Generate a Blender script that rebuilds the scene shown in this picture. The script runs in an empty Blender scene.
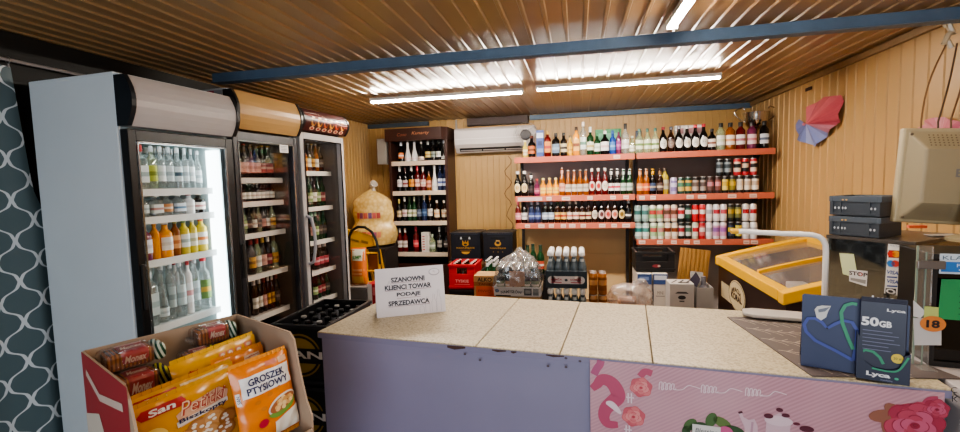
import bpy, bmesh, math, random
from mathutils import Vector, Matrix
random.seed(7)
SC = bpy.context.scene
COL = SC.collection
V3 = Vector
R = math.radians
pi = math.pi

# ------------------------------------------------------------------ camera
FPX = 455.0
CAMZ = 1.55
YAW, PITCH, ROLL = R(-12.12), R(4.28), R(-1.577)
def _basis():
    cy, sy, cp, sp = math.cos(YAW), math.sin(YAW), math.cos(PITCH), math.sin(PITCH)
    F = V3((sy*cp, cy*cp, -sp)); r = V3((cy, -sy, 0)); u = r.cross(F)
    c, s = math.cos(ROLL), math.sin(ROLL)
    return r*c + u*s, u*c - r*s, F
CR, CU, CF = _basis()
CP = V3((0, 0, CAMZ))
cam = bpy.data.cameras.new('camera'); camo = bpy.data.objects.new('camera', cam); COL.objects.link(camo)
cam.sensor_width = 36; cam.lens = FPX/960*36; cam.clip_start = .02
m = Matrix((CR, CU, -CF)).transposed().to_4x4(); m.translation = CP
camo.matrix_world = m
SC.camera = camo
# measuring helpers: where a sight line meets a real plane of the room
def ray(x, y): return CF + CR*((x-480)/FPX) - CU*((y-216)/FPX)
def atZ(x, y, z): d = ray(x, y); return CP + d*((z-CAMZ)/d.z)
def atY(x, y, Y): d = ray(x, y); return CP + d*(Y/d.y)
def atX(x, y, X): d = ray(x, y); return CP + d*(X/d.x)
def onP(x, y, P, N): d = ray(x, y); return CP + d*((P-CP).dot(N)/d.dot(N))

# ------------------------------------------------------------------ materials
def lin(c):
    c /= 255.0
    return c/12.92 if c <= .04045 else ((c+.055)/1.055)**2.4
def rgb(h):
    h = h.lstrip('#')
    return tuple(lin(int(h[i:i+2], 16)) for i in (0, 2, 4)) + (1,)
MATS = {}
def M(h, rough=.5, metal=0, noise=.0, ns=12, bump=0, spec=.5, emit=0, alpha=1, key=None, coat=0):
    k = (h, rough, metal, noise, ns, bump, spec, emit, alpha, coat)
    if k in MATS: return MATS[k]
    mt = bpy.data.materials.new('m%s' % h.strip('#')); mt.use_nodes = True
    nt = mt.node_tree; b = nt.nodes['Principled BSDF']
    c = rgb(h)
    b.inputs['Base Color'].default_value = c
    b.inputs['Roughness'].default_value = rough; b.inputs['Metallic'].default_value = metal
    b.inputs['Specular IOR Level'].default_value = spec
    b.inputs['Coat Weight'].default_value = coat
    if emit:
        b.inputs['Emission Color'].default_value = c; b.inputs['Emission Strength'].default_value = emit
    if noise or bump:
        tc = nt.nodes.new('ShaderNodeTexCoord'); n = nt.nodes.new('ShaderNodeTexNoise')
        n.inputs['Scale'].default_value = ns; n.inputs['Detail'].default_value = 4
        nt.links.new(tc.outputs['Object'], n.inputs['Vector'])
        if noise:
            r = nt.nodes.new('ShaderNodeMapRange'); r.inputs['To Min'].default_value = 1-noise; r.inputs['To Max'].default_value = 1+noise
            r.inputs['From Min'].default_value = .25; r.inputs['From Max'].default_value = .75
            nt.links.new(n.outputs['Fac'], r.inputs['Value'])
            mx = nt.nodes.new('ShaderNodeVectorMath'); mx.operation = 'SCALE'; mx.inputs[0].default_value = c[:3]
            nt.links.new(r.outputs[0], mx.inputs['Scale']); nt.links.new(mx.outputs[0], b.inputs['Base Color'])
        if bump:
            bp = nt.nodes.new('ShaderNodeBump'); bp.inputs['Strength'].default_value = bump; bp.inputs['Distance'].default_value = .01
            nt.links.new(n.outputs['Fac'], bp.inputs['Height']); nt.links.new(bp.outputs[0], b.inputs['Normal'])
    MATS[k] = mt
    return mt
def glassy(h, keep=.35, rough=.05, gloss=.12, nm='glass', bump=0, ns=20, fres=.35):
    """thin clear sheet or vessel: mostly see-through, tinted, with a sheen"""
    k = ('g', h, keep, rough, gloss, bump, fres)
    if k in MATS: return MATS[k]
    mt = bpy.data.materials.new(nm); mt.use_nodes = True; nt = mt.node_tree
    out = nt.nodes['Material Output']; b = nt.nodes['Principled BSDF']
    b.inputs['Base Color'].default_value = rgb(h); b.inputs['Roughness'].default_value = rough
    tr = nt.nodes.new('ShaderNodeBsdfTransparent')
    gl = nt.nodes.new('ShaderNodeBsdfGlossy'); gl.inputs['Roughness'].default_value = rough
    m1 = nt.nodes.new('ShaderNodeMixShader'); m1.inputs[0].default_value = keep
    nt.links.new(tr.outputs[0], m1.inputs[1]); nt.links.new(b.outputs[0], m1.inputs[2])
    m2 = nt.nodes.new('ShaderNodeMixShader'); m2.inputs[0].default_value = gloss
    lw = nt.nodes.new('ShaderNodeLayerWeight'); lw.inputs['Blend'].default_value = .3
    mm = nt.nodes.new('ShaderNodeMath'); mm.operation = 'MULTIPLY_ADD'; mm.inputs[1].default_value = fres; mm.inputs[2].default_value = gloss
    nt.links.new(lw.outputs['Fresnel'], mm.inputs[0]); nt.links.new(mm.outputs[0], m2.inputs[0])
    nt.links.new(m1.outputs[0], m2.inputs[1]); nt.links.new(gl.outputs[0], m2.inputs[2])
    if bump:
        tc = nt.nodes.new('ShaderNodeTexCoord'); n = nt.nodes.new('ShaderNodeTexVoronoi'); n.inputs['Scale'].default_value = ns
        nt.links.new(tc.outputs['Object'], n.inputs['Vector'])
        bp = nt.nodes.new('ShaderNodeBump'); bp.inputs['Strength'].default_value = bump; bp.inputs['Distance'].default_value = .02
        nt.links.new(n.outputs['Distance'], bp.inputs['Height'])
        nt.links.new(bp.outputs[0], gl.inputs['Normal']); nt.links.new(bp.outputs[0], b.inputs['Normal'])
    nt.links.new(m2.outputs[0], out.inputs['Surface'])
    MATS[k] = mt
    return mt

# ------------------------------------------------------------------ mesh builder
class MB:
    def __init__(s): s.v = []; s.f = []; s.m = []
    def add(s, vs, fs, mi=0, T=None):
        b = len(s.v)
        s.v += [(T @ V3(v)) if T else V3(v) for v in vs]
        for f in fs: s.f.append([b+i for i in f]); s.m.append(mi)
        return s
    def box(s, x0, x1, y0, y1, z0, z1, mi=0, T=None):
        vs = [(x, y, z) for z in (z0, z1) for y in (y0, y1) for x in (x0, x1)]
        return s.add(vs, [(0, 2, 3, 1), (4, 5, 7, 6), (0, 1, 5, 4), (2, 6, 7, 3), (0, 4, 6, 2), (1, 3, 7, 5)], mi, T)
    def lathe(s, prof, n=14, mi=0, T=None, sq=0, cap0=True, cap1=True):
        def k(a):
            if not sq: return 1
            return 1/((abs(math.cos(a))**sq+abs(math.sin(a))**sq)**(1/sq))
        vs = []; fs = []
        for r, z in prof:
            for i in range(n):
                a = 2*pi*(i+.5)/n; vs.append((r*k(a)*math.cos(a), r*k(a)*math.sin(a), z))
        for j in range(len(prof)-1):
            for i in range(n):
                fs.append((j*n+i, j*n+(i+1) % n, (j+1)*n+(i+1) % n, (j+1)*n+i))
        if cap0: fs.append(tuple(range(n-1, -1, -1)))
        if cap1: fs.append(tuple((len(prof)-1)*n+i for i in range(n)))
        return s.add(vs, fs, mi, T)
    def tube(s, path, r, n=8, mi=0, T=None, closed=False):
        P = [V3(p) for p in path]; vs = []; fs = []; N = len(P)
        up = None
        for i, p in enumerate(P):
            if closed: t = P[(i+1) % N]-P[i-1]
            else: t = P[min(i+1, N-1)]-P[max(i-1, 0)]
            t.normalize()
            if up is None:
                up = V3((0, 0, 1)) if abs(t.z) < .9 else V3((1, 0, 0))
            a = t.cross(up)
            if a.length < 1e-6: a = t.orthogonal()
            a.normalize(); up = a.cross(t)
            rr = r[i] if isinstance(r, (list, tuple)) else r
            for k in range(n):
                w = 2*pi*k/n; vs.append(p + a*(rr*math.cos(w)) + up*(rr*math.sin(w)))
        for i in range(N if closed else N-1):
            j = (i+1) % N
            for k in range(n): fs.append((i*n+k, i*n+(k+1) % n, j*n+(k+1) % n, j*n+k))
        if not closed: fs += [tuple(range(n-1, -1, -1)), tuple((N-1)*n+k for k in range(n))]
        return s.add(vs, fs, mi, T)
    def prism(s, pts, a, b, mi=0, T=None):
        """2-D outline (x,y) extruded between z=a and z=b"""
        n = len(pts)
        vs = [(x, y, a) for x, y in pts]+[(x, y, b) for x, y in pts]
        fs = [tuple(range(n-1, -1, -1)), tuple(range(n, 2*n))]+[(i, (i+1) % n, n+(i+1) % n, n+i) for i in range(n)]
        return s.add(vs, fs, mi, T)
    def grid(s, fn, nu, nv, mi=0):
        vs = [fn(i/nu, j/nv) for j in range(nv+1) for i in range(nu+1)]
        fs = [(j*(nu+1)+i, j*(nu+1)+i+1, (j+1)*(nu+1)+i+1, (j+1)*(nu+1)+i) for j in range(nv) for i in range(nu)]
        return s.add(vs, fs, mi)
    def mesh(s, name, mats, smooth=False, autos=None):
        me = bpy.data.meshes.new(name); me.from_pydata([tuple(v) for v in s.v], [], s.f)
        for mt in mats: me.materials.append(mt)
        for p, i in zip(me.polygons, s.m): p.material_index = min(i, len(mats)-1)
        if smooth:
            for p in me.polygons: p.use_smooth = True
            try: me.set_sharp_from_angle(angle=R(40))
            except Exception: pass
        me.update()
        return me
    def build(s, name, mats, parent=None, smooth=False, bevel=0, seg=2):
        if not isinstance(mats, (list, tuple)): mats = [mats]
        me = s.mesh(name, mats, smooth)
        bm = bmesh.new(); bm.from_mesh(me); bmesh.ops.recalc_face_normals(bm, faces=bm.faces); bm.to_mesh(me); bm.free()
        o = bpy.data.objects.new(name, me); COL.objects.link(o)
        if parent is not None: o.parent = parent
        if bevel:
            md = o.modifiers.new('edge', 'BEVEL'); md.width = bevel; md.segments = seg; md.limit_method = 'ANGLE'; md.angle_limit = R(40)
        return o
def tag(o, label=None, cat=None, group=None, kind=None):
    if label: o['label'] = label
    if cat: o['category'] = cat
    if group: o['group'] = group
    if kind: o['kind'] = kind
    return o
def thing(name, label, cat, loc=(0, 0, 0), rz=0, group=None):
    o = bpy.data.objects.new(name, None); COL.objects.link(o); o.empty_display_size = .05
    o.location = loc; o.rotation_euler = (0, 0, rz)
    return tag(o, label, cat, group)
def TR(x, y, z, rz=0): return Matrix.Translation((x, y, z)) @ Matrix.Rotation(rz, 4, 'Z')

# ------------------------------------------------------------------ printed matter (thin ink layers on a real surface)
_TX = {}
def textmesh(s, bold=0.0):
    k = (s, bold)
    if k in _TX: return _TX[k]
    cu = bpy.data.curves.new('ink', 'FONT'); cu.body = s; cu.size = 1; cu.offset = bold; cu.resolution_u = 3
    ob = bpy.data.objects.new('ink', cu); COL.objects.link(ob)
    dg = bpy.context.evaluated_depsgraph_get(); dg.update()
    me = bpy.data.meshes.new_from_object(ob.evaluated_get(dg))
    vs = [(v.co.x, v.co.y) for v in me.vertices]; fs = [tuple(p.vertices) for p in me.polygons]
    bpy.data.objects.remove(ob); bpy.data.curves.remove(cu); bpy.data.meshes.remove(me)
    x0 = min(v[0] for v in vs); x1 = max(v[0] for v in vs); y0 = min(v[1] for v in vs); y1 = max(v[1] for v in vs)
    _TX[k] = ([((x-x0)/(x1-x0), (y-y0)/(y1-y0)) for x, y in vs], fs, (x1-x0)/(y1-y0))
    return _TX[k]
class Ink:
    """flat shapes in (u,v) carried by a map (u,v,lift)->3-D"""
    def __init__(s, fn, eps=.0006, sub=0): s.fn = fn; s.mb = MB(); s.eps = eps; s.mats = []; s.sub = sub
    def mi(s, mat):
        if mat not in s.mats: s.mats.append(mat)
        return s.mats.index(mat)
    def tri(s, a, b, c, mat, lay, d=0):
        e = [((a[0]-b[0])**2+(a[1]-b[1])**2, 0), ((b[0]-c[0])**2+(b[1]-c[1])**2, 1), ((c[0]-a[0])**2+(c[1]-a[1])**2, 2)]
        m_, i = max(e)
        if m_ < s.sub**2 or d > 9:
            s.mb.add([s.fn(u, v, lay*s.eps) for u, v in (a, b, c)], [(0, 1, 2)], s.mi(mat)); return
        if i == 1: a, b, c = b, c, a
        elif i == 2: a, b, c = c, a, b
        m_ = ((a[0]+b[0])/2, (a[1]+b[1])/2)
        s.tri(a, m_, c, mat, lay, d+1); s.tri(m_, b, c, mat, lay, d+1)
    def poly(s, pts, mat, lay=1):
        if s.sub:
            cx, cy = sum(p[0] for p in pts)/len(pts), sum(p[1] for p in pts)/len(pts)
            for i in range(len(pts)): s.tri((cx, cy), pts[i], pts[(i+1) % len(pts)], mat, lay)
            return s
        s.mb.add([s.fn(u, v, lay*s.eps) for u, v in pts], [tuple(range(len(pts)))], s.mi(mat)); return s
    def rect(s, u0, u1, v0, v1, mat, lay=1, n=1, k=1):
        for i in range(n):
            for j in range(k):
                a, b = u0+(u1-u0)*i/n, u0+(u1-u0)*(i+1)/n; c, d = v0+(v1-v0)*j/k, v0+(v1-v0)*(j+1)/k
                s.poly([(a, c), (b, c), (b, d), (a, d)], mat, lay)
        return s
    def ell(s, cu, cv, a, b, mat, lay=1, n=20, rot=0, a0=0, a1=2*pi):
        full = abs(a1-a0-2*pi) < 1e-6
        pts = [(0, 0)]
        for i in range(n+(0 if full else 1)):
            w = a0+(a1-a0)*i/n; pts.append((a*math.cos(w), b*math.sin(w)))
        c, q = math.cos(rot), math.sin(rot)
        if s.sub and max(a, b) > s.sub: return s.poly([(cu+x*c-y*q, cv+x*q+y*c) for x, y in (pts[1:] if full else pts)], mat, lay)
        P = [s.fn(cu+x*c-y*q, cv+x*q+y*c, lay*s.eps) for x, y in pts]
        k = len(P)-1
        fs = [(0, 1+i, 1+(i+1) % k) for i in range(k if full else k-1)]
        s.mb.add(P, fs, s.mi(mat)); return s
    def line(s, pts, w, mat, lay=1, closed=False):
        P = [V3((p[0], p[1], 0)) for p in pts]; n = len(P)
        L = []
        for i in range(n):
            if closed: t = P[(i+1) % n]-P[i-1]
            else: t = P[min(i+1, n-1)]-P[max(i-1, 0)]
            if t.length < 1e-9: t = V3((1, 0, 0))
            t.normalize(); q = V3((-t.y, t.x, 0))
            ww = w[i] if isinstance(w, (list, tuple)) else w
            L.append((P[i]+q*ww/2, P[i]-q*ww/2))
        for i in range(n if closed else n-1):
            a, b = L[i], L[(i+1) % n]
            s.poly([(a[0].x, a[0].y), (a[1].x, a[1].y), (b[1].x, b[1].y), (b[0].x, b[0].y)], mat, lay)
        return s
    def text(s, t, cu, cv, h, mat, lay=2, w=None, rot=0, bold=.0, arc=0, slant=0):
        vs, fs, asp = textmesh(t, bold)
        w = w or h*asp
        c, q = math.cos(rot), math.sin(rot)
        out = []
        for x, y in vs:
            X, Y = (x-.5)*w+slant*(y-.5)*h, (y-.5)*h
            if arc:
                a = X/arc; rr = arc+Y; X, Y = rr*math.sin(a), rr*math.cos(a)-arc
            out.append(s.fn(cu+X*c-Y*q, cv+X*q+Y*c, lay*s.eps))
        s.mb.add(out, fs, s.mi(mat)); return s
    def build(s, name, parent=None):
        me = s.mb.mesh(name, s.mats); o = bpy.data.objects.new(name, me); COL.objects.link(o)
        if parent is not None: o.parent = parent
        return o
def curve(pts, n=6):
    P = [V3((p[0], p[1], 0)) for p in pts]; out = []
    for i in range(len(P)-1):
        a, b, c, d = P[max(i-1, 0)], P[i], P[i+1], P[min(i+2, len(P)-1)]
        for q in range(n):
            t = q/n; v = .5*((2*b)+(c-a)*t+(2*a-5*b+4*c-d)*t*t+(3*b-a-3*c+d)*t**3); out.append((v.x, v.y))
    return out+[(P[-1].x, P[-1].y)]
def plane(O, U, V):
    O, U, V = V3(O), V3(U).normalized(), V3(V).normalized(); N = U.cross(V)
    return lambda u, v, l: O+U*u+V*v+N*l
ORD = 'first second third fourth fifth sixth seventh eighth ninth tenth eleventh twelfth thirteenth fourteenth fifteenth sixteenth seventeenth eighteenth nineteenth twentieth'.split()

BLACK = M('#0c0c0e', .4); BLK2 = M('#17171a', .55, noise=.2); WHITE = M('#e6e4e0', .45); INK = M('#26262a', .7)
# ------------------------------------------------------------------ the room
CEIL = 2.30; YB = 5.28; XR = 1.775; XL = -2.52; YF = -1.3
def ribbed(p0, along, up, length, height, normal, pitch, rw, rh, phase=0):
    """sheet of coated metal with raised ribs running in the direction up"""
    mb = MB(); p0, along, up, normal = map(V3, (p0, along, up, normal)); prof = []
    x = -pitch+phase % pitch
    prof.append((0, 0))
    while x < length+pitch:
        for dx, h in ((-rw/2-rh*.6, 0), (-rw/2, rh), (rw/2, rh), (rw/2+rh*.6, 0)):
            if 0 < x+dx < length: prof.append((x+dx, h))
        x += pitch
    prof.append((length, 0))
    vs = []; fs = []
    for a, h in prof: vs += [p0+along*a+normal*h, p0+along*a+normal*h+up*height]
    for i in range(len(prof)-1): fs.append((2*i, 2*i+2, 2*i+3, 2*i+1))
    mb.add(vs, fs); return mb
def panelmat(h, rough, noise=.06, spec=.5, stretch=(1, 1, .15)):
    mt = bpy.data.materials.new('coated_sheet'); mt.use_nodes = True; nt = mt.node_tree; b = nt.nodes['Principled BSDF']
    tc = nt.nodes.new('ShaderNodeTexCoord'); mp = nt.nodes.new('ShaderNodeMapping'); mp.inputs['Scale'].default_value = stretch
    n = nt.nodes.new('ShaderNodeTexNoise'); n.inputs['Scale'].default_value = 5; n.inputs['Detail'].default_value = 3
    nt.links.new(tc.outputs['Object'], mp.inputs[0]); nt.links.new(mp.outputs[0], n.inputs['Vector'])
    r = nt.nodes.new('ShaderNodeMapRange'); r.inputs['To Min'].default_value = 1-noise; r.inputs['To Max'].default_value = 1+noise
    nt.links.new(n.outputs['Fac'], r.inputs['Value'])
    mx = nt.nodes.new('ShaderNodeVectorMath'); mx.operation = 'SCALE'; mx.inputs[0].default_value = rgb(h)[:3]
    nt.links.new(r.outputs[0], mx.inputs['Scale']); nt.links.new(mx.outputs[0], b.inputs['Base Color'])
    b.inputs['Roughness'].default_value = rough; b.inputs['Specular IOR Level'].default_value = spec
    return mt
PAN = panelmat('#c6a066', .38)
PANR = panelmat('#b99562', .42)
CEM = panelmat('#a0805a', .28, stretch=(1, .1, 1), spec=.6)
def struct(mb, name, mats, **k): return tag(mb.build(name, mats, **k), kind='structure')
fl = MB().box(XL-.1, XR+.1, YF-.1, YB+.1, -.05, 0); struct(fl, 'floor', M('#6b665f', .5, noise=.12, ns=6))
c = ribbed((XL-.05, YF, CEIL), (1, 0, 0), (0, 1, 0), XR-XL+.1, YB-YF+.05, (0, 0, -1),   .0915, .014, .009, phase=.0546)
c.box(XL-.1, XR+.1, YF-.1, YB+.1, CEIL+.012, CEIL+.06, 0)
struct(c, 'ceiling', CEM)
w = ribbed((XL-.05, YB, 0), (1, 0, 0), (0, 0, 1), XR-XL+.1, CEIL+.01, (0, -1, 0), .0695, .012, .006, phase=.01)
w.box(XL-.1, XR+.1, YB+.01, YB+.08, 0, CEIL+.01)
struct(w, 'wall_back', PAN)
w = ribbed((XR, YF, 0), (0, 1, 0), (0, 0, 1), YB-YF, CEIL+.01, (-1, 0, 0), .105, .014, .007, phase=.03)
w.box(XR+.01, XR+.08, YF-.1, YB+.08, 0, CEIL+.01)
struct(w, 'wall_right', PANR)
w = ribbed((XL, 2.4, 0), (0, 1, 0), (0, 0, 1), YB-2.4, CEIL+.01, (1, 0, 0), .0695, .012, .006)
w.box(XL-.08, XL-.01, YF-.1, YB+.08, 0, CEIL+.01)
dk = MB().box(XL-.009, XL+.008, YF, 3.30, 0, CEIL-.013)  # dark sheet painted in for the shade over the left wall's front part
struct(w, 'wall_left', PAN); struct(dk, 'wall_left_shade', M('#14120f', .6, noise=.2))
# front wall with the open shop entrance
w = MB().box(XL-.1, -1.5, YF-.08, YF, 0, CEIL+.01).box(1.2, XR+.1, YF-.08, YF, 0, CEIL+.01).box(-1.5, 1.2, YF-.08, YF, 2.1, CEIL+.01)
struct(w, 'wall_front', PAN)
BLUE = M('#54697f', .45, noise=.12)
bm = MB().box(-2.27, XR-.01, 2.545, 2.60, 2.225, 2.287)
bm.box(-2.27, XR-.01, 2.53, 2.545, 2.225, 2.232)
struct(bm, 'trim_2', BLUE, bevel=.003)
t = MB().box(-.52, XR-.01, YB-.05, YB-.008, CEIL-.065, CEIL-.012); struct(t, 'trim_3', BLUE, bevel=.003)
t = MB().box(-2.50, -1.72, YB-.05, YB-.008, CEIL-.062, CEIL-.014); struct(t, 'trim_4', M('#4a5560', .5), bevel=.003)
t = MB().box(-1.24, -.53, YB-.10, YB-.008, CEIL-.10, CEIL-.012); struct(t, 'trim_5', M('#3a2620', .5, noise=.1), bevel=.003)
t = MB().box(XR-.03, XR-.008, .3, YB-.06, CEIL-.05, CEIL-.012); struct(t, 'trim_6', M('#8c6f49', .5, noise=.15))

# ------------------------------------------------------------------ lights
def led(name, a, b, label, power):
    a, b = V3(a), V3(b); d = b-a; L = d.length
    t = thing(name, label, 'light', (a+b)/2, math.atan2(d.y, d.x), 'linear ceiling lights')
    MB().box(-L/2, L/2, -.023, .023, .0075, .026).box(-L/2, L/2, -.023, -.0195, -.001, .0075).box(-L/2, L/2, .0195, .023, -.001, .0075).build('housing', WHITE, t, bevel=.003)
    pr = [(-.018, .0065), (-.016, -.008), (-.008, -.014), (.008, -.014), (.016, -.008), (.018, .0065)]
    mb = MB(); n = 6
    mb.add([(x, y, z) for x in (-L/2+.008, L/2-.008) for y, z in pr], [(i, i+1, n+i+1, n+i) for i in range(n-1)]+[tuple(range(n)), tuple(range(n, 2*n))])
    mb.build('diffuser', M('#fff4e6', .4, emit=power), t)
    for s in (-1, 1): MB().box(s*L/2-.006, s*L/2+.006, -.024, .024, -.015, .027).build('end_cap', WHITE, t)
    MB().box(-L*.3-.01, -L*.3+.01, -.012, .012, .024, .036).box(L*.3-.01, L*.3+.01, -.012, .012, .024, .036).build('mounting_bracket', M('#9a9a9a', .3, 1), t)
LZ = 2.252
led('ceiling_light', atZ(371.5, 101.7, LZ), atZ(522.5, 91.7, LZ), 'white linear tube light above the wine cabinet and air conditioner', 185)
led('ceiling_light', atZ(536.8, 89.4, LZ), atZ(720, 76.7, LZ), 'white linear tube light above the orange bottle racks', 185)
q = atZ(672, 26, LZ)
led('ceiling_light', q, q+V3((.03, -1.35, 0)), 'white linear tube light running towards the entrance, on its own before the blue beam', 100)
sh = MB().tube([(-.30, 4.0, 2.27), (-.295, 3.75, 2.275), (-.29, 3.6, 2.285)], .004, 5)

ld = bpy.data.lights.new('entrance_daylight', 'AREA'); ld.shape = 'RECTANGLE'; ld.size = 2.5; ld.size_y = 1.9; ld.energy = 50; ld.color = (.80, .89, 1)
lo = bpy.data.objects.new('entrance_daylight', ld); COL.objects.link(lo); lo.location = (-.15, YF-.25, 1.15); lo.rotation_euler = (R(90), 0, 0)
wd = bpy.data.worlds.new('sky'); SC.world = wd; wd.use_nodes = True; nt = wd.node_tree
bg = nt.nodes['Background']; sk = nt.nodes.new('ShaderNodeTexSky'); sk.sky_type = 'HOSEK_WILKIE'; sk.turbidity = 6
nt.links.new(sk.outputs[0], bg.inputs['Color']); bg.inputs['Strength'].default_value = .5
SC.view_settings.view_transform = 'AgX'; SC.view_settings.look = 'AgX - Medium High Contrast'; SC.view_settings.exposure = .50
# ------------------------------------------------------------------ bottles and cans
KIND = {
 # R, H, shoulder, neck start, neck radius, cap(r,h), label(z0,z1), necklabel, square, label style
 'beer':   dict(R=.0305, H=.262, hs=.150, hn=.205, rn=.0135, cap=(.0147, .010), lab=(.045, .120), nl=(.205, .240)),
 'beers':  dict(R=.0325, H=.235, hs=.130, hn=.180, rn=.0135, cap=(.0147, .010), lab=(.045, .112), nl=None),
 'ovalb':  dict(R=.0325, H=.262, hs=.150, hn=.205, rn=.0135, cap=(.0155, .030), lab=(.045, .140), nl=None, oval=1),
 'wine':   dict(R=.0375, H=.300, hs=.190, hn=.228, rn=.0145, cap=(.0162, .055), lab=(.060, .145), nl=None),
 'flute':  dict(R=.0400, H=.310, hs=.070, hn=.225, rn=.0150, cap=(.0158, .040), lab=(.030, .075), nl=None),
 'liquor': dict(R=.0375, H=.275, hs=.175, hn=.212, rn=.0160, cap=(.0180, .035), lab=(.055, .150), nl=None),
 'squat':  dict(R=.0450, H=.235, hs=.140, hn=.182, rn=.0150, cap=(.0180, .032), lab=(.045, .130), nl=None),
 'square': dict(R=.0340, H=.260, hs=.180, hn=.208, rn=.0150, cap=(.0180, .035), lab=(.050, .155), nl=None, sq=7),
 'flask':  dict(R=.0400, H=.200, hs=.135, hn=.160, rn=.0150, cap=(.0180, .030), lab=(.035, .110), nl=None, sq=5),
 'vodka':  dict(R=.0345, H=.295, hs=.200, hn=.238, rn=.0140, cap=(.0158, .040), lab=(.060, .165), nl=None),
 'small':  dict(R=.0280, H=.205, hs=.120, hn=.155, rn=.0125, cap=(.0145, .022), lab=(.035, .100), nl=None),
 'syrup':  dict(R=.0400, H=.245, hs=.170, hn=.205, rn=.0170, cap=(.0200, .038), lab=(.050, .135), nl=None),
}
PROTO = {}
DUM = M('#888888')
def proto(kind):
    if kind in PROTO: return PROTO[kind]
    k = KIND[kind]; Rr, H = k['R'], k['H']; sq = k.get('sq', 0); n = 16
    pr = [(Rr*.86, 0), (Rr, .006), (Rr, k['hs'])]
    for i in range(1, 5):
        t = i/5; e = .5-.5*math.cos(pi*t); pr.append((Rr+(k['rn']-Rr)*(e*.65+t*.35), k['hs']+(k['hn']-k['hs'])*t))
    pr += [(k['rn'], k['hn']), (k['rn']*.94, H-.004), (k['rn']*.9, H-.002)]
    if sq:
        b = MB(); b.lathe([p for p in pr if p[1] <= k['hs']+.0001]+[(Rr*.8, k['hs']+(k['hn']-k['hs'])*.5), (k['rn'], k['hn'])], n, 0, None, sq)
        b.lathe([(k['rn'], k['hn']-.002), (k['rn'], H-.002)], n)
    else: b = MB().lathe(pr, n)
    body = b.mesh('bottle', [DUM], True)
    lb = MB(); z0, z1 = k['lab']; Ro = Rr+.0009
    def kk(a): return 1/((abs(math.cos(a))**sq+abs(math.sin(a))**sq)**(1/sq)) if sq else 1
    A = 1.25; N = 10
    if k.get('oval'):
        zc, hz = (z0+z1)/2, (z1-z0)/2; aw = 1.05
        def op(s, r): 
            w = 2*pi*s/20; a = -pi/2+aw*r*math.cos(w); return (Ro*math.cos(a), Ro*math.sin(a), zc+hz*r*math.sin(w))
        for r0, r1, mi in ((.0, .55, 1), (.55, 1, 0)):
            for s in range(20):
                f = [op(s, r1), op(s+1, r1), op(s+1, r0), op(s, r0)] if r0 else [op(s, r1), op(s+1, r1), (0, -Ro, zc)]
                lb.add(f, [tuple(range(len(f)))], mi)
    else:
        zs = [z0, z0+(z1-z0)*.36, z0+(z1-z0)*.62, z1]
        for j, mi in ((0, 0), (1, 1), (2, 0)):
            vs = []
            for i in range(N+1):
                a = -pi/2-A+2*A*i/N; q = Ro*kk(a)
                vs += [(q*math.cos(a), q*math.sin(a), zs[j]), (q*math.cos(a), q*math.sin(a), zs[j+1])]
            lb.add(vs, [(2*i, 2*i+2, 2*i+3, 2*i+1) for i in range(N)], mi)
    lab = lb.mesh('label', [DUM, DUM], True)
    nk = None
    if k['nl']:
        nk = MB().lathe([(k['rn']+.0012, k['nl'][0]), (k['rn']+.0008, k['nl'][1])], n, cap0=False, cap1=False).mesh('neck_label', [DUM], True)
    cr, ch = k['cap']
    cap = MB().lathe([(cr, H-ch+.002), (cr, H-.002), (cr*.92, H+.001)], 14).mesh('cap', [DUM], True)
    PROTO[kind] = (body, lab, cap, nk); return PROTO[kind]
def setm(o, *ms):
    for s, mt in zip(o.material_slots, ms): s.link = 'OBJECT'; s.material = mt
def link(me, name, parent, *ms):
    o = bpy.data.objects.new(name, me); COL.objects.link(o); o.parent = parent; setm(o, *ms); return o
def bottle(kind, p, rz, glass, lab, mid, cap, label, group, sr=1, sh=1, neck=None, name='bottle', cat='bottle', parent=None):
    body, lb, cp, nk = proto(kind)
    o = bpy.data.objects.new(name, body); COL.objects.link(o); setm(o, glass)
    o.location = p; o.rotation_euler = (0, 0, rz); o.scale = (sr, sr, sh)
    if parent is not None: o.parent = parent
    else: tag(o, label, cat, group)
    if lab: link(lb, 'label', o, M(lab, .55), M(mid or lab, .55))
    if cap: link(cp, 'cap', o, M(cap, .35))
    if nk and neck: link(nk, 'neck_label', o, M(neck, .5))
    return o
_can = None
def can(p, rz, base, band, label, group, sr=1, sh=1, top='#c9c9c9', art=None, parent=None, name='can'):
    global _can
    if _can is None:
        b = MB().lathe([(.025, 0), (.0325, .008), (.0325, .150), (.027, .163)], 16, cap1=False).mesh('can', [DUM], True)
        l = MB().lathe([(.0272, .1625), (.0268, .167), (.0245, .167), (.0240, .164)], 16, cap0=False).mesh('lid', [DUM], True)
        mb = MB(); A = 1.2; N = 10; Ro = .0333
        for z0, z1, mi in ((.035, .075, 1), (.075, .115, 0), (.115, .135, 1)):
            vs = []
            for i in range(N+1):
                a = -pi/2-A+2*A*i/N; vs += [(Ro*math.cos(a), Ro*math.sin(a), z0), (Ro*math.cos(a), Ro*math.sin(a), z1)]
            mb.add(vs, [(2*i, 2*i+2, 2*i+3, 2*i+1) for i in range(N)], mi)
        _can = (b, l, mb.mesh('printed_band', [DUM, DUM], True))
    o = bpy.data.objects.new(name, _can[0]); COL.objects.link(o); setm(o, M(base, .3, .25)); o.location = p; o.rotation_euler = (0, 0, rz); o.scale = (sr, sr, sh)
    if parent is not None: o.parent = parent
    else: tag(o, label, 'can', group)
    link(_can[1], 'lid', o, M(top, .3, .8)); link(_can[2], 'printed_band', o, M(band, .35, .2), M(art or base, .35, .2))
    return o
GB = M('#2a1409', .07); GK = M('#0d0b0b', .07); GA = M('#8a4a12', .08); GY = M('#d9a621', .1); GG = M('#12381c', .07); GN = M('#202a4a', .1); GR = M('#5a1414', .08)
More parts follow.
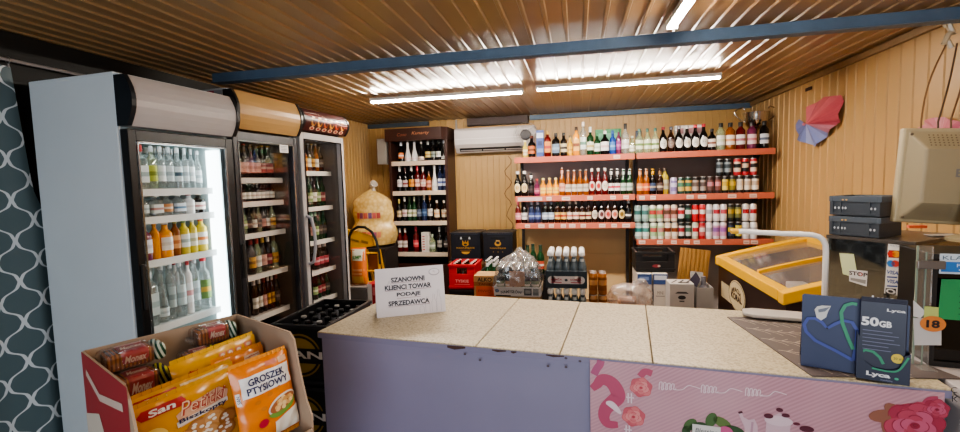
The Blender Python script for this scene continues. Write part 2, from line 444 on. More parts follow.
GC = glassy('#c4d2d0', .22, .06, .07, 'clear_glass'); GV = glassy('#b9c898', .4, .06, .1, 'green_tinted_glass'); GO = M('#ef9a12', .1); GL = M('#d6bf48', .1); GW = M('#e4e2de', .25); GP = M('#6a2a4a', .1); GBL = M('#1c3f8f', .15)
GLASS = dict(brown=GB, black=GK, amber=GA, yellow=GY, green=GG, blue=GN, red=GR, clear=GC, olive=GV, orange=GO, lemon=GL, white=GW, purple=GP, cobalt=GBL)

def brad(kind, sr): k = KIND[kind]; return k['R']*sr*(1.14 if k.get('sq') else 1.0)
def fit(xs, rs, lo=None, hi=None, gap=.0022):
    """neighbouring vessels in a row must not cut into each other"""
    xs, rs = list(xs), list(rs)
    if lo is not None: xs = [min(max(x, lo+r), hi-r) for x, r in zip(xs, rs)]
    for _ in range(40):
        for i in range(len(xs)-1):
            d = abs(xs[i+1]-xs[i])-gap; t_ = rs[i]+rs[i+1]
            if t_ > d:
                m_ = (t_-d)*.25; xs[i] -= m_; xs[i+1] += m_; rs[i] *= .996; rs[i+1] *= .996
        if lo is not None: xs = [min(max(x, lo+r), hi-r) for x, r in zip(xs, rs)]
    for i in range(len(xs)-1):
        d = abs(xs[i+1]-xs[i])-gap; t_ = rs[i]+rs[i+1]
        if t_ > d: f_ = d/t_; rs[i] *= f_; rs[i+1] *= f_
    return xs, rs
# ------------------------------------------------------------------ three glass-door display fridges
def rotzm(a): return Matrix.Rotation(a, 3, 'Z')
FRZ = R(-4)
def fridge(O, W, Ht, D, label, headz, panel, frame, liner, shelf_px, stile, rail, glass_top, hname, side, lit=False, picture=False, sidepic=False):
    O = V3(O); N = rotzm(FRZ) @ V3((1, 0, 0))
    t = thing('display_fridge', label, 'fridge', O, FRZ)
    zb = .14                                   # plinth
    sd = M(side, .35, noise=.03, ns=3); fr = M(frame, .35); lm = M(liner, .4, noise=.04)
    cb = MB(); th = .035
    cb.box(-D, 0, 0, .02, zb, Ht).box(-D, 0, W-.02, W, zb, Ht).box(-D, -D+.02, .02, W-.02, zb, Ht).box(-D+.02, 0, .02, W-.02, Ht-.03, Ht).box(-D+.02, 0, .02, W-.02, zb, zb+.03)
    cb.build('cabinet_body', sd, t, bevel=.004)
    hz0, hz1 = headz
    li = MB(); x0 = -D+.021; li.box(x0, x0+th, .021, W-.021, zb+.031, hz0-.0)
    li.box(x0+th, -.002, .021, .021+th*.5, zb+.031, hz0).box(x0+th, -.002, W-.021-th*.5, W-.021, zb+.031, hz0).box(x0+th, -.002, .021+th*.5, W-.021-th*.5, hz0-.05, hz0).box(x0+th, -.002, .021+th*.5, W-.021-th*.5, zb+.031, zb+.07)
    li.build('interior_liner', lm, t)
    MB().box(-D+.03, -.02, .02, W-.02, 0.004, zb-.001).build('plinth', M('#151515', .6), t)
    # door
    dz0, dz1 = zb+.03, hz0-.012
    db = MB(); x0, x1 = .004, .048; ya, yb = .006, W-.006; sa, sb = stile
    db.box(x0, x1, ya, ya+sa, dz0, dz1).box(x0, x1, yb-sb, yb, dz0, dz1).box(x0, x1, ya+sa, yb-sb, dz1-rail, dz1).box(x0, x1, ya+sa, yb-sb, dz0, dz0+.09)
    door = db.build('door', fr, t, bevel=.004)
    MB().box(.022, .028, ya+sa-.004, yb-sb+.004, dz0+.086, dz1-rail+.004).build('glass_pane', glassy('#dfe6e6', .0, .02, .012, 'door_glass', fres=.08), door)
    tr = MB(); tr.box(.046, .0505, yb-sb-.012, yb-sb, dz0+.09, dz1-rail).box(.046, .0505, ya+sa, ya+sa+.008, dz0+.09, dz1-rail).box(.046, .0505, ya+sa, yb-sb, dz1-rail-.008, dz1-rail)
    tr.build('glazing_bead', M('#8d9196' if not picture else '#3a3b40', .2, .9), door)
    # header: bulging panel with black end caps
    hb = MB(); pts = []
    for i in range(9):
        s = i/8; pts.append((.035+.062*math.sin(pi*(.12+.76*s)), hz0+(hz1-hz0)*s))
    prof = [(.002, hz0)]+pts+[(.002, hz1)]
    n = len(prof)
    def strip(y0, y1, name, mt, off=0):
        mb = MB(); P = [(x+off, z) for x, z in prof]
        mb.add([(x, y, z) for y in (y0, y1) for x, z in P], [(i, (i+1) % n, n+(i+1) % n, n+i) for i in range(n)]+[tuple(range(n-1, -1, -1)), tuple(range(n, 2*n))])
        return mb.build(name, mt, t)
    cap = .016
    strip(cap, W-cap, 'header_panel', M(panel, .26, noise=.03, ns=4))
    strip(-.004, cap, 'end_cap', M('#121820' if lit else '#16161a', .35), .006); strip(W-cap, W+.004, 'end_cap', M('#121214', .35), .006)
    MB().box(-D*.9, .034, -.002, W+.002, hz1, hz1+.006).build('top_trim', M('#b9bcc0', .4) if not lit else sd, t)
    if sidepic:
        q = Ink(plane(O+rotzm(FRZ) @ V3((-.45, -.006, 0)), rotzm(FRZ) @ V3((1, 0, 0)), (0, 0, 1)))
        Mi = Matrix.Translation(O) @ Matrix.Rotation(FRZ, 4, 'Z'); Mi = Mi.inverted()
        q.fn = (lambda f: (lambda u, v, l: Mi @ f(u, v, l)))(q.fn)
        q.rect(.0, .40, hz0+.02, hz1-.004, M('#a8434f', .4)); q.ell(.30, hz1-.05, .06, .03, M('#d98a92', .4), 2); q.ell(.12, hz1-.03, .09, .02, M('#7a2330', .4), 2)
        q.build('side_picture', t)
    if picture:
        def fn(u, v, l):
            s = v; x = .035+.062*math.sin(pi*(.12+.76*s)); return V3((x+.0012+l, cap+(W-2*cap)*u, hz0+(hz1-hz0)*s))
        k = Ink(fn, .0007); dr = M('#4a1a18', .4); gold = M('#e7a63a', .4)
        k.rect(0, 1, 0, 1, dr, 1, 6, 12)
        for j in range(7):
            pts = [(i/14, .78-.30*(i/14)+.10*math.sin(i*.7+j)*.5+.035*(j-3)) for i in range(15)]
            pts = [(a, min(.97, max(.03, b))) for a, b in pts]
            k.line(pts, .03, M(['#8a2f2a', '#a5524a', '#6b211f', '#c98a7e', '#7a2a22', '#d8c6c0', '#59191a'][j], .35), 2+j*.1)
        for j in range(6):
            u = .17+.14*j; cgl = M(['#f0d9c0', '#f2b84a', '#e8803a', '#f0c050', '#d9652f', '#f0d9c0'][j], .4)
            k.poly([(u-.035, .62), (u+.035, .62), (u+.050, .38), (u+.03, .24), (u-.03, .24), (u-.050, .38)], M(['#c98a3a', '#f0a030', '#b05020', '#e8a030', '#c04a20', '#e0902a'][j], .4), 4)
            k.ell(u, .64, .036, .035, M('#f5ead8', .4), 4.5); k.rect(u-.008, u+.008, .12, .25, cgl, 4); k.ell(u, .13, .05, .075, M('#f2cfae', .4), 4.6); k.ell(u, .13, .03, .045, M('#c0392b', .4), 5)
        k.build('goblet_picture', t)
    # handle
    zc = onP(*((133, 290) if lit else (240, 262) if not picture else (310, 240)), O+N*.06, N).z
    if picture:
        h = MB().tube([(.05, .034, zc-.17), (.085, .034, zc-.155), (.100, .036, zc-.08), (.105, .038, zc), (.100, .036, zc+.08), (.085, .034, zc+.155), (.05, .034, zc+.17)], .011, 8)
        h.build('handle', M('#a8a4a6', .35), door, smooth=True)
    else:
        MB().box(.049, .062, .012, .030, zc-.10, zc+.10).build('handle', M('#2c2a29', .3), door, bevel=.004)
    # shelves
    zs = []
    Nl = N
    for px, py in shelf_px:
        z = onP(px, py, O-N*.055, N).z; zs.append(z)
        s = MB().box(-D+.065, -.06, .045, W-.045, z-.012, z).build('shelf', M('#cfd3d2' if lit else '#b9b4ae', .4), t)
        MB().box(-.060, -.052, .045, W-.045, z-.026, z+.008).build('price_rail', M('#e8ecea' if lit else '#d8d2c8', .35), s)
    if lit:
        MB().box(-.085, -.012, W-.060, W-.042, dz0+.10, dz1-rail-.01).build('light_strip', M('#eefcff', .4, emit=4.5), t)
        MB().box(-.075, -.045, .08, W-.08, hz0-.058, hz0-.051).build('light_strip', M('#eefcff', .4, emit=2.5), t)
    elif picture:
        MB().box(-.011, -.003, .10, W-.10, hz0-.056, hz0-.051).build('light_strip', M('#dfeaf0', .4, emit=6), t)
    else:
        MB().box(-.011, -.003, .10, W-.10, hz0-.056, hz0-.051).build('light_strip', M('#f0e2cc', .4, emit=7), t)
    return t, O, N, zs, W, hz0
def hz(px, py, O, N, off=.06): return onP(px, py, V3(O)+N*off, N).z
NF = rotzm(FRZ) @ V3((1, 0, 0))
O1 = (-1.923, 1.606, 0); O2 = (-1.935, 2.235, 0); O3 = (-1.905, 2.825, 0)
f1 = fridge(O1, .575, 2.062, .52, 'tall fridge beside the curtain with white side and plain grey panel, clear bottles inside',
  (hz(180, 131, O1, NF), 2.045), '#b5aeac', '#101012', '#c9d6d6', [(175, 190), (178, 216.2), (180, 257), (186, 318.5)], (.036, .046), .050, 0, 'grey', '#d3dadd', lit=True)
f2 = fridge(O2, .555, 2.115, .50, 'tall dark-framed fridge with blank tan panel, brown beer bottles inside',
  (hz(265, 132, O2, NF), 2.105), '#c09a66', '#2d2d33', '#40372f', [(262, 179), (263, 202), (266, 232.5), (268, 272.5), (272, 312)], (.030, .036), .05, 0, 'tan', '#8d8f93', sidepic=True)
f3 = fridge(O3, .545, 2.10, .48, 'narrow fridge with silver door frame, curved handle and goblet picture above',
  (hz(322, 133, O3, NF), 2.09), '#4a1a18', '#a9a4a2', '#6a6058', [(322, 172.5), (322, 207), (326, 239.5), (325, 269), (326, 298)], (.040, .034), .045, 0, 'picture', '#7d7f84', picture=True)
# price note on the tan fridge
q = V3(O2)+NF*.052
p1, p2 = onP(279.5, 144.5, q, NF), onP(288.5, 153, q, NF)
def fpl(P, lift=.001):
    U = rotzm(FRZ) @ V3((0, 1, 0))
    return plane(P, U, (0, 0, 1))
k = Ink(plane((p1.x, p1.y, p2.z), rotzm(FRZ) @ V3((0, 1, 0)), (0, 0, 1)))
w_ = (p2-p1).dot(rotzm(FRZ) @ V3((0, 1, 0))); h_ = p1.z-p2.z
k.rect(0, w_, 0, h_, M('#e9e7e2', .6), 0)
for i in range(4): k.rect(w_*.12, w_*.85, h_*(.18+.2*i), h_*(.24+.2*i), M('#7a7a80', .6), 1)
tag(k.build('price_note'), 'small white printed note stuck on the door of the tan-panelled fridge', 'note')

def frow(fr, shelf, items, where, depth=.118, rows=1, group=None, name2=None):
    """items: (px, kind, glass, label, mid, cap, neck, sr, sh, words)"""
    t, O, N, zs, W, hz0 = fr; U = rotzm(FRZ) @ V3((0, 1, 0)); z = zs[shelf]
    ys = [(onP(it[0], 200, O-N*depth, N)-O).dot(U) for it in items]
    room = (zs[shelf-1]-.014 if shelf else hz0-.06)-z-.003
    for r in range(rows):
        yy, rr = fit(ys, [min(brad(it[1], it[7]), .040) for it in items], .050, W-.064)
        for i, it in enumerate(items):
            px, kind, gl, lb, md, cp, nk, sr, sh, wd_ = it
            sr = rr[i]/brad(kind, 1); sh = min(sh, room/(KIND[kind]['H']+.002))
            q = O+U*yy[i]-N*(depth+.088*r); rz = FRZ+pi/2
            lab = '%s, %s from curtain, %s' % (wd_, ORD[i], where) if r == 0 else '%s, rear, %s from curtain, %s' % (wd_, ORD[i], where)
            bottle(kind, (q.x, q.y, z+.0015), rz, GLASS[gl], lb, md, cp, lab, group or 'bottles in the fridges', sr, sh, nk)
S1 = 'grey-panelled fridge '
frow(f1, 0, [
 (148, 'vodka', 'clear', '#c9d2d4', '#8a9aa0', '#d8d8d8', None, .95, .86, 'clear bottle with grey label'),
 (155, 'flask', 'clear', '#dfe5e4', '#9fb0b0', '#c9302c', None, .9, 1.15, 'clear flask with red cap'),
 (162, 'vodka', 'olive', '#b9c255', '#7d8a2a', '#d9d9d9', None, .95, .85, 'greenish bottle with yellow-green label'),
 (169, 'vodka', 'clear', '#e9eeee', '#c8d4d4', '#e2e2e2', None, .95, .88, 'clear bottle with white strip label'),
 (176, 'vodka', 'clear', '#d5dedf', '#a4b2b6', '#d8d8d8', None, .95, .86, 'clear bottle with pale label'),
 (183, 'liquor', 'clear', '#dbe3e3', '#3f5a66', '#e6e6e6', None, 1, .98, 'clear bottle with dark mark on label'),
 (190, 'vodka', 'clear', '#e3e9e8', '#b0bcc0', '#e6e6e6', None, .9, .85, 'slim clear bottle with white label'),
 (196.5, 'vodka', 'clear', '#f0f2f0', '#cfd8d8', '#d0d0d0', None, .85, .72, 'short clear bottle with bright label'),
 (202, 'small', 'clear', '#d8dede', '#aab6b8', '#d8d8d8', None, .95, 1.0, 'small clear bottle')], S1+'top shelf', rows=2)
frow(f1, 1, [
 (147, 'vodka', 'clear', '#cfd8d8', '#9aa8ac', '#d8d8d8', None, .95, .63, 'clear bottle with faint label'),
 (157, 'flask', 'clear', '#dde4e2', '#b98a86', '#e2e2e2', None, 1.25, .98, 'wide clear flask with big pale label'),
 (167.5, 'liquor', 'clear', '#c98a55', '#e0d0c0', '#d0d0d0', None, .85, .70, 'clear bottle with orange-brown label'),
 (178.5, 'flask', 'clear', '#d7e2ea', '#5f86a6', '#d8dcdc', None, 1.25, .98, 'wide clear flask with blue-white label'),
 (190, 'liquor', 'white', '#ece8e2', '#d8cfc8', '#b3202c', None, .9, .72, 'white-labelled bottle with red cap'),
 (198.5, 'liquor', 'black', '#efe6dc', '#c98a86', '#e8dfc8', None, .9, .70, 'dark bottle with round white label')], S1+'second shelf')
frow(f1, 2, [
 (150, 'liquor', 'purple', '#e6e6ec', '#c9c6d6', '#e6e2ea', None, 1, .86, 'purple bottle with white label'),
 (156.5, 'vodka', 'orange', None, None, '#f0a020', None, .75, .80, 'slim orange bottle'),
 (165, 'liquor', 'orange', '#e9e6e0', '#d4cfc6', '#e8e4e0', None, 1.05, .88, 'orange bottle with white label'),
 (172.5, 'vodka', 'amber', '#e0a468', '#c06a2a', '#8a8a4a', None, .8, .78, 'amber bottle with orange label'),
 (180.5, 'vodka', 'lemon', '#e6ebe6', '#9fb0a8', '#6a8a4a', None, .95, .76, 'yellow bottle with white label and green cap'),
 (189.5, 'vodka', 'lemon', '#e2dcc8', '#b9b48c', '#d6d2b0', None, .85, .76, 'yellow bottle with cream label'),
 (197, 'vodka', 'lemon', '#e8e2da', '#d07a3a', '#c8582c', None, .95, .80, 'yellow bottle with orange cap')], S1+'third shelf')
frow(f1, 3, [
 (158.5, 'square', 'clear', '#c4d2d2', '#9fb4b6', '#d8dede', None, 1.15, 1.02, 'square clear bottle with plain label'),
 (166, 'flute', 'clear', '#cfdada', '#aebcbe', '#dfe4e4', None, .95, .98, 'tapering clear bottle'),
 (172.5, 'vodka', 'clear', '#b9c8c8', '#90a0a2', '#d8dede', None, .9, 1.02, 'clear bottle with grey label'),
 (180, 'vodka', 'clear', '#c9d8d8', '#a8babc', '#e0e6e6', None, 1.15, 1.12, 'large clear bottle with silver cap'),
 (187, 'vodka', 'white', '#eef0ee', '#d9a0a0', '#b92630', None, .9, 1.0, 'white frosted bottle with red cap'),
 (194, 'vodka', 'clear', '#c9d6d6', '#a8b8ba', '#dfe6e6', None, .9, 1.08, 'clear bottle with pale cap'),
 (202.5, 'liquor', 'clear', '#6a8a4a', '#c9a040', '#cc2028', None, 1.05, 1.12, 'clear bottle with gold label, tall red cap')], S1+'fourth shelf', rows=2)
S2 = 'tan-panelled fridge '
LB2 = ['#d9a08a', '#e2b09a', '#c98a78', '#e0d6c8', '#9a2a2a', '#d8b070', '#c9c0b0']
def simple(fr, shelf, xs, where, kind, labs, caps, glasses, sh=1, rows=1, words=None, necks=None, sr=1):
    its = []
    for i, x in enumerate(xs):
        lb = labs[i % len(labs)]; its.append((x, kind, glasses[i % len(glasses)], lb[0], lb[1], caps[i % len(caps)][0], necks[i % len(necks)] if necks else None, sr, sh,
          '%s bottle with %s label and %s cap' % (glasses[i % len(glasses)], lb[2], caps[i % len(caps)][1])))
    frow(fr, shelf, its, where, rows=rows)
PK = ('#cf9f90', '#c08a7c', 'pink'); WH = ('#e2ddd0', '#c0b4a0', 'white'); RD = ('#8a3030', '#c0a090', 'red'); GD = ('#c9973a', '#8a5a1a', 'gold'); GRL = ('#8aa06a', '#d8d2b8', 'green'); DK = ('#4a3a34', '#8a7a6a', 'dark')
cR = ('#b0302c', 'red'); cW = ('#e6e2da', 'white'); cG = ('#c9a24a', 'gold'); cK = ('#1a1a1a', 'black'); cS = ('#b8b8b8', 'silver')
simple(f2, 0, [244, 250, 256, 262, 268, 274], S2+'top', 'beers', [PK, PK, PK, PK, RD, RD], [cK, cR, cK, cK, cG, cG], ['brown'], .95, rows=2)
simple(f2, 1, [245.5, 251.5, 257.5, 263.5, 269.5, 275.5, 281], S2+'second shelf', 'small', [WH], [cK], ['brown', 'black'], .95)
simple(f2, 2, [249, 255, 261, 267, 273, 279, 285], S2+'third shelf', 'beers', [GRL, DK, WH, DK, PK, WH, GD], [cK, cS, cW, cS, cK, cK, cG], ['olive', 'black', 'brown'], .80)
simple(f2, 3, [252.5, 260.5, 267.5, 274, 283], S2+'fourth shelf', 'beer', [GD, WH, PK, RD, GD], [cR, cR, cG, cW, cG], ['brown', 'olive', 'brown'], .98, necks=['#8a2a2a', '#b03a34', '#c9a24a', '#e6e0d4', '#6a4a2a'], sr=1.05)
simple(f2, 4, [256.5, 263.5, 271, 278, 285, 291], S2+'bottom shelf', 'beer', [WH, WH, PK, GD, GD, DK], [cR, cW, cR, cK, cK, cS], ['brown', 'black'], .95, necks=['#d8c8c0', '#e6e0d4', '#a03a34'])
S3 = 'goblet-picture fridge '
simple(f3, 0, [312.5, 317.5, 322.5, 328, 332.5], S3+'top shelf', 'beers', [GD, WH, GD, WH, DK], [cG, cS, cG, cW, cK], ['amber', 'brown', 'brown'], 1)
simple(f3, 1, [313, 318, 323, 328], S3+'second shelf', 'beer', [GRL, WH, GRL, RD], [cG, cS, cK, cK], ['green', 'brown', 'green'], 1)
simple(f3, 2, [318, 323.5, 328.5, 333.5], S3+'third shelf', 'beer', [PK, GRL, DK, DK], [cS, cS, cK, cK], ['green'], .95, necks=['#9ad0b0', '#9ad0b0', '#3a5a44', '#3a5a44'])
simple(f3, 3, [320, 326, 332.5], S3+'fourth shelf', 'beer', [('#b04a54', '#e0b0b0', 'pinkish red')], [cS, cW, cW], ['brown'], .95, necks=['#2a1a1a', '#d8c8c4', '#d8c8c4'], sr=1.1)
simple(f3, 4, [320, 325, 330, 335], S3+'bottom shelf', 'beers', [GRL, ('#8a2a3a', '#c08a8a', 'crimson'), RD, DK], [cR, cR, cR, cR], ['brown', 'green'], .95)
# ------------------------------------------------------------------ two orange-edged wall racks
RF = 4.50           # front plane of the shelves
ORG = M('#c0674e', .42, noise=.06, ns=5); LIL = M('#bfa3a0', .5, noise=.05)
TAN = M('#e0bd8c', .6, noise=.05, ns=4); GRY = M('#a29896', .6, noise=.06, ns=3); UPR = M('#3a3330', .5)
def rack(label, x0, x1, pxs, back, uprights, tagsets):
    t = thing('shelving_rack', label, 'shelf', ((x0+x1)/2, RF, 0))
    ox = (x0+x1)/2
    zs = []
    b = MB()
    for (z0, z1, mt) in back:
        MB().box(x0-ox+.012, x1-ox-.012, .40, .415, z0, z1).build('back_panel', mt, t)
    for u in uprights:
        MB().box(u-ox-.014, u-ox+.014, .355, .398, 0, 1.80).build('upright', UPR, t, bevel=.003)
    for i, (xa, ya, xb, yb) in enumerate(pxs):
        za, zb_ = atY(xa, ya, RF).z, atY(xb, yb, RF).z; z = (za+zb_)/2; zs.append(z)
        s = MB().box(x0-ox+.004, x1-ox-.004, .012, .352, z-.022, z).build('shelf', ORG, t)
        MB().box(x0-ox, x1-ox, -.002, .011, z-.046, z+.010).build('price_rail', ORG, s, bevel=.003)
        for u in uprights:
            mb = MB(); mb.prism([(.20, z-.0225), (.352, z-.0225), (.352, z-.085)], -.003, .003, 0, Matrix(((0, 0, 1, 0), (1, 0, 0, 0), (0, 1, 0, 0), (0, 0, 0, 1))))
            q = mb.build('bracket', UPR, s); q.location = (u-ox, 0, 0)
        k = Ink(lambda u, v, l, z=z: V3((u-ox, -.0025-l, z-.046+v)))
        for (xx, w, c) in tagsets[i]:
            X = atY(xx, 200, RF).x; k.rect(X-w/2, X+w/2, .010, .044, M(c, .5), 1)
            if w < .2: k.rect(X-w*.35, X+w*.35, .022, .028, M('#a0887f', .5), 2)
        if k.mats: k.build('price_tag', s)
    return t, zs
TG = '#e3c4b8'
XA, XM, XB_ = atY(515.2, 200, RF).x, atY(635.3, 200, RF).x, atY(774.5, 200, RF).x
rA, zA = rack('orange-edged wall rack nearer the air conditioner, with three bottle shelves', XA, XM-.002,
  [(515.5, 158.6, 634.8, 154.3), (515.2, 197.2, 633.3, 195.3), (515.2, 224.3, 632.6, 223.4)],
  [(1.05, 1.76, GRY), (.76, 1.048, M('#d8b684', .6, noise=.05, ns=4)), (.08, .758, TAN)], (XA+.03, XM-.035),
  [[(617, .06, TG)], [(530, .24, '#c9b0b4'), (549, .05, TG), (566, .08, TG), (590, .05, TG), (613, .05, TG), (626, .05, TG)],
   [(527, .05, TG), (541, .06, TG), (551, .05, TG), (563, .05, TG), (572, .06, TG), (583, .05, TG), (602, .06, TG), (614, .05, TG), (626, .07, TG)]])
rB, zB = rack('orange-edged wall rack in the corner, below the trophy, bottles above cans', XM+.012, XB_,
  [(637.5, 154, 775.8, 148.7), (637.5, 195.8, 772.5, 193.2), (637.5, 240.4, 769.2, 239.8)],
  [(.88, 1.76, M('#80736c', .6, noise=.06, ns=3)), (.08, .878, M('#a49d9a', .6, noise=.06, ns=3))], (XM+.05, XB_-.03),
  [[], [(642, .05, TG), (653, .05, TG), (690, .06, TG), (702, .07, TG), (732, .07, TG), (753, .06, TG)],
   [(642, .06, TG), (660, .05, TG), (674, .05, TG), (687, .05, TG), (697, .05, TG), (719, .06, TG), (747, .05, TG), (755, .06, TG)]])
def srow(z, items, where, group, Y=RF+.075, count='fan', rev=False, room=9):
    n = len(items)
    xx, rr = fit([atY(it[0], 190, Y).x for it in items], [brad(it[1], it[7]) for it in items])
    for i, it in enumerate(items):
        px, kind, gl, lb, md, cp, nk, sr, sh, wd_ = it
        sr = rr[i]/brad(kind, 1); sh = min(sh, room/(KIND[kind]['H']+.003))
        P = V3((xx[i], Y, 0)); k = (n-1-i) if rev else i
        bottle(kind, (P.x, Y, z+.0015), random.uniform(-.05, .05), GLASS[gl], lb, md, cp, '%s, %s from %s, %s' % (wd_, ORD[k], count, where), group, sr, sh, nk)
srow(zA[0], [
 (526.3, 'small', 'lemon', '#e2d3b0', '#cbb68a', '#d9c9a8', None, .9, .88, 'small cream bottle'),
 (532.2, 'liquor', 'black', '#c56a34', '#5a2a14', '#5a2a1c', None, 1, .80, 'dark bottle with orange label'),
 (549.3, 'square', 'red', '#d98a3a', '#a52a22', '#c9a04a', None, .95, 1.0, 'red and gold whisky bottle'),
 (556.8, 'flask', 'black', '#6f8296', '#8ea0b4', '#2a2624', None, .98, 1.18, 'dark flask with slate blue label'),
 (564.5, 'liquor', 'black', '#d8c9a0', '#2a2420', '#1c1a1a', None, .95, .86, 'black bottle with gold-white label'),
 (570.8, 'small', 'yellow', '#e0b040', '#b9862a', '#5a4a1a', None, 1, 1.0, 'knobbly golden bottle'),
 (576.8, 'square', 'orange', '#f0b860', '#8a4a24', '#3a2414', None, .9, 1.10, 'amber square bottle with dark stopper'),
 (583.3, 'vodka', 'clear', '#dfe8e2', '#6f9a86', '#e8d8c8', None, 1, 1.12, 'tall clear bottle with green-white label'),
 (590.4, 'wine', 'green', '#e8e4cc', '#c9b46a', '#dfe4e0', None, .95, .93, 'green bottle with big cream label'),
 (597.8, 'liquor', 'green', '#e6ebe2', '#b9c9b4', '#2f7a4a', None, .85, .78, 'green bottle with white label'),
 (606, 'squat', 'black', '#ece6e2', '#d8b8b4', '#e0d8d4', None, .98, 1.0, 'round black bottle with white label'),
 (613, 'liquor', 'cobalt', '#3f78b8', '#7aa8d0', '#2a5a9a', None, .85, .85, 'bright blue bottle'),
 (618.3, 'liquor', 'purple', '#8a3a7a', '#c06aa8', '#2f7a4a', None, .7, .90, 'slim purple bottle with green cap'),
 (625.3, 'wine', 'clear', '#e8e4e0', '#d8c8c0', '#241c1a', None, 1, .98, 'clear bottle with black cap'),
 (631.2, 'small', 'olive', '#e6e4d6', '#c9c4a8', '#c9c9b0', None, .95, .85, 'small pale bottle')], 'top orange shelf', 'spirits on the top shelves')
# blue gift box among the spirits, green gift boxes behind
def carton(name, label, cat, c, size, mat, rz=0, group=None, inks=None):
    t = thing(name, label, cat, c, rz, group); w, d, h = size
    MB().box(-w/2, w/2, 0, d, 0.0015, h).build('carton_body', mat, t, bevel=.0015)
    k = Ink(lambda u, v, l: V3((u, -.0006-l, v)))
    if inks: inks(k, w, h); k.build('front_print', t)
    return t
P = atY(540.8, 190, RF+.04)
def bluebox(k, w, h):
    k.rect(-w*.45, w*.45, h*.72, h*.9, M('#c9d4ea', .5)); k.rect(-w*.4, w*.4, h*.2, h*.34, M('#7a92c0', .5)); k.rect(-w*.3, w*.3, h*.45, h*.62, M('#1f2f5f', .5))
carton('gift_box', 'tall blue gift box standing among the spirit bottles below the fan', 'box', (P.x, RF+.045, zA[0]), (.072, .075, .272), M('#3a4f8f', .4), inks=bluebox)
for i, px in enumerate((600, 610, 617.5)):
    P = atY(px, 190, RF+.16)
    carton('gift_box', ['green gift box behind the white-labelled green bottle', 'green gift box behind the round black bottle', 'green gift box behind the blue bottle'][i], 'box', (P.x, RF+.165, zA[0]), (.078, .07, .262), M('#3f8a5a', .5), group='green gift boxes',
      inks=lambda k, w, h: k.rect(-w*.4, w*.4, h*.5, h*.85, M('#6ab088', .5)))
yb = [('#f2d264', '#d8a020', '#e0c060')]
def rep(xs, kind, gl, lb, md, cp, nk, sr, sh, wd_): return [(x, kind, gl, lb, md, cp, nk, sr, sh, wd_) for x in xs]
srow(zA[1],
 rep((518.2, 524.3), 'ovalb', 'black', '#e9d7ac', '#d2b070', '#d9d6d2', None, 1.05, .98, 'dark bottle with cream oval label')+
 [(531.3, 'beer', 'black', '#2a2424', '#4a3a3a', '#2a2a2a', '#ece8e2', .95, .90, 'black bottle with white neck label'),
  (537, 'small', 'purple', '#a84a6a', '#d88a9a', '#c04a3a', None, .98, .86, 'short purple-red bottle')]+
 rep((543.3, 549.7, 556), 'small', 'orange', '#f0cf6a', '#e0a83a', '#f2dc8a', None, 1.0, .88, 'short yellow bottle')+
 [(562.2, 'beer', 'amber', '#e0a894', '#c98070', '#d9c0b0', '#d9a090', .95, 1.06, 'tall amber bottle with pink label')]+
 rep((568.4, 574.4, 580.4, 586.4), 'beer', 'amber', '#cfc6b8', '#a8a090', '#e2ddd4', '#a86a4a', .95, .96, 'amber bottle with grey-white label')+
 rep((592.6, 598.6), 'ovalb', 'red', '#e9ddd0', '#c0302c', '#e6ddd2', None, 1, 1.0, 'dark red bottle with red-white oval')+
 [(605, 'ovalb', 'red', '#efe8de', '#d8cab4', '#d9cfc6', None, 1, 1.0, 'dark red bottle with cream round label')]+
 rep((611, 617), 'beer', 'black', '#ece4e0', '#c0304a', '#e8e4e0', '#e6e2de', .98, .96, 'black bottle with white label and red dot')+
 rep((622.8, 628.8), 'beer', 'green', '#c9d6cc', '#8aa896', '#e0e6e2', '#bccfc2', .95, .94, 'green bottle with silver label'), 'middle orange shelf', 'beers on the middle shelf', room=zA[0]-zA[1]-.028)
srow(zA[2],
 [(517.8, 'beer', 'red', '#d98a94', '#e6b8b8', '#ece6e4', '#c05a6a', .95, .92, 'dark bottle with pink label and white cap'),
  (524, 'beer', 'black', '#d9d4d2', '#a8a4a8', '#8a8a8a', None, 1, .92, 'dark bottle with pale patterned label')]+
 rep((531.2, 537.4), 'beer', 'blue', '#3f4f86', '#9aa6c9', '#dfe2ea', '#c9cede', 1, .94, 'dark bottle with navy label')+
 rep((544.8, 551), 'beer', 'black', '#a9bad0', '#e6eaf0', '#d9dee6', '#8a9ab4', 1, .94, 'dark bottle with pale blue label')+
 rep((557.2, 563.6), 'beer', 'brown', '#d9b46a', '#b03a2a', '#e6e0d2', '#2f4a2a', .98, .94, 'brown bottle with yellow-red label')+
 rep((569.4, 575.7), 'beer', 'brown', '#e0cfc2', '#c06a5a', '#e6e2da', '#e0d8cc', 1, .94, 'brown bottle with cream and red label')+
 rep((582, 588.4), 'beer', 'brown', '#d8c9a8', '#7a2a22', '#e2dccc', '#4a2a1a', .98, .94, 'brown bottle with striped cream label')+
 [(594.8, 'ovalb', 'brown', '#dcd6c6', '#b9b09a', '#d9b06a', None, 1, .95, 'brown bottle with gold foil and round white label'),
  (601.3, 'ovalb', 'black', '#e0c9c4', '#6a3a3a', '#cfc4b4', None, 1, .95, 'black bottle with white and maroon oval label'),
  (607.6, 'ovalb', 'brown', '#e0a8a0', '#c04a44', '#d9d0c4', None, 1, .95, 'brown bottle with red oval label'),
  (614.3, 'ovalb', 'brown', '#e8c4b4', '#d06a54', '#d9d0c4', None, 1, .95, 'brown bottle with salmon oval label'),
  (621.2, 'ovalb', 'black', '#d9c48a', '#8a6a2a', '#cfc4a4', None, 1, .95, 'black bottle with gold oval label'),
  (627.8, 'beer', 'black', '#2a2a2c', '#e6e4e0', '#3a3a3a', '#c9c9c9', .98, .92, 'black bottle with small white mark')], 'lowest orange shelf', 'beers on the lowest shelf', room=zA[1]-zA[2]-.028)
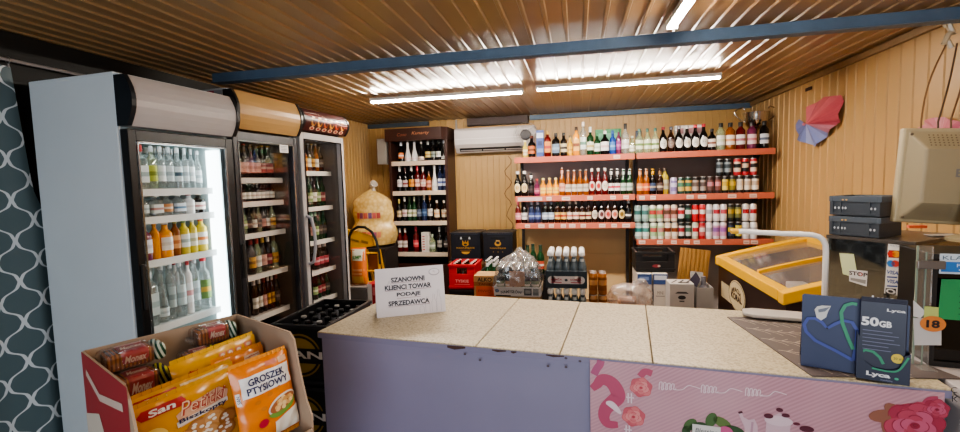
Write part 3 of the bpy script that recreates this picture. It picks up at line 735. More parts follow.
PW = 'pinwheel wall'
srow(zB[0],
 rep((640.2, 647.8, 655.2), 'squat', 'olive', '#e2e4cc', '#7a9a5a', '#3f6a5a', None, .82, 1.0, 'greenish bottle with white label')+
 [(663, 'ovalb', 'black', '#e6e2da', '#d2cdc4', '#8a2a2a', None, 1.15, .92, 'dark bottle with white oval and maroon cap'),
  (670.8, 'ovalb', 'brown', '#6a5a54', '#8a7a70', '#4a4a54', None, 1.1, .92, 'dark bottle with brown label'),
  (678.8, 'ovalb', 'black', '#e6e2da', '#d2cdc4', '#8a8488', None, 1.15, .92, 'dark bottle with white oval and grey cap'),
  (686.7, 'ovalb', 'black', '#e6e2da', '#d8c8b4', '#b9b4b0', None, 1.15, .92, 'dark bottle with white oval and silver cap'),
  (694.3, 'ovalb', 'black', '#e6e2da', '#d2cdc4', '#c9303a', None, 1.15, .94, 'dark bottle with white oval and red cap'),
  (702.2, 'ovalb', 'black', '#e6e2da', '#d2cdc4', '#b9303a', None, 1.15, .96, 'dark bottle with white oval and bright red cap'),
  (710.8, 'liquor', 'black', '#e6ddd2', '#8a5a4a', '#2a2424', None, .95, .74, 'short black bottle with white and brown label'),
  (719.8, 'syrup', 'olive', '#e9e9e0', '#d2d8b8', '#221f1e', None, .98, 1.02, 'pale green syrup bottle with white label'),
  (729.5, 'syrup', 'amber', '#f0e2d2', '#e0a070', '#221f1e', None, .98, 1.02, 'orange syrup bottle with white label'),
  (739.6, 'syrup', 'red', '#e6e0e0', '#b06a74', '#221f1e', None, .98, 1.02, 'dark red syrup bottle with white label'),
  (750.8, 'syrup', 'purple', '#e9cfd2', '#d0808a', '#221f1e', None, .98, 1.02, 'purple syrup bottle with pink label'),
  (763, 'syrup', 'black', '#d6dae0', '#5a6478', '#221f1e', None, .98, 1.02, 'black syrup bottle with blue-grey label')], 'top corner shelf', 'bottles on the top corner shelf', Y=RF+.06, count=PW, rev=True)
P = atY(636, 190, RF+.1)
carton('gift_box', 'narrow dark blue box at the join of the two racks, top shelf', 'box', (XM+.045, RF+.10, zB[0]), (.05, .06, .225), M('#39415a', .5))
for i, px in enumerate((680, 690, 700)):
    P = atY(px, 190, RF+.17)
    carton('white_box', 'white box behind the oval-labelled bottles, %s from the pinwheel wall' % ORD[2-i], 'box', (P.x, RF+.18, zB[0]), (.088, .07, .262), M('#d9d2cc', .6), group='white boxes behind the bottles',
      inks=lambda k, w, h: k.rect(-w*.35, w*.35, h*.7, h*.9, M('#b98a8a', .5)))
for i, (px, g, lb, md, cp, nk, wd_) in enumerate([(640, 'amber', '#e08a54', '#f0c090', '#e6ddd2', '#d99a6a', 'amber bottle with orange label beside the upright'), (646.3, 'amber', '#d9663a', '#f0b080', '#c9a890', '#d9a070', 'amber bottle with red-orange label, second along'),
      (652.6, 'black', '#3a4a6a', '#c0a890', '#e6b020', '#e6b020', 'dark bottle with yellow foil neck'), (660, 'brown', '#5a4a44', '#c9b8a0', '#3a2a20', '#8a6a44', 'dark bottle with dull label next to the pale bottle')]):
    P = atY(px, 190, RF+.075)
    bottle('beer', (P.x, RF+.075, zB[1]+.0015), 0, GLASS[g], lb, md, cp, wd_+', middle corner shelf', 'beers on the middle corner shelf', 1.0, .95, nk)
P = atY(666.2, 190, RF+.075); bottle('vodka', (P.x, P.y+.07, zB[1]+.0015), 0, GLASS['lemon'], '#d9d0b0', '#c9b48a', '#5a4a3a', 'pale slim-necked bottle among cans on the middle corner shelf', 'beers on the middle corner shelf', .95, .86)
def canrow(z, xs, where, group, Y=RF+.055, sh=.97, rev=True):
    n = len(xs)
    xx, rr = fit([atY(q[0], 190, Y).x for q in xs], [.0335*.99]*n)
    for i, (px, base, band, art, w) in enumerate(xs):
        P = V3((xx[i], Y, 0))
        can((P.x, Y, z+.0015), random.uniform(-.2, .2), base, band, '%s, %s from %s, %s' % (w, ORD[n-1-i], PW, where), group, rr[i]/.0335, sh, art=art)
canrow(zB[1], [(674.6, '#b9aed0', '#d6cfe6', '#8a7ab0', 'lilac can'), (681.2, '#24443a', '#4a7a64', '#c9b46a', 'dark green can'), (688, '#1f3f34', '#3f6f5a', '#d9a84a', 'dark green can with gold'),
 (695.2, '#26201f', '#6a5a54', '#b9a89a', 'black can'), (702, '#201c1c', '#5a4a48', '#a89a90', 'black can with grey print'), (711.2, '#3a2824', '#c98a94', '#6a4a44', 'brown can with pink stripe'), (718, '#3a2420', '#d08a90', '#7a4a44', 'dark can with pink stripe'),
 (725.3, '#1c1a18', '#d2b040', '#e6d070', 'black and yellow can'), (732.2, '#1c1a18', '#c9a83a', '#8a7a2a', 'black can with yellow mark'), (739.5, '#2a211f', '#d9c8b0', '#e6dccb', 'black and cream can'), (746.4, '#2a211f', '#cdb8a0', '#e6dccb', 'dark can with cream swirl'), (753, '#2a211f', '#c9b298', '#efe6d8', 'dark and cream can at the end')],
 'middle corner shelf', 'cans on the middle corner shelf')
zt = zB[1]+.1655
canrow(zt, [(719.5, '#17171a', '#3a4248', '#8a9498', 'black can on top'), (727, '#17171a', '#3a4248', '#8a9498', 'black can on top with grey print'), (737.5, '#c2343a', '#1c1a1c', '#e0c8b4', 'red-topped dark can on top'), (744.8, '#c2343a', '#d9bfa8', '#1c1a1c', 'red-topped cream can on top'), (752, '#b9303a', '#1c1a1c', '#e0c8b4', 'red and black can on top')], 'middle corner shelf', 'cans stacked on the middle corner shelf', sh=.9)
BOT = [(638.6, '#9fb9b4', '#3f8a86', '#d9e6e2', 'teal and white can'), (645.4, '#b4cac4', '#4a9088', '#e6eeea', 'pale teal can'), (654.3, '#d8e2cc', '#c0605a', '#a8c89a', 'pale green can with red print'), (661, '#dfe8d4', '#c98a84', '#b4d0a4', 'pale green can'),
 (668.6, '#d9cbb6', '#7a3a24', '#efe6d6', 'cream can with brown foot'), (675.4, '#dccfba', '#8a4a2a', '#efe6d6', 'cream can with rust foot'), (682.3, '#1e2624', '#a83a44', '#d9d4d0', 'black can with red mark'), (688.6, '#1c2422', '#4a6a5a', '#c9c9c4', 'black can with green mark'),
 (695.4, '#c9d0b8', '#c23038', '#e6e2d6', 'red and pale green can'), (702, '#b9242e', '#e0d4d0', '#d06a6a', 'red can'), (709, '#e2dee2', '#b8b4c0', '#f0eef0', 'white can'), (716, '#e6e0e6', '#9a6ab0', '#d8a0c0', 'white can with purple print'), (723, '#e6e0e6', '#a86ab8', '#d8a0c0', 'white can with violet print'),
 (731, '#1a1c24', '#d9c030', '#3a4a6a', 'black and yellow can'), (737.8, '#161a22', '#c9b02a', '#e6d860', 'dark can with yellow emblem'), (746, '#e2e2e4', '#b9bcc4', '#f0f0f0', 'white can with silver print'), (753.4, '#e4e4e6', '#c4c6cc', '#f0f0f0', 'white can at the end of the row')]
canrow(zB[2], BOT, 'lower can row', 'cans on the lowest corner shelf', sh=.96)
TOPC = [(638, '#8fa8a4', '#3f6f6c', '#a9c4be', 'grey teal can'), (644.8, '#8fa8a4', '#4a7a76', '#a9c4be', 'teal can'), (653.4, '#e2e6d6', '#c24a48', '#9ac08a', 'white can with red and green print'), (660, '#e4e8da', '#c9605a', '#9ac08a', 'white can with red oval'),
 (667.5, '#e0d4c0', '#6a4a3a', '#c98a8a', 'cream can with brown print'), (674, '#e2d6c4', '#7a4a3a', '#d09a90', 'cream can with rosy print'), (682, '#1c2220', '#c0303a', '#e6e0dc', 'black can with red and white bars'), (688.4, '#1a201e', '#e0dcd8', '#3a5a4a', 'black can with white bar'),
 (696, '#c8262e', '#e8e0dc', '#c8262e', 'red can with white slash'), (702.6, '#d2474c', '#efe6e2', '#c8262e', 'red and white can'), (709.4, '#dcdade', '#b0b0b8', '#eceaec', 'silver-white can'), (716.6, '#e8e4e6', '#c2404c', '#f0eaea', 'white can with red lettering'), (723.2, '#e8e4e6', '#cc5a64', '#f0eaea', 'white can with rosy lettering'),
 (731, '#232420', '#b99a3a', '#6a6a44', 'black and gold can'), (737.4, '#20221e', '#d0b84a', '#7a7a4a', 'dark can with gold disc'), (745, '#e6e2de', '#b8303a', '#efeae6', 'white can with red band'), (751.8, '#e6e2de', '#b8303a', '#efeae6', 'white can with broad red band')]
canrow(zB[2]+.1665, TOPC, 'upper can row', 'cans stacked on the lowest corner shelf', sh=.96)

# ------------------------------------------------------------------ dark wine cabinet
CY = 4.93; cx0, cx1 = atY(390, 190, CY).x, -1.415
WBR = M('#3f2219', .4, noise=.15, ns=5); WDK = M('#22120d', .5, noise=.1)
hz0, hz1 = atY(418, 140.5, CY).z, atY(418, 128, CY).z
wc = thing('wine_cabinet', 'tall dark brown open wine cabinet with cream price strips, beside the air conditioner', 'cabinet', (0, CY, 0))
D_ = YB-CY-.012
MB().box(cx0, cx0+.03, 0, D_, 0, hz1-.02).build('side_panel', WBR, wc, bevel=.002)
MB().box(cx1-.03, cx1, 0, D_, 0, hz1-.02).build('side_panel', WBR, wc, bevel=.002)
MB().box(cx0+.03, cx1-.03, D_-.015, D_, 0, hz1-.02).build('back_panel', WDK, wc)
MB().prism([(cx0-.02, -.045), (cx1-.05, -.045), (cx1+.012, .02), (cx1+.012, D_), (cx0-.02, D_)], hz0, hz1).build('cornice', WBR, wc, bevel=.004)
k = Ink(lambda u, v, l: V3((u, -.0465-l, v))); xm = (cx0+cx1)/2-.06
k.text('Cono', xm-.10, (hz0+hz1)/2, .036, M('#b06a4a', .5), 1, slant=.3); k.text('Kunarty', xm+.12, (hz0+hz1)/2+.006, .045, M('#c98a62', .5), 1, w=.20, slant=.3, bold=.01)
k.build('cornice_lettering', wc)
zW = []
for j, y in enumerate((161.6, 191.6, 221.8, 253)):
    z = atY(421, y, CY).z; zW.append(z)
    s = MB().box(cx0+.031, cx1-.031, .012, D_-.016, z-.02, z).build('shelf', WDK, wc)
    MB().box(cx0+.031, cx1-.031, 0, .011, z-.040, z+.010).build('price_strip', M('#d9c6b0', .45), s)
MB().box(cx0+.031, cx1-.031, .01, D_-.016, .02, .62).build('base_cupboard', WBR, wc, bevel=.003)
def wrow(j, items, nm):
    xx, rr = fit([atY(it[0], 190, CY+.085).x for it in items if it], [brad(it[1], it[6]) for it in items], cx0+.034, cx1-.034)
    room = (zW[j-1]-.042 if j else hz0-.002)-zW[j]-.003
    for i, it in enumerate(items):
        px, kind, gl, lb, md, cp, sr, sh, wd_ = it; P = V3((xx[i], 0, 0)); sr = rr[i]/brad(kind, 1); sh = min(sh, room/(KIND[kind]['H']+.002))
        bottle(kind, (P.x, CY+.085, zW[j]+.0015), 0, GLASS[gl], lb, md, cp, '%s, %s from popcorn bag, %s wine cabinet shelf' % (wd_, ORD[i], nm), 'bottles in the wine cabinet', sr, sh)
wrow(0, [(402.7, 'wine', 'black', '#d97a3a', '#e6e2e0', '#cfd0dc', .9, .96, 'dark bottle with orange and white label'), (409.3, 'flute', 'white', '#ead9d6', '#e0c8c4', '#e9e4e2', .95, 1, 'pink-white tapering bottle'), (416, 'flute', 'white', '#e8dcdc', '#e2ccc8', '#efeaea', .95, 1, 'white tapering bottle'),
  (422.8, 'flute', 'black', '#e6d6cc', '#c9a89a', '#d9c8c4', .9, .98, 'dark tapering bottle with white neck'), (429.4, 'wine', 'black', '#e2cf8a', '#b9974a', '#c9c4c0', .9, .98, 'dark bottle with yellow round label'), (435, 'wine', 'black', '#8f9a92', '#5f6a62', '#20242a', .85, .96, 'black bottle with grey label'),
  (440.8, 'wine', 'black', '#e6e2da', '#c9c8b8', '#1a1f1a', .85, .96, 'black bottle with white label'), (446, 'flute', 'black', '#e4e2dc', '#c4c2b4', '#dfdfe4', .75, 1, 'dark bottle with silver-white foil')], 'top')
wrow(1, [(400.3, 'wine', 'black', '#e4dcdc', '#c9babc', '#e6e0dc', .88, .96, 'dark bottle with white label and cap'), (405.8, 'wine', 'black', '#c9b4b4', '#8a3a3a', '#4a2a2a', .8, .92, 'dark bottle with grey-red label'), (412, 'wine', 'black', '#e0973a', '#c9742a', '#e2dcd6', .88, .98, 'dark bottle with orange label'), (417.8, 'wine', 'red', '#e2c0b4', '#c98a7c', '#d8344a', .88, .98, 'dark red bottle with red foil'),
  (423.7, 'wine', 'red', '#d9b0a4', '#e2d8cc', '#c9bfb4', .88, .94, 'red bottle with pink label'), (429.4, 'liquor', 'amber', '#d99a84', '#b86a54', '#2a1a14', .85, .82, 'shorter rose bottle'), (435.3, 'flute', 'white', '#d9d6d2', '#cfc8c2', '#e6e4e2', .95, 1.04, 'white tapering bottle'), (441.3, 'wine', 'blue', '#d6dae6', '#4a5a9a', '#232a52', .8, .97, 'dotted navy bottle'), (446, 'wine', 'blue', '#d6dae6', '#4a5a9a', '#232a52', .75, .97, 'narrow dotted navy bottle')], 'second')
wrow(2, [(398.5, 'wine', 'black', '#d9c4a0', '#a8946a', '#c9b45a', .82, .86, 'dark bottle with tan label and gold foil'), (404, 'wine', 'black', '#e2d0cc', '#b98a8a', '#e6e0de', .82, .94, 'dark bottle with pinkish label'), (409.2, 'wine', 'green', '#dedcc8', '#8a9a6a', '#3a4a2a', .8, .94, 'green bottle with pale label'), (413.6, 'wine', 'green', '#d8d6be', '#b0ac7a', '#c9c4a8', .75, .94, 'green bottle with cream label'),
  (418.3, 'wine', 'black', '#5a6478', '#8a94a4', '#1a1c22', .8, .96, 'black bottle with slate label'), (423.7, 'wine', 'blue', '#34527c', '#6a86ac', '#d9c8b4', .85, 1, 'dark bottle with blue label'), (429.5, 'wine', 'black', '#e2dcd6', '#c9bcae', '#c98a5a', .85, 1, 'dark bottle with white label and copper foil'), (436.3, 'squat', 'brown', '#e2cfb0', '#d8a878', '#e0d0c0', .75, 1.0, 'round bottle with cream basket'), (443.6, 'squat', 'brown', '#e0cdb0', '#c99a74', '#d8c8b8', .75, 1.0, 'round bottle with cream straw cover')], 'third')
wrow(3, [(397.8, 'wine', 'red', '#e0d8d0', '#b9a89c', '#e2dcd4', .85, .92, 'dark bottle with white label'), (403.2, 'wine', 'red', '#dcd4cc', '#b4a498', '#dcd6ce', .85, .92, 'dark red bottle with white label'), (414.2, 'wine', 'red', '#c9404a', '#e08a84', '#c22a3c', .9, .98, 'dark bottle with bright red label'),
  (430.6, 'squat', 'olive', '#9aa890', '#d6d8c8', '#a8b4a0', .85, .88, 'silver-green round bottle'), (438, 'wine', 'black', '#9a948c', '#6a645c', '#e6e2de', .85, .96, 'dark bottle with grey label and white cap'), (444.6, 'wine', 'black', '#5a504a', '#d9cfc6', '#3a2a2a', .8, .93, 'dark bottle with small label')], 'bottom')
P = atY(423, 190, CY+.04)
def whitebox(k, w, h):
    for i in range(6): k.rect(-w*.38, -w*.05, h*(.12+.13*i), h*(.17+.13*i), M('#c04a4a', .5))
    k.rect(w*.1, w*.4, h*.1, h*.9, M('#cfc6bd', .5))
carton('gift_box', 'white box with red print on the wine cabinet\'s bottom shelf', 'box', (P.x, CY+.05, zW[3]), (.090, .075, .232), M('#dcd4cc', .5), inks=whitebox)

# ------------------------------------------------------------------ air conditioner, fan, junction box, cables
a0, a1 = atY(454, 127, 5.06), atY(535, 152, 5.06)
ax0, ax1, az1, az0 = a0.x, a1.x, a0.z-.02, atY(454, 153, 5.06).z
ac = thing('air_conditioner', 'white wall-mounted air conditioner above the black crates', 'air conditioner', ((ax0+ax1)/2, YB-.01, (az0+az1)/2)); W_ = ax1-ax0; H_ = az1-az0
AW = M('#d3cac6', .3); 
pr = [(0, -H_/2), (-.13, -H_/2), (-.19, -H_/2+.055), (-.215, -H_/2+.09), (-.215, H_/2-.03), (-.20, H_/2-.004), (-.18, H_/2), (0, H_/2)]
mb = MB(); mb.prism(pr, -W_/2, W_/2, 0, Matrix(((0, 0, 1, 0), (1, 0, 0, 0), (0, 1, 0, 0), (0, 0, 0, 1)))); mb.build('casing', AW, ac, bevel=.006)
MB().box(-W_/2+.006, W_/2-.006, -.219, -.216, .012, .017).build('front_seam', M('#efe9e6', .3), ac)
def acs(x0, x1, za, zb, off, nm, mt):
    f = lambda z: -.13-(z+H_/2)/.055*.06-off
    MB().add([(x0, f(za), za), (x1, f(za), za), (x1, f(zb), zb), (x0, f(zb), zb)], [(0, 1, 2, 3)]).build(nm, mt, ac)
acs(-W_/2+.05, W_/2-.04, -H_/2+.012, -H_/2+.050, .002, 'air_outlet', M('#141313', .6))
for i in range(3):
    x = -W_/2+.06+(W_-.13)*i/3; acs(x, x+(W_-.13)/3-.014, -H_/2+.020, -H_/2+.029, .004, 'louvre', AW)
FX = atY(526, 135, 4.88)
fn_ = thing('wall_fan', 'small round clear-bladed fan beside the air conditioner, above the bottle rack', 'fan', (FX.x, 4.88, FX.z))
MB().lathe([(.02, 0), (.045, .004), (.05, .05), (.03, .09)], 16).build('motor', M('#2a2626', .4), fn_).rotation_euler = (R(-90), 0, 0)
cg = MB()
for rr in (.04, .07, .10, .13): cg.tube([(rr*math.cos(2*pi*i/24), -.035+.02*(rr/.13), rr*math.sin(2*pi*i/24)) for i in range(24)], .0018, 4, closed=True)
for i in range(20): cg.tube([(.02*math.cos(2*pi*i/20), -.035, .02*math.sin(2*pi*i/20)), (.13*math.cos(2*pi*i/20), -.015, .13*math.sin(2*pi*i/20))], .0013, 4)
cg.build('guard_grille', M('#b9b4b0', .3, .4), fn_)
for i in range(3):
    a = 2*pi*i/3+.5
    bl = MB().grid(lambda u, v: V3(((.02+.10*u)*math.cos(a+(v-.5)*1.5*(.5+.5*math.sin(pi*min(1, u+.25)))), -.012+.02*(v-.5), (.02+.10*u)*math.sin(a+(v-.5)*1.5*(.5+.5*math.sin(pi*min(1, u+.25)))))), 6, 6)
    bl.build('blade', glassy('#d9d2cc', .6, .1, .1, 'clear_blade'), fn_)
MB().lathe([(.055, 0), (.055, .040), (.048, .050), (.012, .054)], 16).build('hub', M('#2a2626', .4), fn_).rotation_euler = (R(90), 0, 0)
MB().tube([(0, .085, 0), (0, .20, -.01), (0, .25, -.03), (0, .389, -.03)], .012, 8).box(-.03, .03, .382, .392, -.07, .01).build('wall_bracket', M('#c9c4c0', .4), fn_)
b0, b1 = atY(384.5, 141, YB-.07), atY(396, 165, YB-.07)
jb = thing('junction_box', 'grey electrical box hanging at the side of the wine cabinet, below its cornice', 'box', (cx0-.084, CY+.065, (b0.z+b1.z)/2)); w2, h2 = .060, (b0.z-b1.z)/2
MB().box(-w2, w2, -.06, 0, -h2, h2).build('junction_box_body', M('#8a857e', .5, noise=.05), jb, bevel=.006)  # body of the box itself
MB().box(-w2+.008, w2-.008, -.066, -.0605, -h2+.008, h2-.008).build('box_lid', M('#96918a', .45), jb, bevel=.004)
def cable(name, pts, r, mat, label): return tag(MB().tube(pts, r, 6).build(name, mat, smooth=True), label, 'cable')
P = V3((cx1+.032, 0, 0)); cable('conduit', [(P.x, YB-.03, CEIL-.012), (P.x, YB-.03, az1-.03), (P.x+.03, YB-.05, az1-.06)], .012, M('#b9aea4', .5), 'grey conduit running down from the ceiling beside the air conditioner')
pts = []
for i in range(25):
    s = i/24; p = atY(508+3.5*math.sin(i*1.1)+(2 if i > 14 else 0), 156+90*s, YB-.015); pts.append((p.x, YB-.015, p.z))
cable('hanging_cable', pts, .004, M('#6b4a26', .6), 'thin brown cable hanging wavily below the air conditioner')
# trophy
P = atY(756, 148, RF+.19)
tp = thing('trophy_cup', 'silver two-handled trophy cup behind the syrup bottles', 'trophy', (P.x, RF+.20, zB[0]+.0015)); SIL = M('#c9c2ba', .16, 1)
MB().lathe([(.05, 0), (.05, .05), (.045, .055)], 20).build('plinth', M('#1c1a1a', .3), tp)
MB().lathe([(.04, .056), (.03, .065), (.016, .10), (.014, .17), (.03, .20)], 20).build('stem', SIL, tp, smooth=True)
MB().lathe([(.02, .19), (.055, .205), (.085, .235), (.10, .275), (.104, .315), (.112, .345), (.108, .348), (.098, .31), (.06, .23)], 24, cap1=False).build('bowl', SIL, tp, smooth=True)
for s in (-1, 1):
    pts = [(s*(.098+.075*math.sin(pi*i/14)+.018*i/14), 0, .262+.135*i/14+(.02*math.sin(pi*i/14))) for i in range(15)]
    pts += [(s*(.106), 0, .392), (s*.100, 0, .378)]
    MB().tube(pts, .007, 8).build('handle', SIL, tp, smooth=True)
# pinwheel / paper fans on the side wall
def pinfan(label, px, base, tip):
    pts = [atX(x, y, XR-.03) for x, y in px]; c = atX(*base, XR-.045)
    t = thing('paper_fan', label, 'paper fan', (XR-.02, c.y, c.z))
    n = len(pts)
    for i in range(n-1):
        a, b = pts[i], pts[i+1]; m_ = (a+b)/2; 
        f = MB(); o = V3((XR-.02, c.y, c.z))
        mid = V3((XR-.012-.03*(i % 2), m_.y, m_.z))
        f.add([c-o, a-o, mid-o, b-o], [(0, 1, 2), (0, 2, 3)]); f.build('fold', M(tip[i], .55, noise=.08, ns=8), t)
    ro = MB().lathe([(.012, 0), (.012, .012), (.004, .016)], 10).build('rosette', M('#d98a94', .5), t); ro.rotation_euler = (0, R(-90), 0)
    ro.location = V3((-.034, 0, 0))
    return t
pinfan('folded pink and blue paper fan pinned to the tan side wall', [(806, 107), (824, 97), (841, 95), (841, 108), (839, 119), (836, 125), (828, 133), (821, 141), (815, 147), (806, 143), (797, 140), (796, 130), (799, 119)], (806, 124),
  ['#c96a74', '#c4626c', '#b9545f', '#b04c58', '#a84a58', '#b07080', '#7f86b4', '#7a84b8', '#9aa2cc', '#7480b4', '#6f7ab0', '#7f86b8'])
pinfan('pink paper fan showing above the beige monitor', [(917, 128), (924, 121), (934, 117.5), (945, 117), (958, 121), (966, 128)], (941, 134), ['#c98a90', '#c4747e', '#cf9096', '#c4747e', '#b9687a'])
for px, nm in ((808, 1), (822, 2)):
    pass
P = atX(808.5, 89, XR-.012)
tag(MB().box(-.004, .004, -.045, .045, -.012, .012).build('wall_slot', M('#3a2414', .7)), 'small dark cut-out in the side wall above the pink paper fan', 'slot').location = (XR-.0115, P.y, P.z)
# ------------------------------------------------------------------ stock behind the counter
def span(x0, x1, y0, y1, Y):
    a, b = atY(x0, (y0+y1)/2, Y), atY(x1, (y0+y1)/2, Y); xm = (x0+x1)/2
    return (a.x+b.x)/2, b.x-a.x, atY(xm, y0, Y).z, atY(xm, y1, Y).z
def crate(label, c, w, d, h, mat, hole=None, inks=None, group=None, rz=0, name='bottle_crate', slats=False, rim=None):
    t = thing(name, label, 'crate', c, rz, group); mb = MB(); th = .012
    mb.box(-w/2, w/2, 0, d, .002, .014)
    for y0 in (0, d-th):
        if hole:
            hx, z0, z1 = hole
            mb.box(-w/2, w/2, y0, y0+th, .014, z0).box(-w/2, -hx, y0, y0+th, z0, z1).box(hx, w/2, y0, y0+th, z0, z1).box(-w/2, w/2, y0, y0+th, z1, h)
        else: mb.box(-w/2, w/2, y0, y0+th, .014, h)
    for x0 in (-w/2, w/2-th): mb.box(x0, x0+th, th, d-th, .014, h)
    mb.build('crate_body', mat, t, bevel=.002)
    for z0, z1 in ((h-.018, h-.002), (.016, .030)):
        rb = MB(); rb.box(-w/2-.006, w/2+.006, -.006, .0, z0, z1).box(-w/2-.006, w/2+.006, d, d+.006, z0, z1).box(-w/2-.006, -w/2, 0, d, z0, z1).box(w/2, w/2+.006, 0, d, z0, z1)
        rb.build('rim', rim or mat, t)
    if inks:
        k = Ink(lambda u, v, l: V3((u, -.0008-l, v)), .0012); inks(k, w, h); k.build('front_print', t)
    return t
def plank_table(name, label, x0, x1, y0, y1, z, mat):
    t = thing(name, label, 'bench', ((x0+x1)/2, (y0+y1)/2, 0)); a, b = (x1-x0)/2, (y1-y0)/2
    MB().box(-a, a, -b, b, z-.025, z).build('bench_top', mat, t, bevel=.003)
    for sx in (-1, 1):
        for sy in (-1, 1): MB().box(sx*(a-.03)-.025, sx*(a-.03)+.025, sy*(b-.03)-.025, sy*(b-.03)+.025, 0.001, z-.026).build('leg', mat, t)
    return t
WOOD = M('#6b4d33', .6, noise=.2, ns=6); KRAFT = M('#b08a5c', .7, noise=.08, ns=6)
GOLD = M('#c9963a', .4, .3)
# pair of black crates with gold emblem on a dark bench
xA, wA, z1, z0 = span(450, 481.5, 232.5, 261.5, 4.58)
plank_table('stock_bench', 'dark wooden bench under the pair of black gold-emblem crates', -1.33, -.63, 4.57, 4.92, z0-.003, WOOD)
BKC = M('#15171f', .4, noise=.1)
def goldmark(k, w, h):
    k.ell(0, h*.60, .035, .022, GOLD, 1); 
    for i in (-1, 0, 1): k.poly([(i*.022-.012, h*.62), (i*.022+.012, h*.62), (i*.030, h*.74)], GOLD, 1)
    k.ell(0, h*.585, .018, .010, M('#15171f', .4), 2)
    k.text('KSIĄŻĘCE', 0, h*.47, .020, GOLD, 1, w=w*.62, bold=.02)
    k.ell(0, h*.34, .045, .026, GOLD, 1, 12, 0, pi, 2*pi); k.rect(-.06, .06, h*.385, h*.40, M('#8a5a20', .4), 1)
def goldmark2(k, w, h):
    k.ell(0, h*.62, .034, .026, GOLD, 1); k.ell(0, h*.65, .020, .014, M('#15171f', .4), 2); k.rect(-.02, .02, h*.68, h*.74, M('#b5935a', .4), 1)
    k.text('KSIĄŻĘCE', 0, h*.47, .020, GOLD, 1, w=w*.55, bold=.02); k.text('· · ·', 0, h*.34, .010, M('#a08040', .4), 1, w=w*.35)
for (p0, p1, inks, lb) in ((450.3, 481.0, goldmark, 'black crate with gold emblem and bottle necks in its hand hole, nearer the wine cabinet'), (482.6, 513.5, goldmark2, 'black crate with gold emblem below the cable, beside its twin')):
    x, w, a, b = span(p0, p1, 232.5, 261.5, 4.58)
    crate(lb, (x, 4.58, z0), w-.016, .31, a-z0, BKC, None, inks, 'black crates with gold emblem', rim=M('#23252e', .4))
    lid = MB().box(-w/2+.01, w/2-.01, .016, .29, (a-z0)-.02, (a-z0)-.006)
    par = [o for o in COL.objects if o.get('label') == lb][0]
    lid.build('crate_lid', BKC, par)
    k = Ink(lambda u, v, l: V3((u, -.0008-l, v)), .001)
    h = a-z0
    if inks is goldmark:
        k.rect(-.075, .075, h*.76, h*.86, M('#07080a', .6), 1); 
        for s in (-.045, .045): k.poly([(s-.012, h*.77), (s+.012, h*.77), (s+.006, h*.85), (s-.006, h*.85)], M('#a9adb2', .4), 2)
    else: k.rect(-.075, .075, h*.77, h*.84, M('#07080a', .6), 1)
    k.rect(-w*.35, w*.42, h*.93, h*.96, M('#4a5068', .4), 1); k.build('hand_hole', par)
# platform for the front rows
PZ = .40
plank_table('stock_platform', 'low wooden platform carrying the crates, packs and cartons behind the counter', -1.30, .98, 3.42, 4.42, PZ, WOOD)
PZ += .002
# red crate on a black crate
x, w, zt, zb = span(448.5, 475.5, 264.5, 289.5, 3.92)
crate('plain black crate under the red crate, behind the paper notice', (x, 3.92, PZ), w-.01, .29, zb-PZ-.003, BLK2)
RED = M('#c0242e', .4, noise=.05)
crate('red bottle crate with white lettering, standing on a black crate', (x, 3.92, zb), w-.01, .30, zt-zb, RED, (.048, (zt-zb)*.62, (zt-zb)*.86),
  lambda k, w, h: (k.text('TYSKIE', .0, h*.34, .026, M('#e6a8a4', .5), 1, w=w*.52, bold=.02), k.rect(-w*.3, w*.3, h*.20, h*.215, M('#e08a88', .5), 1)))
rc = (x, w)
def fill(cx, y0, z, nx, ny, kind, gl, lab, md, cp, label, group, dx=.068, dy=.068, sh=1, neck=None, sr=1):
    for i in range(nx):
        for j in range(ny):
            bottle(kind, (cx+(i-(nx-1)/2)*dx, y0+j*dy, z+.001), random.uniform(0, 6), GLASS[gl], lab, md, cp, label, group, sr, sh, neck)
fill(x, 3.92+.05, zb+.016, 3, 4, 'beers', 'brown', '#c9b0a0', None, '#e6c8c0', 'capped brown bottle standing in the red crate', 'bottles in the red crate', sh=.92, sr=.80, dx=(rc[1]-.01-.036-.052)/2, dy=.066)
# green-black crate of beer
x, w, zt, zb2 = span(477.5, 499.5, 272, 285, 3.93)
crate('dark green crate holding silver-necked bottles, between red crate and film-wrapped pack', (x+.012, 3.93, PZ), w-.015, .29, zt-PZ, M('#10231c', .4, noise=.1), group=None)
fill(x+.012, 3.93+.05, zt-.165, 2, 4, 'beer', 'green', None, None, '#d9d6d8', 'dark bottle with silver neck foil in the green crate', 'bottles in the green crate', neck='#c9c4c6', dx=.062, dy=.066, sr=.88)
# ALKO carton, orange carton
x, w, zt, zb2 = span(474.5, 496, 275.5, 297, 3.62)
def alko(k, w, h):
    k.rect(-w/2, w/2, h-.18, h-.0005, M('#c99a62', .6), .5); k.rect(-w*.40, w/2, 0, h-.085, M('#e8642a', .5), 1); k.rect(-w*.5, w*.5, h-.083, h-.050, M('#a8683a', .6), 1.2)
    k.text('ALKO', -.0, h-.030, .034, M('#3a2016', .6), 2, w=w*.66, bold=.03); k.text('TANIE', 0, h-.068, .018, M('#7a2a1a', .6), 2.5, w=w*.6, bold=.02); k.text('PIWO', 0, h-.125, .022, M('#b03a18', .6), 2, w=w*.6)
carton('cardboard_carton', 'orange and tan carton with dark capital lettering in front of the green crate', 'box', (x, 3.60, PZ), (w, .20, zt-PZ), KRAFT, inks=alko)
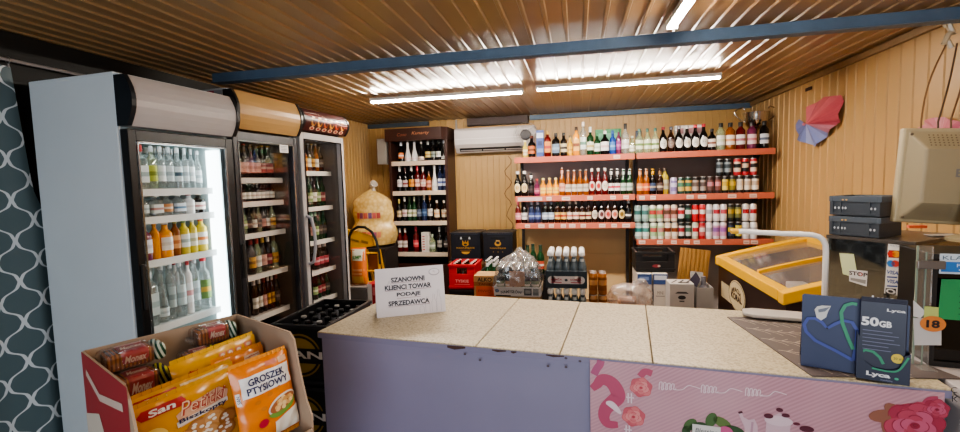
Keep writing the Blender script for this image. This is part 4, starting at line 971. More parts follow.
# film-wrapped beer pack
x, w, zt, zb2 = span(493, 541, 254, 296.5, 3.50)
zt2 = zb2
carton('cardboard_carton', 'plain brown carton under the film-wrapped beer pack', 'box', (x, 3.50, PZ), (w*.92, .26, zb2-PZ-.004), KRAFT)
pk = thing('beer_multipack', 'crumpled film-wrapped pack of bottles on a pale printed tray', 'pack', (x, 3.50, zb2))
MB().box(-w/2+.008, w/2-.008, .0, .25, .002, .010).box(-w/2+.008, w/2-.008, -.004, .004, .002, .075).box(-w/2+.004, -w/2+.01, 0, .25, .002, .075).box(w/2-.01, w/2-.004, 0, .25, .002, .075).build('tray', M('#c9c2bf', .5, noise=.04), pk)
k = Ink(lambda u, v, l: V3((u, -.0045-l, v)), .001)
k.text('NAMYSŁÓW', -.045, .042, .030, M('#4a4a52', .5), 1, w=.17, bold=.03, arc=.5); k.ell(-w/2+.03, .045, .018, .014, M('#3a5a8a', .5), 1); k.rect(.055, .115, .012, .066, M('#3f4144', .5), 1); k.rect(.125, w/2-.02, .012, .066, M('#6a6e70', .5), 1)
k.rect(.065, .105, .025, .052, M('#8a8c8e', .5), 2); k.rect(-w/2+.02, -.05, .002, .010, M('#1e1e20', .5), 1); k.build('tray_print', pk)
for i in range(5):
    for j in range(3):
        bottle('beers', (-w/2+.05+i*(w-.1)/4, .05+j*.075, .012), 0, GLASS['black' if i in (0, 1, 4) else 'brown'], '#b98a66' if i in (1, 2) else '#6a7a5a', '#d8c8b8', '#cfcbc8', None, None, .95, .95, parent=pk)
MB().box(-.06, .06, .006, .012, .08, .20).build('card_insert', M('#b0805c', .6), pk)
random.seed(3)
def dome(u, v):
    a = (u-.5)*2; b = v; x_ = a*(w/2+.004); e = max(0, 1-abs(a)**3.5)
    zz = .07+(zt-zb2-.085)*(e**.5)*(math.sin(pi*min(1, .12+.80*b))**.45) + .016*math.sin(9*u+5*v)+.012*math.sin(23*u-14*v)
    return V3((x_, -.012+.285*b, max(.05, zz)))
film = MB().grid(lambda u, v: dome(u, v), 26, 14)
def front(u, v):
    p = dome(u, 0); z_ = .035+(p.z-.035)*v; return V3((p.x, -.012-.014*math.sin(pi*v)+.006*math.sin(31*u+17*v), z_))
film.grid(front, 26, 8)
FILM = glassy('#e6e3e2', .16, .16, .14, 'cling_film', bump=.7, ns=14)
film.build('shrink_film', FILM, pk, smooth=True)
cr = MB().tube([(-.02, .10, zt-zb2-.02), (.0, .09, zt-zb2+.02), (.02, .085, zt-zb2+.03), (.05, .08, zt-zb2+.005)], [.012, .018, .016, .005], 7)
cr.build('film_knot', FILM, pk, smooth=True)
# dark green bottles behind, on a dark crate
x, w, zt, zb2 = span(523, 546, 246, 268, 4.12)
bz = zt-.262
crate('dark crate behind the packs, carrying tall green bottles', (x, 4.12, PZ), .30, .22, bz-PZ-.004, BLK2)
MB().box(-.14, .14, .014, .206, bz-PZ-.022, bz-PZ-.006).build('crate_lid', BLK2, [o for o in COL.objects if o.get('label') == 'dark crate behind the packs, carrying tall green bottles'][0])
for i, (px, dy, wd_) in enumerate([(527.5, .05, 'dark green bottle under the hanging cable, behind the packs'), (533, .13, 'dark green bottle set back between two others'), (540.5, .05, 'dark green bottle with red label beside the white-capped bottles')]):
    P = atY(px, 250, 4.12+dy); bottle('beer', (P.x, 4.12+dy, bz+.001), 0, GLASS['green'], '#c0503a' if i == 2 else '#2f4a34', '#e0d8d0' if i == 2 else '#4a6a50', '#1a2a1e', wd_, 'dark green bottles behind the packs', 1.1, 1.0, '#24402c')
# two stacked white-capped multipacks
def wpack(lbl, x, Y, z, w, h, card):
    t = thing('bottle_multipack', lbl, 'pack', (x, Y, z)); n = 5
    for i in range(n):
        for j in range(4): bottle('beers', (-w/2+.034+i*(w-.068)/(n-1), .035+j*.068, .004), 0, M('#566066', .12), '#8a969c', '#5a6a74', '#dcdcdc', None, None, .97, h/.236, parent=t)
        for j in range(4):
            kp = MB().lathe([(.0155, 0), (.0235, .006), (.0235, .030), (.017, .042), (.008, .046)], 12).build('neck_foil', M('#d2d0cd', .4), t, smooth=True)
            kp.location = (-w/2+.034+i*(w-.068)/(n-1), .035+j*.068, h-.040)
            kc = MB().lathe([(.0150, 0), (.0165, .018), (.0150, .040)], 10, cap0=False, cap1=False).build('neck_label', M('#c4cacb', .4), t, smooth=True); kc.location = (-w/2+.034+i*(w-.068)/(n-1), .035+j*.068, h-.098)
    mb = MB(); mb.box(-w/2-.003, w/2+.003, -.003, .0, .004, .135).box(-w/2-.003, -w/2, 0, .275, .004, .135).box(w/2, w/2+.003, 0, .275, .004, .135)
    mb.build('card_sleeve', card, t)
    k = Ink(lambda u, v, l: V3((u, -.0035-l, v)), .001)
    k.rect(-w*.36, w*.36, .038, .098, M('#d2c8c4', .5), 1); k.ell(-w*.36, .068, .03, .03, M('#d2c8c4', .5), 1); k.ell(w*.36, .068, .03, .03, M('#d2c8c4', .5), 1)
    for s in (-1, 1): k.text('ŁOMŻA', s*w*.24, .074, .020, M('#a8424a', .5), 2, w=.085, bold=.03); k.rect(s*w*.24-.04, s*w*.24+.04, .046, .054, M('#b9606a', .5), 2)
    k.ell(0, .068, .012, .010, M('#3a4044', .5), 2); k.build('sleeve_print', t)
    return t
x, w, zt, zb2 = span(545.5, 587, 252, 288.5, 3.52)
hh = zb2+.005-PZ
wpack('lower white-capped bottle pack, mostly hidden behind the counter', x, 3.50, PZ, w, min(.30, hh), M('#3a4246', .5))
wpack('upper white-capped bottle pack with dark sleeve and pale oval panel', x, 3.52, PZ+min(.30, hh)+.008, w*.98, zt-PZ-min(.30, hh)-.008, M('#2c353a', .5))
# gold-brown cans and a bag
x, w, zt, zb2 = span(590, 606, 273, 290, 3.50)
prop = zt-.168*2-.004
carton('cardboard_carton', 'brown carton holding up the gold-brown cans and the clear bag', 'box', (x+.14, 3.49, PZ), (.44, .24, prop-PZ-.003), KRAFT)
for lv in range(2):
    for i in range(2):
        for j in range(2):
            can((x-.034+i*.069, 3.53+j*.069, prop+lv*.1695), 0, '#a8682f' if lv else '#b98a5a', '#c9905a' if lv else '#d8c0a8', 'gold-brown can with pale top, upper four beside the clear bag' if lv else 'gold-brown can with pale top, lower four beside the clear bag', 'gold-brown cans', 1, 1, '#d8d0cc', '#8a5020')
bx = x+.240
bg_ = thing('plastic_bag', 'clear plastic bag full of brownish bottles lying beside the gold-brown cans', 'bag', (bx, 3.60, prop))
random.seed(11)
for q, (dx, dy, dz, rr) in enumerate([(-.06, -.03, .045, .045), (.04, -.02, .045, .045), (-.02, -.04, .115, .04)]):
    b = MB().tube([(dx-.07, dy, dz), (dx+.06, dy, dz)], rr, 12).build('wrapped_bottle', M(['#c08a6a', '#b98464', '#c99a7c'][q], .3), bg_, smooth=True)
blob = MB(); 
def bagf(u, v):
    a = 2*pi*u; ph = pi*(v-.5); r0 = 1+.06*math.sin(5*a+3*v*7)+.05*math.sin(9*a-v*12)
    return V3((.165*r0*math.cos(a)*math.cos(ph)**.6, .085*r0*math.sin(a)*math.cos(ph)**.6, .125+.118*math.sin(ph)+.012*math.sin(a*4)*math.cos(ph)))
blob.grid(bagf, 30, 14); blob.build('bag_film', glassy('#eddcd2', .30, .15, .12, 'bag_film', bump=.8, ns=16), bg_, smooth=True)
kb = MB().tube([(.03, 0, .235), (.07, -.02, .265), (.10, -.02, .265), (.13, -.01, .225)], [.02, .022, .02, .012], 8); kb.build('bag_neck', glassy('#e6d8d0', .35, .15, .15, 'bag_film', bump=.8, ns=16), bg_, smooth=True)
# blue and white cartons with a black open crate on top
def bw(k, w, h):
    k.rect(-w/2+.001, w/2-.001, h-.085, h-.001, M('#3a5288', .5), 1); k.rect(-w*.35, w*.3, h-.05, h-.022, M('#7a90bc', .5), 2); k.text('MINI', 0, h-.155, .028, M('#6a625e', .6), 1, w=w*.4); k.rect(-w*.3, w*.3, h-.185, h-.178, M('#8a8480', .6), 1)
def bw2(k, w, h):
    bw(k, w, h); k.rect(-w*.4, w*.42, h-.048, h-.012, M('#d4d8e4', .5), 3); k.rect(-w/2+.001, -w/2+.006, 0, h, M('#24304e', .5), 2)
x, w, zt, zb2 = span(637, 652, 274, 300, 3.84)
carton('drink_carton', 'blue-topped white carton next to the clear bag, under the black crate', 'box', (x, 3.84, PZ), (w-.004, .34, zt-PZ), M('#cfc6bb', .6), group='blue and white cartons', inks=bw)
x2, w2, zt, zb2 = span(652.6, 668, 274, 300, 3.84)
carton('drink_carton', 'blue-topped white carton with white note, under the black crate', 'box', (x2, 3.84, PZ), (w2-.004, .34, zt-PZ), M('#cfc6bb', .6), group='blue and white cartons', inks=bw2)
x, w, za, zb2 = span(634.5, 676, 252, 274, 3.9)
cz = zt+.004
crate('empty black crate with wide hand hole and red mark, on blue and white cartons', (x-.0, 3.9, cz), w-.02, .27, za-cz, M('#1b1716', .45, noise=.1), (.10, (za-cz)*.52, (za-cz)*.88),
  lambda k, w, h: (k.ell(.01, h*.30, .032, .014, M('#8a3038', .5), 1), k.ell(.03, h*.30, .012, .008, M('#b9a89a', .5), 2)))
# pale cartons
def palebox(k, w, h):
    k.poly([(-.05, h-.075), (.05, h-.075), (.03, h-.060), (-.03, h-.060)], M('#4a4644', .6), 1); k.ell(0, h-.105, .028, .016, M('#2f2b2a', .6), 1); k.rect(-.018, .018, h-.14, h-.128, M('#5a5654', .6), 1); k.rect(-w/2+.002, w/2-.002, h-.19, h-.182, M('#a8a29c', .6), 1)
x, w, zt, zb2 = span(669.5, 694.5, 284, 306, 3.66)
c = carton('drink_carton', 'pale grey carton with dark arched mark, behind the counter seam', 'box', (x, 3.66, PZ), (w-.004, .17, zt-PZ), M('#bdb6b0', .6, noise=.05), inks=palebox)
k = Ink(lambda u, v, l: V3((u, v, zt-PZ+.0008+l)), .001)
for i in range(3): k.line([(-.07+.05*i, .03), (-.04+.05*i, .08), (-.01+.05*i, .14)], .014, M('#3a3432', .6), 1)
k.rect(-.02, .06, .03, .06, M('#2a2625', .6), 1); k.build('top_print', c)
x, w, zt, zb2 = span(696.5, 714, 288, 306, 3.66)
t = thing('open_carton', 'open pale grey carton with a dark flap, beside the brown freezer', 'box', (x, 3.66, PZ)); h = zt-PZ
mb = MB(); a = w/2-.002
mb.box(-a, a, 0, .26, .002, .008).box(-a, a, 0, .005, .008, h).box(-a, a, .255, .26, .008, h).box(-a, -a+.005, .005, .255, .008, h).box(a-.005, a, .005, .255, .008, h)
mb.build('carton_body', M('#aaa49e', .6, noise=.05), t)
MB().add([(-a, .01, h), (-a, .25, h), (-a+.05, .24, h+.075), (-a+.03, .02, h+.06)], [(0, 1, 2, 3)]).build('flap', M('#2a2433', .6), t)
MB().add([(-a+.01, .256, h), (a-.01, .256, h), (a, .30, h+.06), (-a+.02, .30, h+.07)], [(0, 1, 2, 3)]).build('flap', M('#8a8580', .6), t)
MB().lathe([(.05, 0), (.05, h*.8), (.02, h*.95), (.018, h+.05)], 12).build('wrapped_bottle', M('#7e7a80', .25), t).location = (.02, .13, .01)
# leaning ribbed panel
x, w, zt, zb2 = span(700, 716, 255, 277, 4.05)
t = thing('leaning_panel', 'ribbed tan panel offcut leaning beside the freezer, in the corner', 'panel', (1.02, 4.02, PZ*0))
mb = MB()
for i in range(7): mb.box(-.12+i*.034, -.12+i*.034+.018, -.006+.0, .006, .022, zt+.02-PZ)
mb.box(-.125, .125, .006, .012, .022, zt+.02-PZ); o = mb.build('ribbed_sheet', M('#a87c42', .5, noise=.1), t); o.rotation_euler = (R(-5), R(7), 0)
t.location = (.955, 4.24, PZ)

# ------------------------------------------------------------------ ice-cream chest freezer by the side wall
FX0, FY0, FY1, FX1 = 1.10, 2.713, 3.913, 1.745
fz = thing('ice_cream_freezer', 'brown chest freezer with yellow rim and sloping glass top, round cream emblem', 'freezer', (FX0, FY0, 0)); LX, LY = FX1-FX0, FY1-FY0
def ztop(dx): return .90+.29*dx-.08*dx*dx
BRN = M('#2e1a17', .35, noise=.05); YEL = M('#edb62c', .35, noise=.04)
n = 8; prof = [(0, .10)]+[(LX*i/n, ztop(LX*i/n)-.05) for i in range(n+1)]+[(LX, .10)]
mb = MB(); N_ = len(prof); Tm = Matrix(((1, 0, 0, 0), (0, 0, 1, 0), (0, 1, 0, 0), (0, 0, 0, 1)))
mb.add([(x, y, z) for y in (0, LY) for x, z in prof], [(i, (i+1) % N_, N_+(i+1) % N_, N_+i) for i in range(N_) if not 1 <= i < n+1]+[tuple(range(N_-1, -1, -1)), tuple(range(N_, 2*N_))])
mb.build('cabinet_body', BRN, fz)
MB().add([(.06, .06, .55), (LX-.06, .06, .55), (LX-.06, LY-.06, .55), (.06, LY-.06, .55)], [(0, 1, 2, 3)]).build('basket_floor', M('#e6dfda', .5), fz)
MB().box(.03, LX-.03, .03, LY-.03, .004, .098).build('plinth', BLACK, fz)
rim = MB()
def bar(y0, y1, x0, x1, up=.012, dn=.055):
    k_ = 8
    for i in range(k_):
        a, b = x0+(x1-x0)*i/k_, x0+(x1-x0)*(i+1)/k_
        vs = [(a, y0, ztop(a)-dn), (a, y1, ztop(a)-dn), (b, y1, ztop(b)-dn), (b, y0, ztop(b)-dn), (a, y0, ztop(a)+up), (a, y1, ztop(a)+up), (b, y1, ztop(b)+up), (b, y0, ztop(b)+up)]
        rim.add(vs, [(0, 1, 2, 3), (4, 7, 6, 5), (0, 3, 7, 4), (1, 5, 6, 2)]+([(0, 4, 5, 1)] if i == 0 else [])+([(3, 2, 6, 7)] if i == k_-1 else []))
bar(-.02, .055, -.02, LX); bar(LY-.055, LY+.02, -.02, LX)
rim.box(-.02, .05, .055, LY-.055, ztop(0)-.055, ztop(0)+.012); rim.box(LX-.05, LX, .055, LY-.055, ztop(LX)-.055, ztop(LX)+.012)
rim.build('rim', YEL, fz, bevel=.006)
rim = MB(); bar(LY*.44, LY*.44+.028, .052, LX-.052, .010, .02); rim.build('lid_divider', YEL, fz)
gl = MB()
gl.grid(lambda u, v: V3((.05+(LX-.10)*u, .056+(LY-.112)*v, ztop(.05+(LX-.10)*u)-.012)), 8, 1)
gl.build('glass_lid', glassy('#e0d4d0', .22, .10, .14, 'lid_glass'), fz)
k = Ink(lambda u, v, l: V3((-.0008-l, LY-u, v)), .0012)      # on the side facing the counter aisle
EP = atX(737.5, 296, FX0); eu, ev = LY-(EP.y-FY0), EP.z
CRM = M('#d2c09a', .5); DKB = M('#3a2018', .5)
k.ell(eu, ev, .180, .115, DKB, 2, 32); k.ell(eu, ev, .168, .107, CRM, 3, 32); k.ell(eu, ev, .158, .099, DKB, 4, 32); k.ell(eu, ev, .153, .096, CRM, 5, 32)
k.text('BRACIA', eu, ev+.042, .032, DKB, 6, w=.200, bold=.03, arc=.16); k.text('KORAL', eu, ev-.012, .048, DKB, 6, w=.225, bold=.04)
k.rect(eu-.36, eu-.12, ev-.09, ev+.030, M('#cdbb98', .5), 1)
T2 = atX(780, 298, FX0); k.rect(LY-(T2.y-FY0)-.012, LY-(T2.y-FY0)+.012, T2.z-.025, T2.z+.025, M('#d9d4cf', .5), 2); k.rect(LY-(T2.y-FY0)-.004, LY-(T2.y-FY0)+.004, T2.z-.018, T2.z+.002, M('#6a6664', .5), 3)
k.build('emblem', fz)
cols = ['#c98a94', '#d9d0c8', '#8a5a44', '#b9a8c4', '#e0c9a0', '#9aa8c9', '#c94a4a', '#e6dfd6', '#7a4a3a', '#d8b0a8']
cn = ['rosy', 'white', 'brown', 'lilac', 'cream', 'pale blue', 'red', 'ivory', 'chocolate', 'pinkish']
rowsn = ['front', 'second', 'third', 'fourth', 'far']
for j in range(5):
    for i in range(4):
        c_ = (i*3+j*7) % 10; x = FX0+.085+i*.148; y = FY0+.122+j*.238
        t = MB().box(-.062, .062, -.095, .095, 0, .085+.05*((i+j) % 3)/2+.08*i/4).build('ice_cream_box', M(cols[c_], .5, noise=.25, ns=14), bevel=.008)
        t.location = (x, y, .553); tag(t, '%s ice cream box in the %s row across the freezer, %s from its low side' % (cn[c_], rowsn[j], ORD[i]), 'box', 'ice cream boxes in the freezer')

# ------------------------------------------------------------------ serving counter
CA = R(-6.1); CO = V3((-1.060, 1.660, 0)); CE = V3((math.cos(CA), math.sin(CA), 0)); CD = V3((-math.sin(CA), math.cos(CA), 0)); CZ = .95; CL = 2.07; CW = .70
ct = thing('serving_counter', 'long shop counter with speckled cream top, lavender front and rose-printed oilcloth', 'counter', CO, CA)
TOP = bpy.data.materials.new('speckled_top'); TOP.use_nodes = True; nt = TOP.node_tree; b = nt.nodes['Principled BSDF']
tc = nt.nodes.new('ShaderNodeTexCoord'); vo = nt.nodes.new('ShaderNodeTexNoise'); vo.inputs['Scale'].default_value = 130; vo.inputs['Detail'].default_value = 2
cr_ = nt.nodes.new('ShaderNodeValToRGB'); e = cr_.color_ramp.elements; e[0].position = .36; e[0].color = rgb('#9a8a70'); e[1].position = .56; e[1].color = rgb('#bbad90')
nt.links.new(tc.outputs['Object'], vo.inputs['Vector']); nt.links.new(vo.outputs['Fac'], cr_.inputs[0]); nt.links.new(cr_.outputs[0], b.inputs['Base Color']); b.inputs['Roughness'].default_value = .42
def cuv(px, py): p = onP(px, py, CO, CD); return (p-CO).dot(CE), p.z
def ctop(px, py): p = atZ(px, py, CZ)-CO; return p.dot(CE), p.dot(CD)
s1 = ctop(480, 341)[0]; s2 = ctop(565, 340)[0]; s3 = ctop(650, 340)[0]
cuts = [0, s1, s2, s3, CL]
for i in range(4):
    MB().box(cuts[i]+(.0015 if i else 0), cuts[i+1]-.0015 if i < 3 else CL, 0, CW, CZ-.026, CZ).build('worktop', TOP, ct, bevel=.003)
MB().box(.012, CL-.012, .012, .030, .02, CZ-.027).build('front_panel', M('#8b859b', .38, noise=.05, ns=3), ct)
MB().box(.012, .030, .031, CW-.02, .02, CZ-.027).build('end_panel', M('#8b859b', .38, noise=.05, ns=3), ct)
MB().box(CL-.030, CL-.012, .031, CW-.02, .02, CZ-.027).build('end_panel', M('#8b859b', .38, noise=.05, ns=3), ct)
MB().box(.031, CL-.031, .15, CW-.05, .06, .08).box(.031, CL-.031, .15, CW-.05, .50, .52).build('inner_shelf', M('#8a8494', .5), ct)
# worn edge: lavender lipping with brown chips
k = Ink(lambda u, v, l: V3((u, -.0008-l, v)), .0008)
k.rect(.004, CL-.004, CZ-.0255, CZ-.004, M('#857f96', .45), 0, 20)
random.seed(5)
chip = M('#4a2f27', .7); u0, u1 = cuv(425, 345)[0], cuv(590, 355)[0]
u = u0
while u < u1:
    w_ = random.uniform(.02, .09); d_ = random.uniform(.004, .013)
    if random.random() < .75: k.poly([(u, CZ-.006), (u, CZ-.006-d_*.7), (u+w_*.4, CZ-.008-d_), (u+w_, CZ-.006-d_*.5), (u+w_, CZ-.005)], chip, 1)
    u += w_+random.uniform(.0, .03)
for (px, py) in ((465, 354), (480, 360), (548, 366), (566, 367), (566, 358), (580, 361)):
    a_, b_ = cuv(px, py); k.ell(a_, min(b_, CZ-.01), .005, .004, M('#5a4a52', .6), 1)
k.build('chipped_edge', ct)
# oilcloth
oc = bpy.data.materials.new('pink_oilcloth'); oc.use_nodes = True; nt = oc.node_tree; b = nt.nodes['Principled BSDF']; b.inputs['Roughness'].default_value = .35
tc = nt.nodes.new('ShaderNodeTexCoord'); mp = nt.nodes.new('ShaderNodeMapping'); mp.inputs['Rotation'].default_value = (0, R(32), 0); wv = nt.nodes.new('ShaderNodeTexWave'); wv.inputs['Scale'].default_value = 30; wv.bands_direction = 'Z'
nz = nt.nodes.new('ShaderNodeTexNoise'); nz.inputs['Scale'].default_value = 3.2
mx = nt.nodes.new('ShaderNodeMix'); mx.data_type = 'RGBA'; mx.inputs[6].default_value = rgb('#b78590'); mx.inputs[7].default_value = rgb('#c7979e')
m2 = nt.nodes.new('ShaderNodeMix'); m2.data_type = 'RGBA'; m2.inputs[7].default_value = rgb('#cda4aa')
r_ = nt.nodes.new('ShaderNodeMapRange'); r_.inputs['From Min'].default_value = .4; r_.inputs['From Max'].default_value = .75; r_.inputs['To Max'].default_value = .7
nt.links.new(tc.outputs['Object'], mp.inputs[0]); nt.links.new(mp.outputs[0], wv.inputs['Vector']); nt.links.new(wv.outputs['Fac'], mx.inputs[0]); nt.links.new(tc.outputs['Object'], nz.inputs['Vector']); nt.links.new(nz.outputs['Fac'], r_.inputs['Value'])
nt.links.new(mx.outputs[2], m2.inputs[6]); nt.links.new(r_.outputs[0], m2.inputs[0]); nt.links.new(m2.outputs[2], b.inputs['Base Color'])
ou0 = cuv(590, 360)[0]; ou1 = cuv(943.5, 400)[0]
cl = MB().box(ou0, ou1, -.004, -.0022, .03, CZ-.010).build('oilcloth', oc, ct)
k = Ink(lambda u, v, l: V3((u, -.0046-l, v)), .0005)
def P2(*q): return [cuv(x, y) for x, y in q]
PX = (cuv(640, 400)[0]-cuv(639, 400)[0])       # one photo pixel on the cloth, about
pk1, pk2, pk3, pk4 = M('#b9445f', .4), M('#d47a88', .4), M('#e09a9c', .4), M('#c95a70', .4)
k.line(curve(P2((594, 374), (597, 368), (600, 364), (601, 360))), PX*8, M('#b0587a', .4), 1)
k.line(curve(P2((592, 388), (597, 384), (602, 379), (610, 381), (616, 388), (618, 396), (612, 402), (606, 408), (604, 416), (608, 423), (618, 424))), [PX*(4+11*math.sin(pi*min(1, .08+.84*w/60))) for w in range(61)], M('#b8506c', .4), 1)
k.line(curve(P2((606, 402), (612, 404), (621, 413))), [PX*(2+5*math.sin(pi*w/12)) for w in range(13)], M('#e2c8cc', .4), 2)
k.line(curve(P2((640, 376), (645, 371), (652, 373))), PX*7, M('#b9536c', .4), 1)
def rose(px, py, r, hue=0):
    cu, cv = cuv(px, py); r *= PX; A = [M('#c9606a', .4), M('#d87a7c', .4), M('#e08f8c', .4), M('#c8505a', .4), M('#dd8684', .4), M('#b83f4a', .4)] if not hue else [M('#a83a50', .4), M('#b94c60', .4), M('#c4607a', .4), M('#9a3045', .4), M('#c0586a', .4), M('#8a2a3c', .4)]
    k.ell(cu, cv, r, r*.95, A[0], 2, 24)
    for ring, (rr, pr_, nn) in enumerate(((.60, .50, 6), (.38, .42, 5), (.20, .30, 4))):
        for i in range(nn):
            a = 2*pi*i/nn+ring*.6+.3; ci = (i+ring) % 2+(1 if ring else 0)
            k.ell(cu+rr*r*math.cos(a), cv+rr*r*math.sin(a)*.95, pr_*r, pr_*r*.82, A[[0, 1, 2, 4][ci]], 3+ring*2+.2*i, 14, a)
            k.line([(cu+(rr*math.cos(a)+pr_*.96*math.cos(t_))*r, cv+(rr*math.sin(a)*.95+pr_*.84*math.sin(t_))*r) for t_ in [a-1.0+2.0*q/8 for q in range(9)]], r*.035, A[3], 3.1+ring*2+.2*i)
    k.ell(cu, cv, r*.17, r*.14, A[3], 11, 14); k.line([(cu+r*.10*math.cos(q*.6)*(1-q/14), cv+r*.09*math.sin(q*.6)*(1-q/14)) for q in range(12)], r*.03, A[5], 12)
rose(641, 386.5, 10.5); rose(633.5, 415.5, 11)
lw = M('#e6d2d6', .5)
for (px, py) in ((630, 397), (628, 429)): 
    a_, b_ = cuv(px, py); k.rect(a_-PX*2.5, a_-PX*1.2, b_-PX*6, b_+PX*5, lw, 1); k.rect(a_+PX*.8, a_+PX*2, b_-PX*6, b_+PX*5, lw, 1); k.rect(a_-PX*4, a_+PX*4, b_-PX*.5, b_+PX*.8, lw, 1)
for (px, py) in ((666, 386), (708, 389), (752, 392)):
    for q in range(4): k.line(curve(P2((px-7+q*4.0, py+3), (px-6.5+q*4.0, py-4+q*.6), (px-4+q*4.0, py-4+q*.6), (px-4.5+q*4.0, py+3), (px-2+q*4.0, py+2)), 4), PX*.8, lw, 1)
    k.line(curve(P2((px+8, py+3), (px+16, py+3), (px+22, py-1), (px+28, py), (px+34, py+2))), PX*.7, lw, 1)
grn = M('#4e6b3a', .4); gr2 = M('#3a5230', .4); gr3 = M('#63783e', .4)
for (px, py, a, b_, rt, g_) in ((690, 424, 8, 5, .9, grn), (698, 426, 9, 5, .3, gr2), (711, 419, 8, 5, 1.2, grn), (722, 422, 9, 5, -.5, gr3), (734, 429, 9, 4, -.2, gr2), (686, 430, 6, 4, 1.4, gr2), (702, 432, 10, 6, 0, gr2)):
    u_, v_ = cuv(px, py); k.ell(u_, v_, a*PX, b_*PX, g_, 2, 14, rt)
u_, v_ = cuv(725, 431); k.ell(u_, v_, PX*7, PX*6, M('#cc5f8a', .4), 4)
a_, b_ = cuv(706, 432); k.rect(a_-PX*13, a_+PX*13, b_-PX*16, b_+PX*8, M('#d9d4cc', .5), 5); k.text('Blessing', a_, b_+PX*1.5, PX*5.5, M('#4a4a46', .5), 6, w=PX*20, slant=.2)
pot = M('#d2b0b8', .4); pot2 = M('#b98f9c', .4)
k.poly(P2((738, 412), (741, 411), (743, 416), (748, 419), (754, 418), (757, 425), (758, 445), (746, 445), (744, 426), (740, 417)), pot, 2); k.line(P2((738, 412), (742, 411)), PX*2, M('#5a2a34', .4), 3); k.line(P2((752, 421), (751, 432), (754, 440)), PX*2, pot2, 3)
k.poly(P2((765, 432), (766, 419), (772, 415), (779, 412), (786, 415), (790, 419), (790, 424), (788, 445), (767, 445)), pot, 2); k.ell(*cuv(778, 420), PX*12, PX*5, M('#dcc0c6', .4), 3)
for (px, py, a, b_) in ((768, 415, 4, 2.5), (785, 414.5, 3.5, 2), (779, 409, 3, 2), (806, 428, 6, 3)): k.ell(*cuv(px, py), a*PX, b_*PX, M('#5e2333', .4), 4)
k.ell(*cuv(796, 423), PX*3, PX*1.5, M('#6a2a3a', .4), 2)
for (px, py, rt) in ((882, 415, .2), (888, 424, 1.6), (895, 412, 2.4), (900, 420, .8)): k.ell(*cuv(px, py), PX*11, PX*6, M('#96614f', .4), 2+px*.001, 14, rt)
rose(913, 424, 21, 1); rose(935, 408, 9, 1)
k.line(curve(P2((922, 405), (928, 399), (937, 398))), PX*5, M('#b04a62', .4), 2)
k.build('oilcloth_print', ct)

# ------------------------------------------------------------------ paper notice on the counter
nb, nr, ntl, ntr = atZ(377, 318.5, CZ), atZ(446, 311.5, CZ), None, None
U = (nr-nb); wN = U.length; U.normalize(); hN = .215
nz_ = U.cross(V3((0, 0, 1))).normalized()      # towards the customer
if nz_.y > 0: nz_ = -nz_
nt_ = thing('paper_notice', 'white folded paper notice with printed capital letters, standing on the counter', 'sign', nb, math.atan2(U.y, U.x))
mb = MB(); mb.add([(0, 0, .001), (wN, 0, .001), (wN, .045, hN), (0, .045, hN)], [(0, 1, 2, 3)]); mb.add([(0, .046, hN), (wN, .046, hN), (wN, .10, .001), (0, .10, .001)], [(0, 1, 2, 3)])
mb.build('folded_sheet', M('#d6cfd2', .6, noise=.03), nt_)
tl = math.hypot(hN, .045); k = Ink(plane((0, 0, .001), (1, 0, 0), (0, .045, hN)), .0006)
G1, G2 = M('#33343c', .6), M('#a8a2a8', .6); ox = -.010
for i, (s, v, w_) in enumerate((('SZANOWNI', .164, .154), ('KLIENCI TOWAR', .130, .213), ('PODAJE', .094, .109), ('SPRZEDAWCA', .058, .188))):
    k.text(s, wN*.5+ox, v, .0225, G1, 2, w=w_, bold=.035); k.rect(wN*.5+ox-w_/2, wN*.5+ox+w_/2, v-.0150, v-.0136, M('#8a5a62', .6), 2)
k.ell(wN*.86, .188, .026, .017, G2, 1); k.ell(wN*.86, .189, .022, .013, M('#d9d4d8', .6), 2); k.text('PL', wN*.86, .190, .008, G2, 3)
for (u_, h0) in ((.205, .045), (.232, .075), (.262, .085), (.285, .105)):
    k.line([(u_-.010, .006), (u_-.010, h0*.6), (u_-.004, h0*.75), (u_-.004, h0), (u_+.004, h0), (u_+.004, h0*.75), (u_+.010, h0*.6), (u_+.010, .006)], .0012, G2, 1)
k.line([(.052, .120), (.045, .135), (.058, .150), (.062, .165), (.066, .150), (.075, .135), (.068, .120), (.052, .118)], .0014, G2, 1); k.line([(.04, .128), (.05, .14), (.08, .128)], .0012, G2, 1)
k.build('printed_text', nt_)

# ------------------------------------------------------------------ dark patterned mat and flat tray on the counter
m1, m2_ = atZ(727, 317, CZ+.003), atZ(812, 376, CZ+.003); e1 = (m2_-m1); e1.z = 0; pe = V3((-e1.y, e1.x, 0)).normalized()
if pe.x < 0: pe = -pe
mt_ = MB().add([m1, m2_, m2_+pe*.40, m1+pe*.30], [(0, 1, 2, 3)]); z_ = [V3(v) for v in mt_.v]
mb = MB(); mb.add([(v.x, v.y, CZ+.0012) for v in z_]+[(v.x, v.y, CZ+.004) for v in z_], [(3, 2, 1, 0), (4, 5, 6, 7), (0, 1, 5, 4), (1, 2, 6, 5), (2, 3, 7, 6), (3, 0, 4, 7)])
mat_t = thing('counter_mat', 'dark brown mat with pale leaf-vein pattern at the far end of the counter', 'mat', (0, 0, 0))
mb.build('mat_sheet', M('#5d524e', .5, noise=.08), mat_t)
k = Ink(plane((m1.x, m1.y, CZ+.0041), e1, pe), .0005); Lm = e1.length; random.seed(9); pl_ = M('#b9ab98', .5)
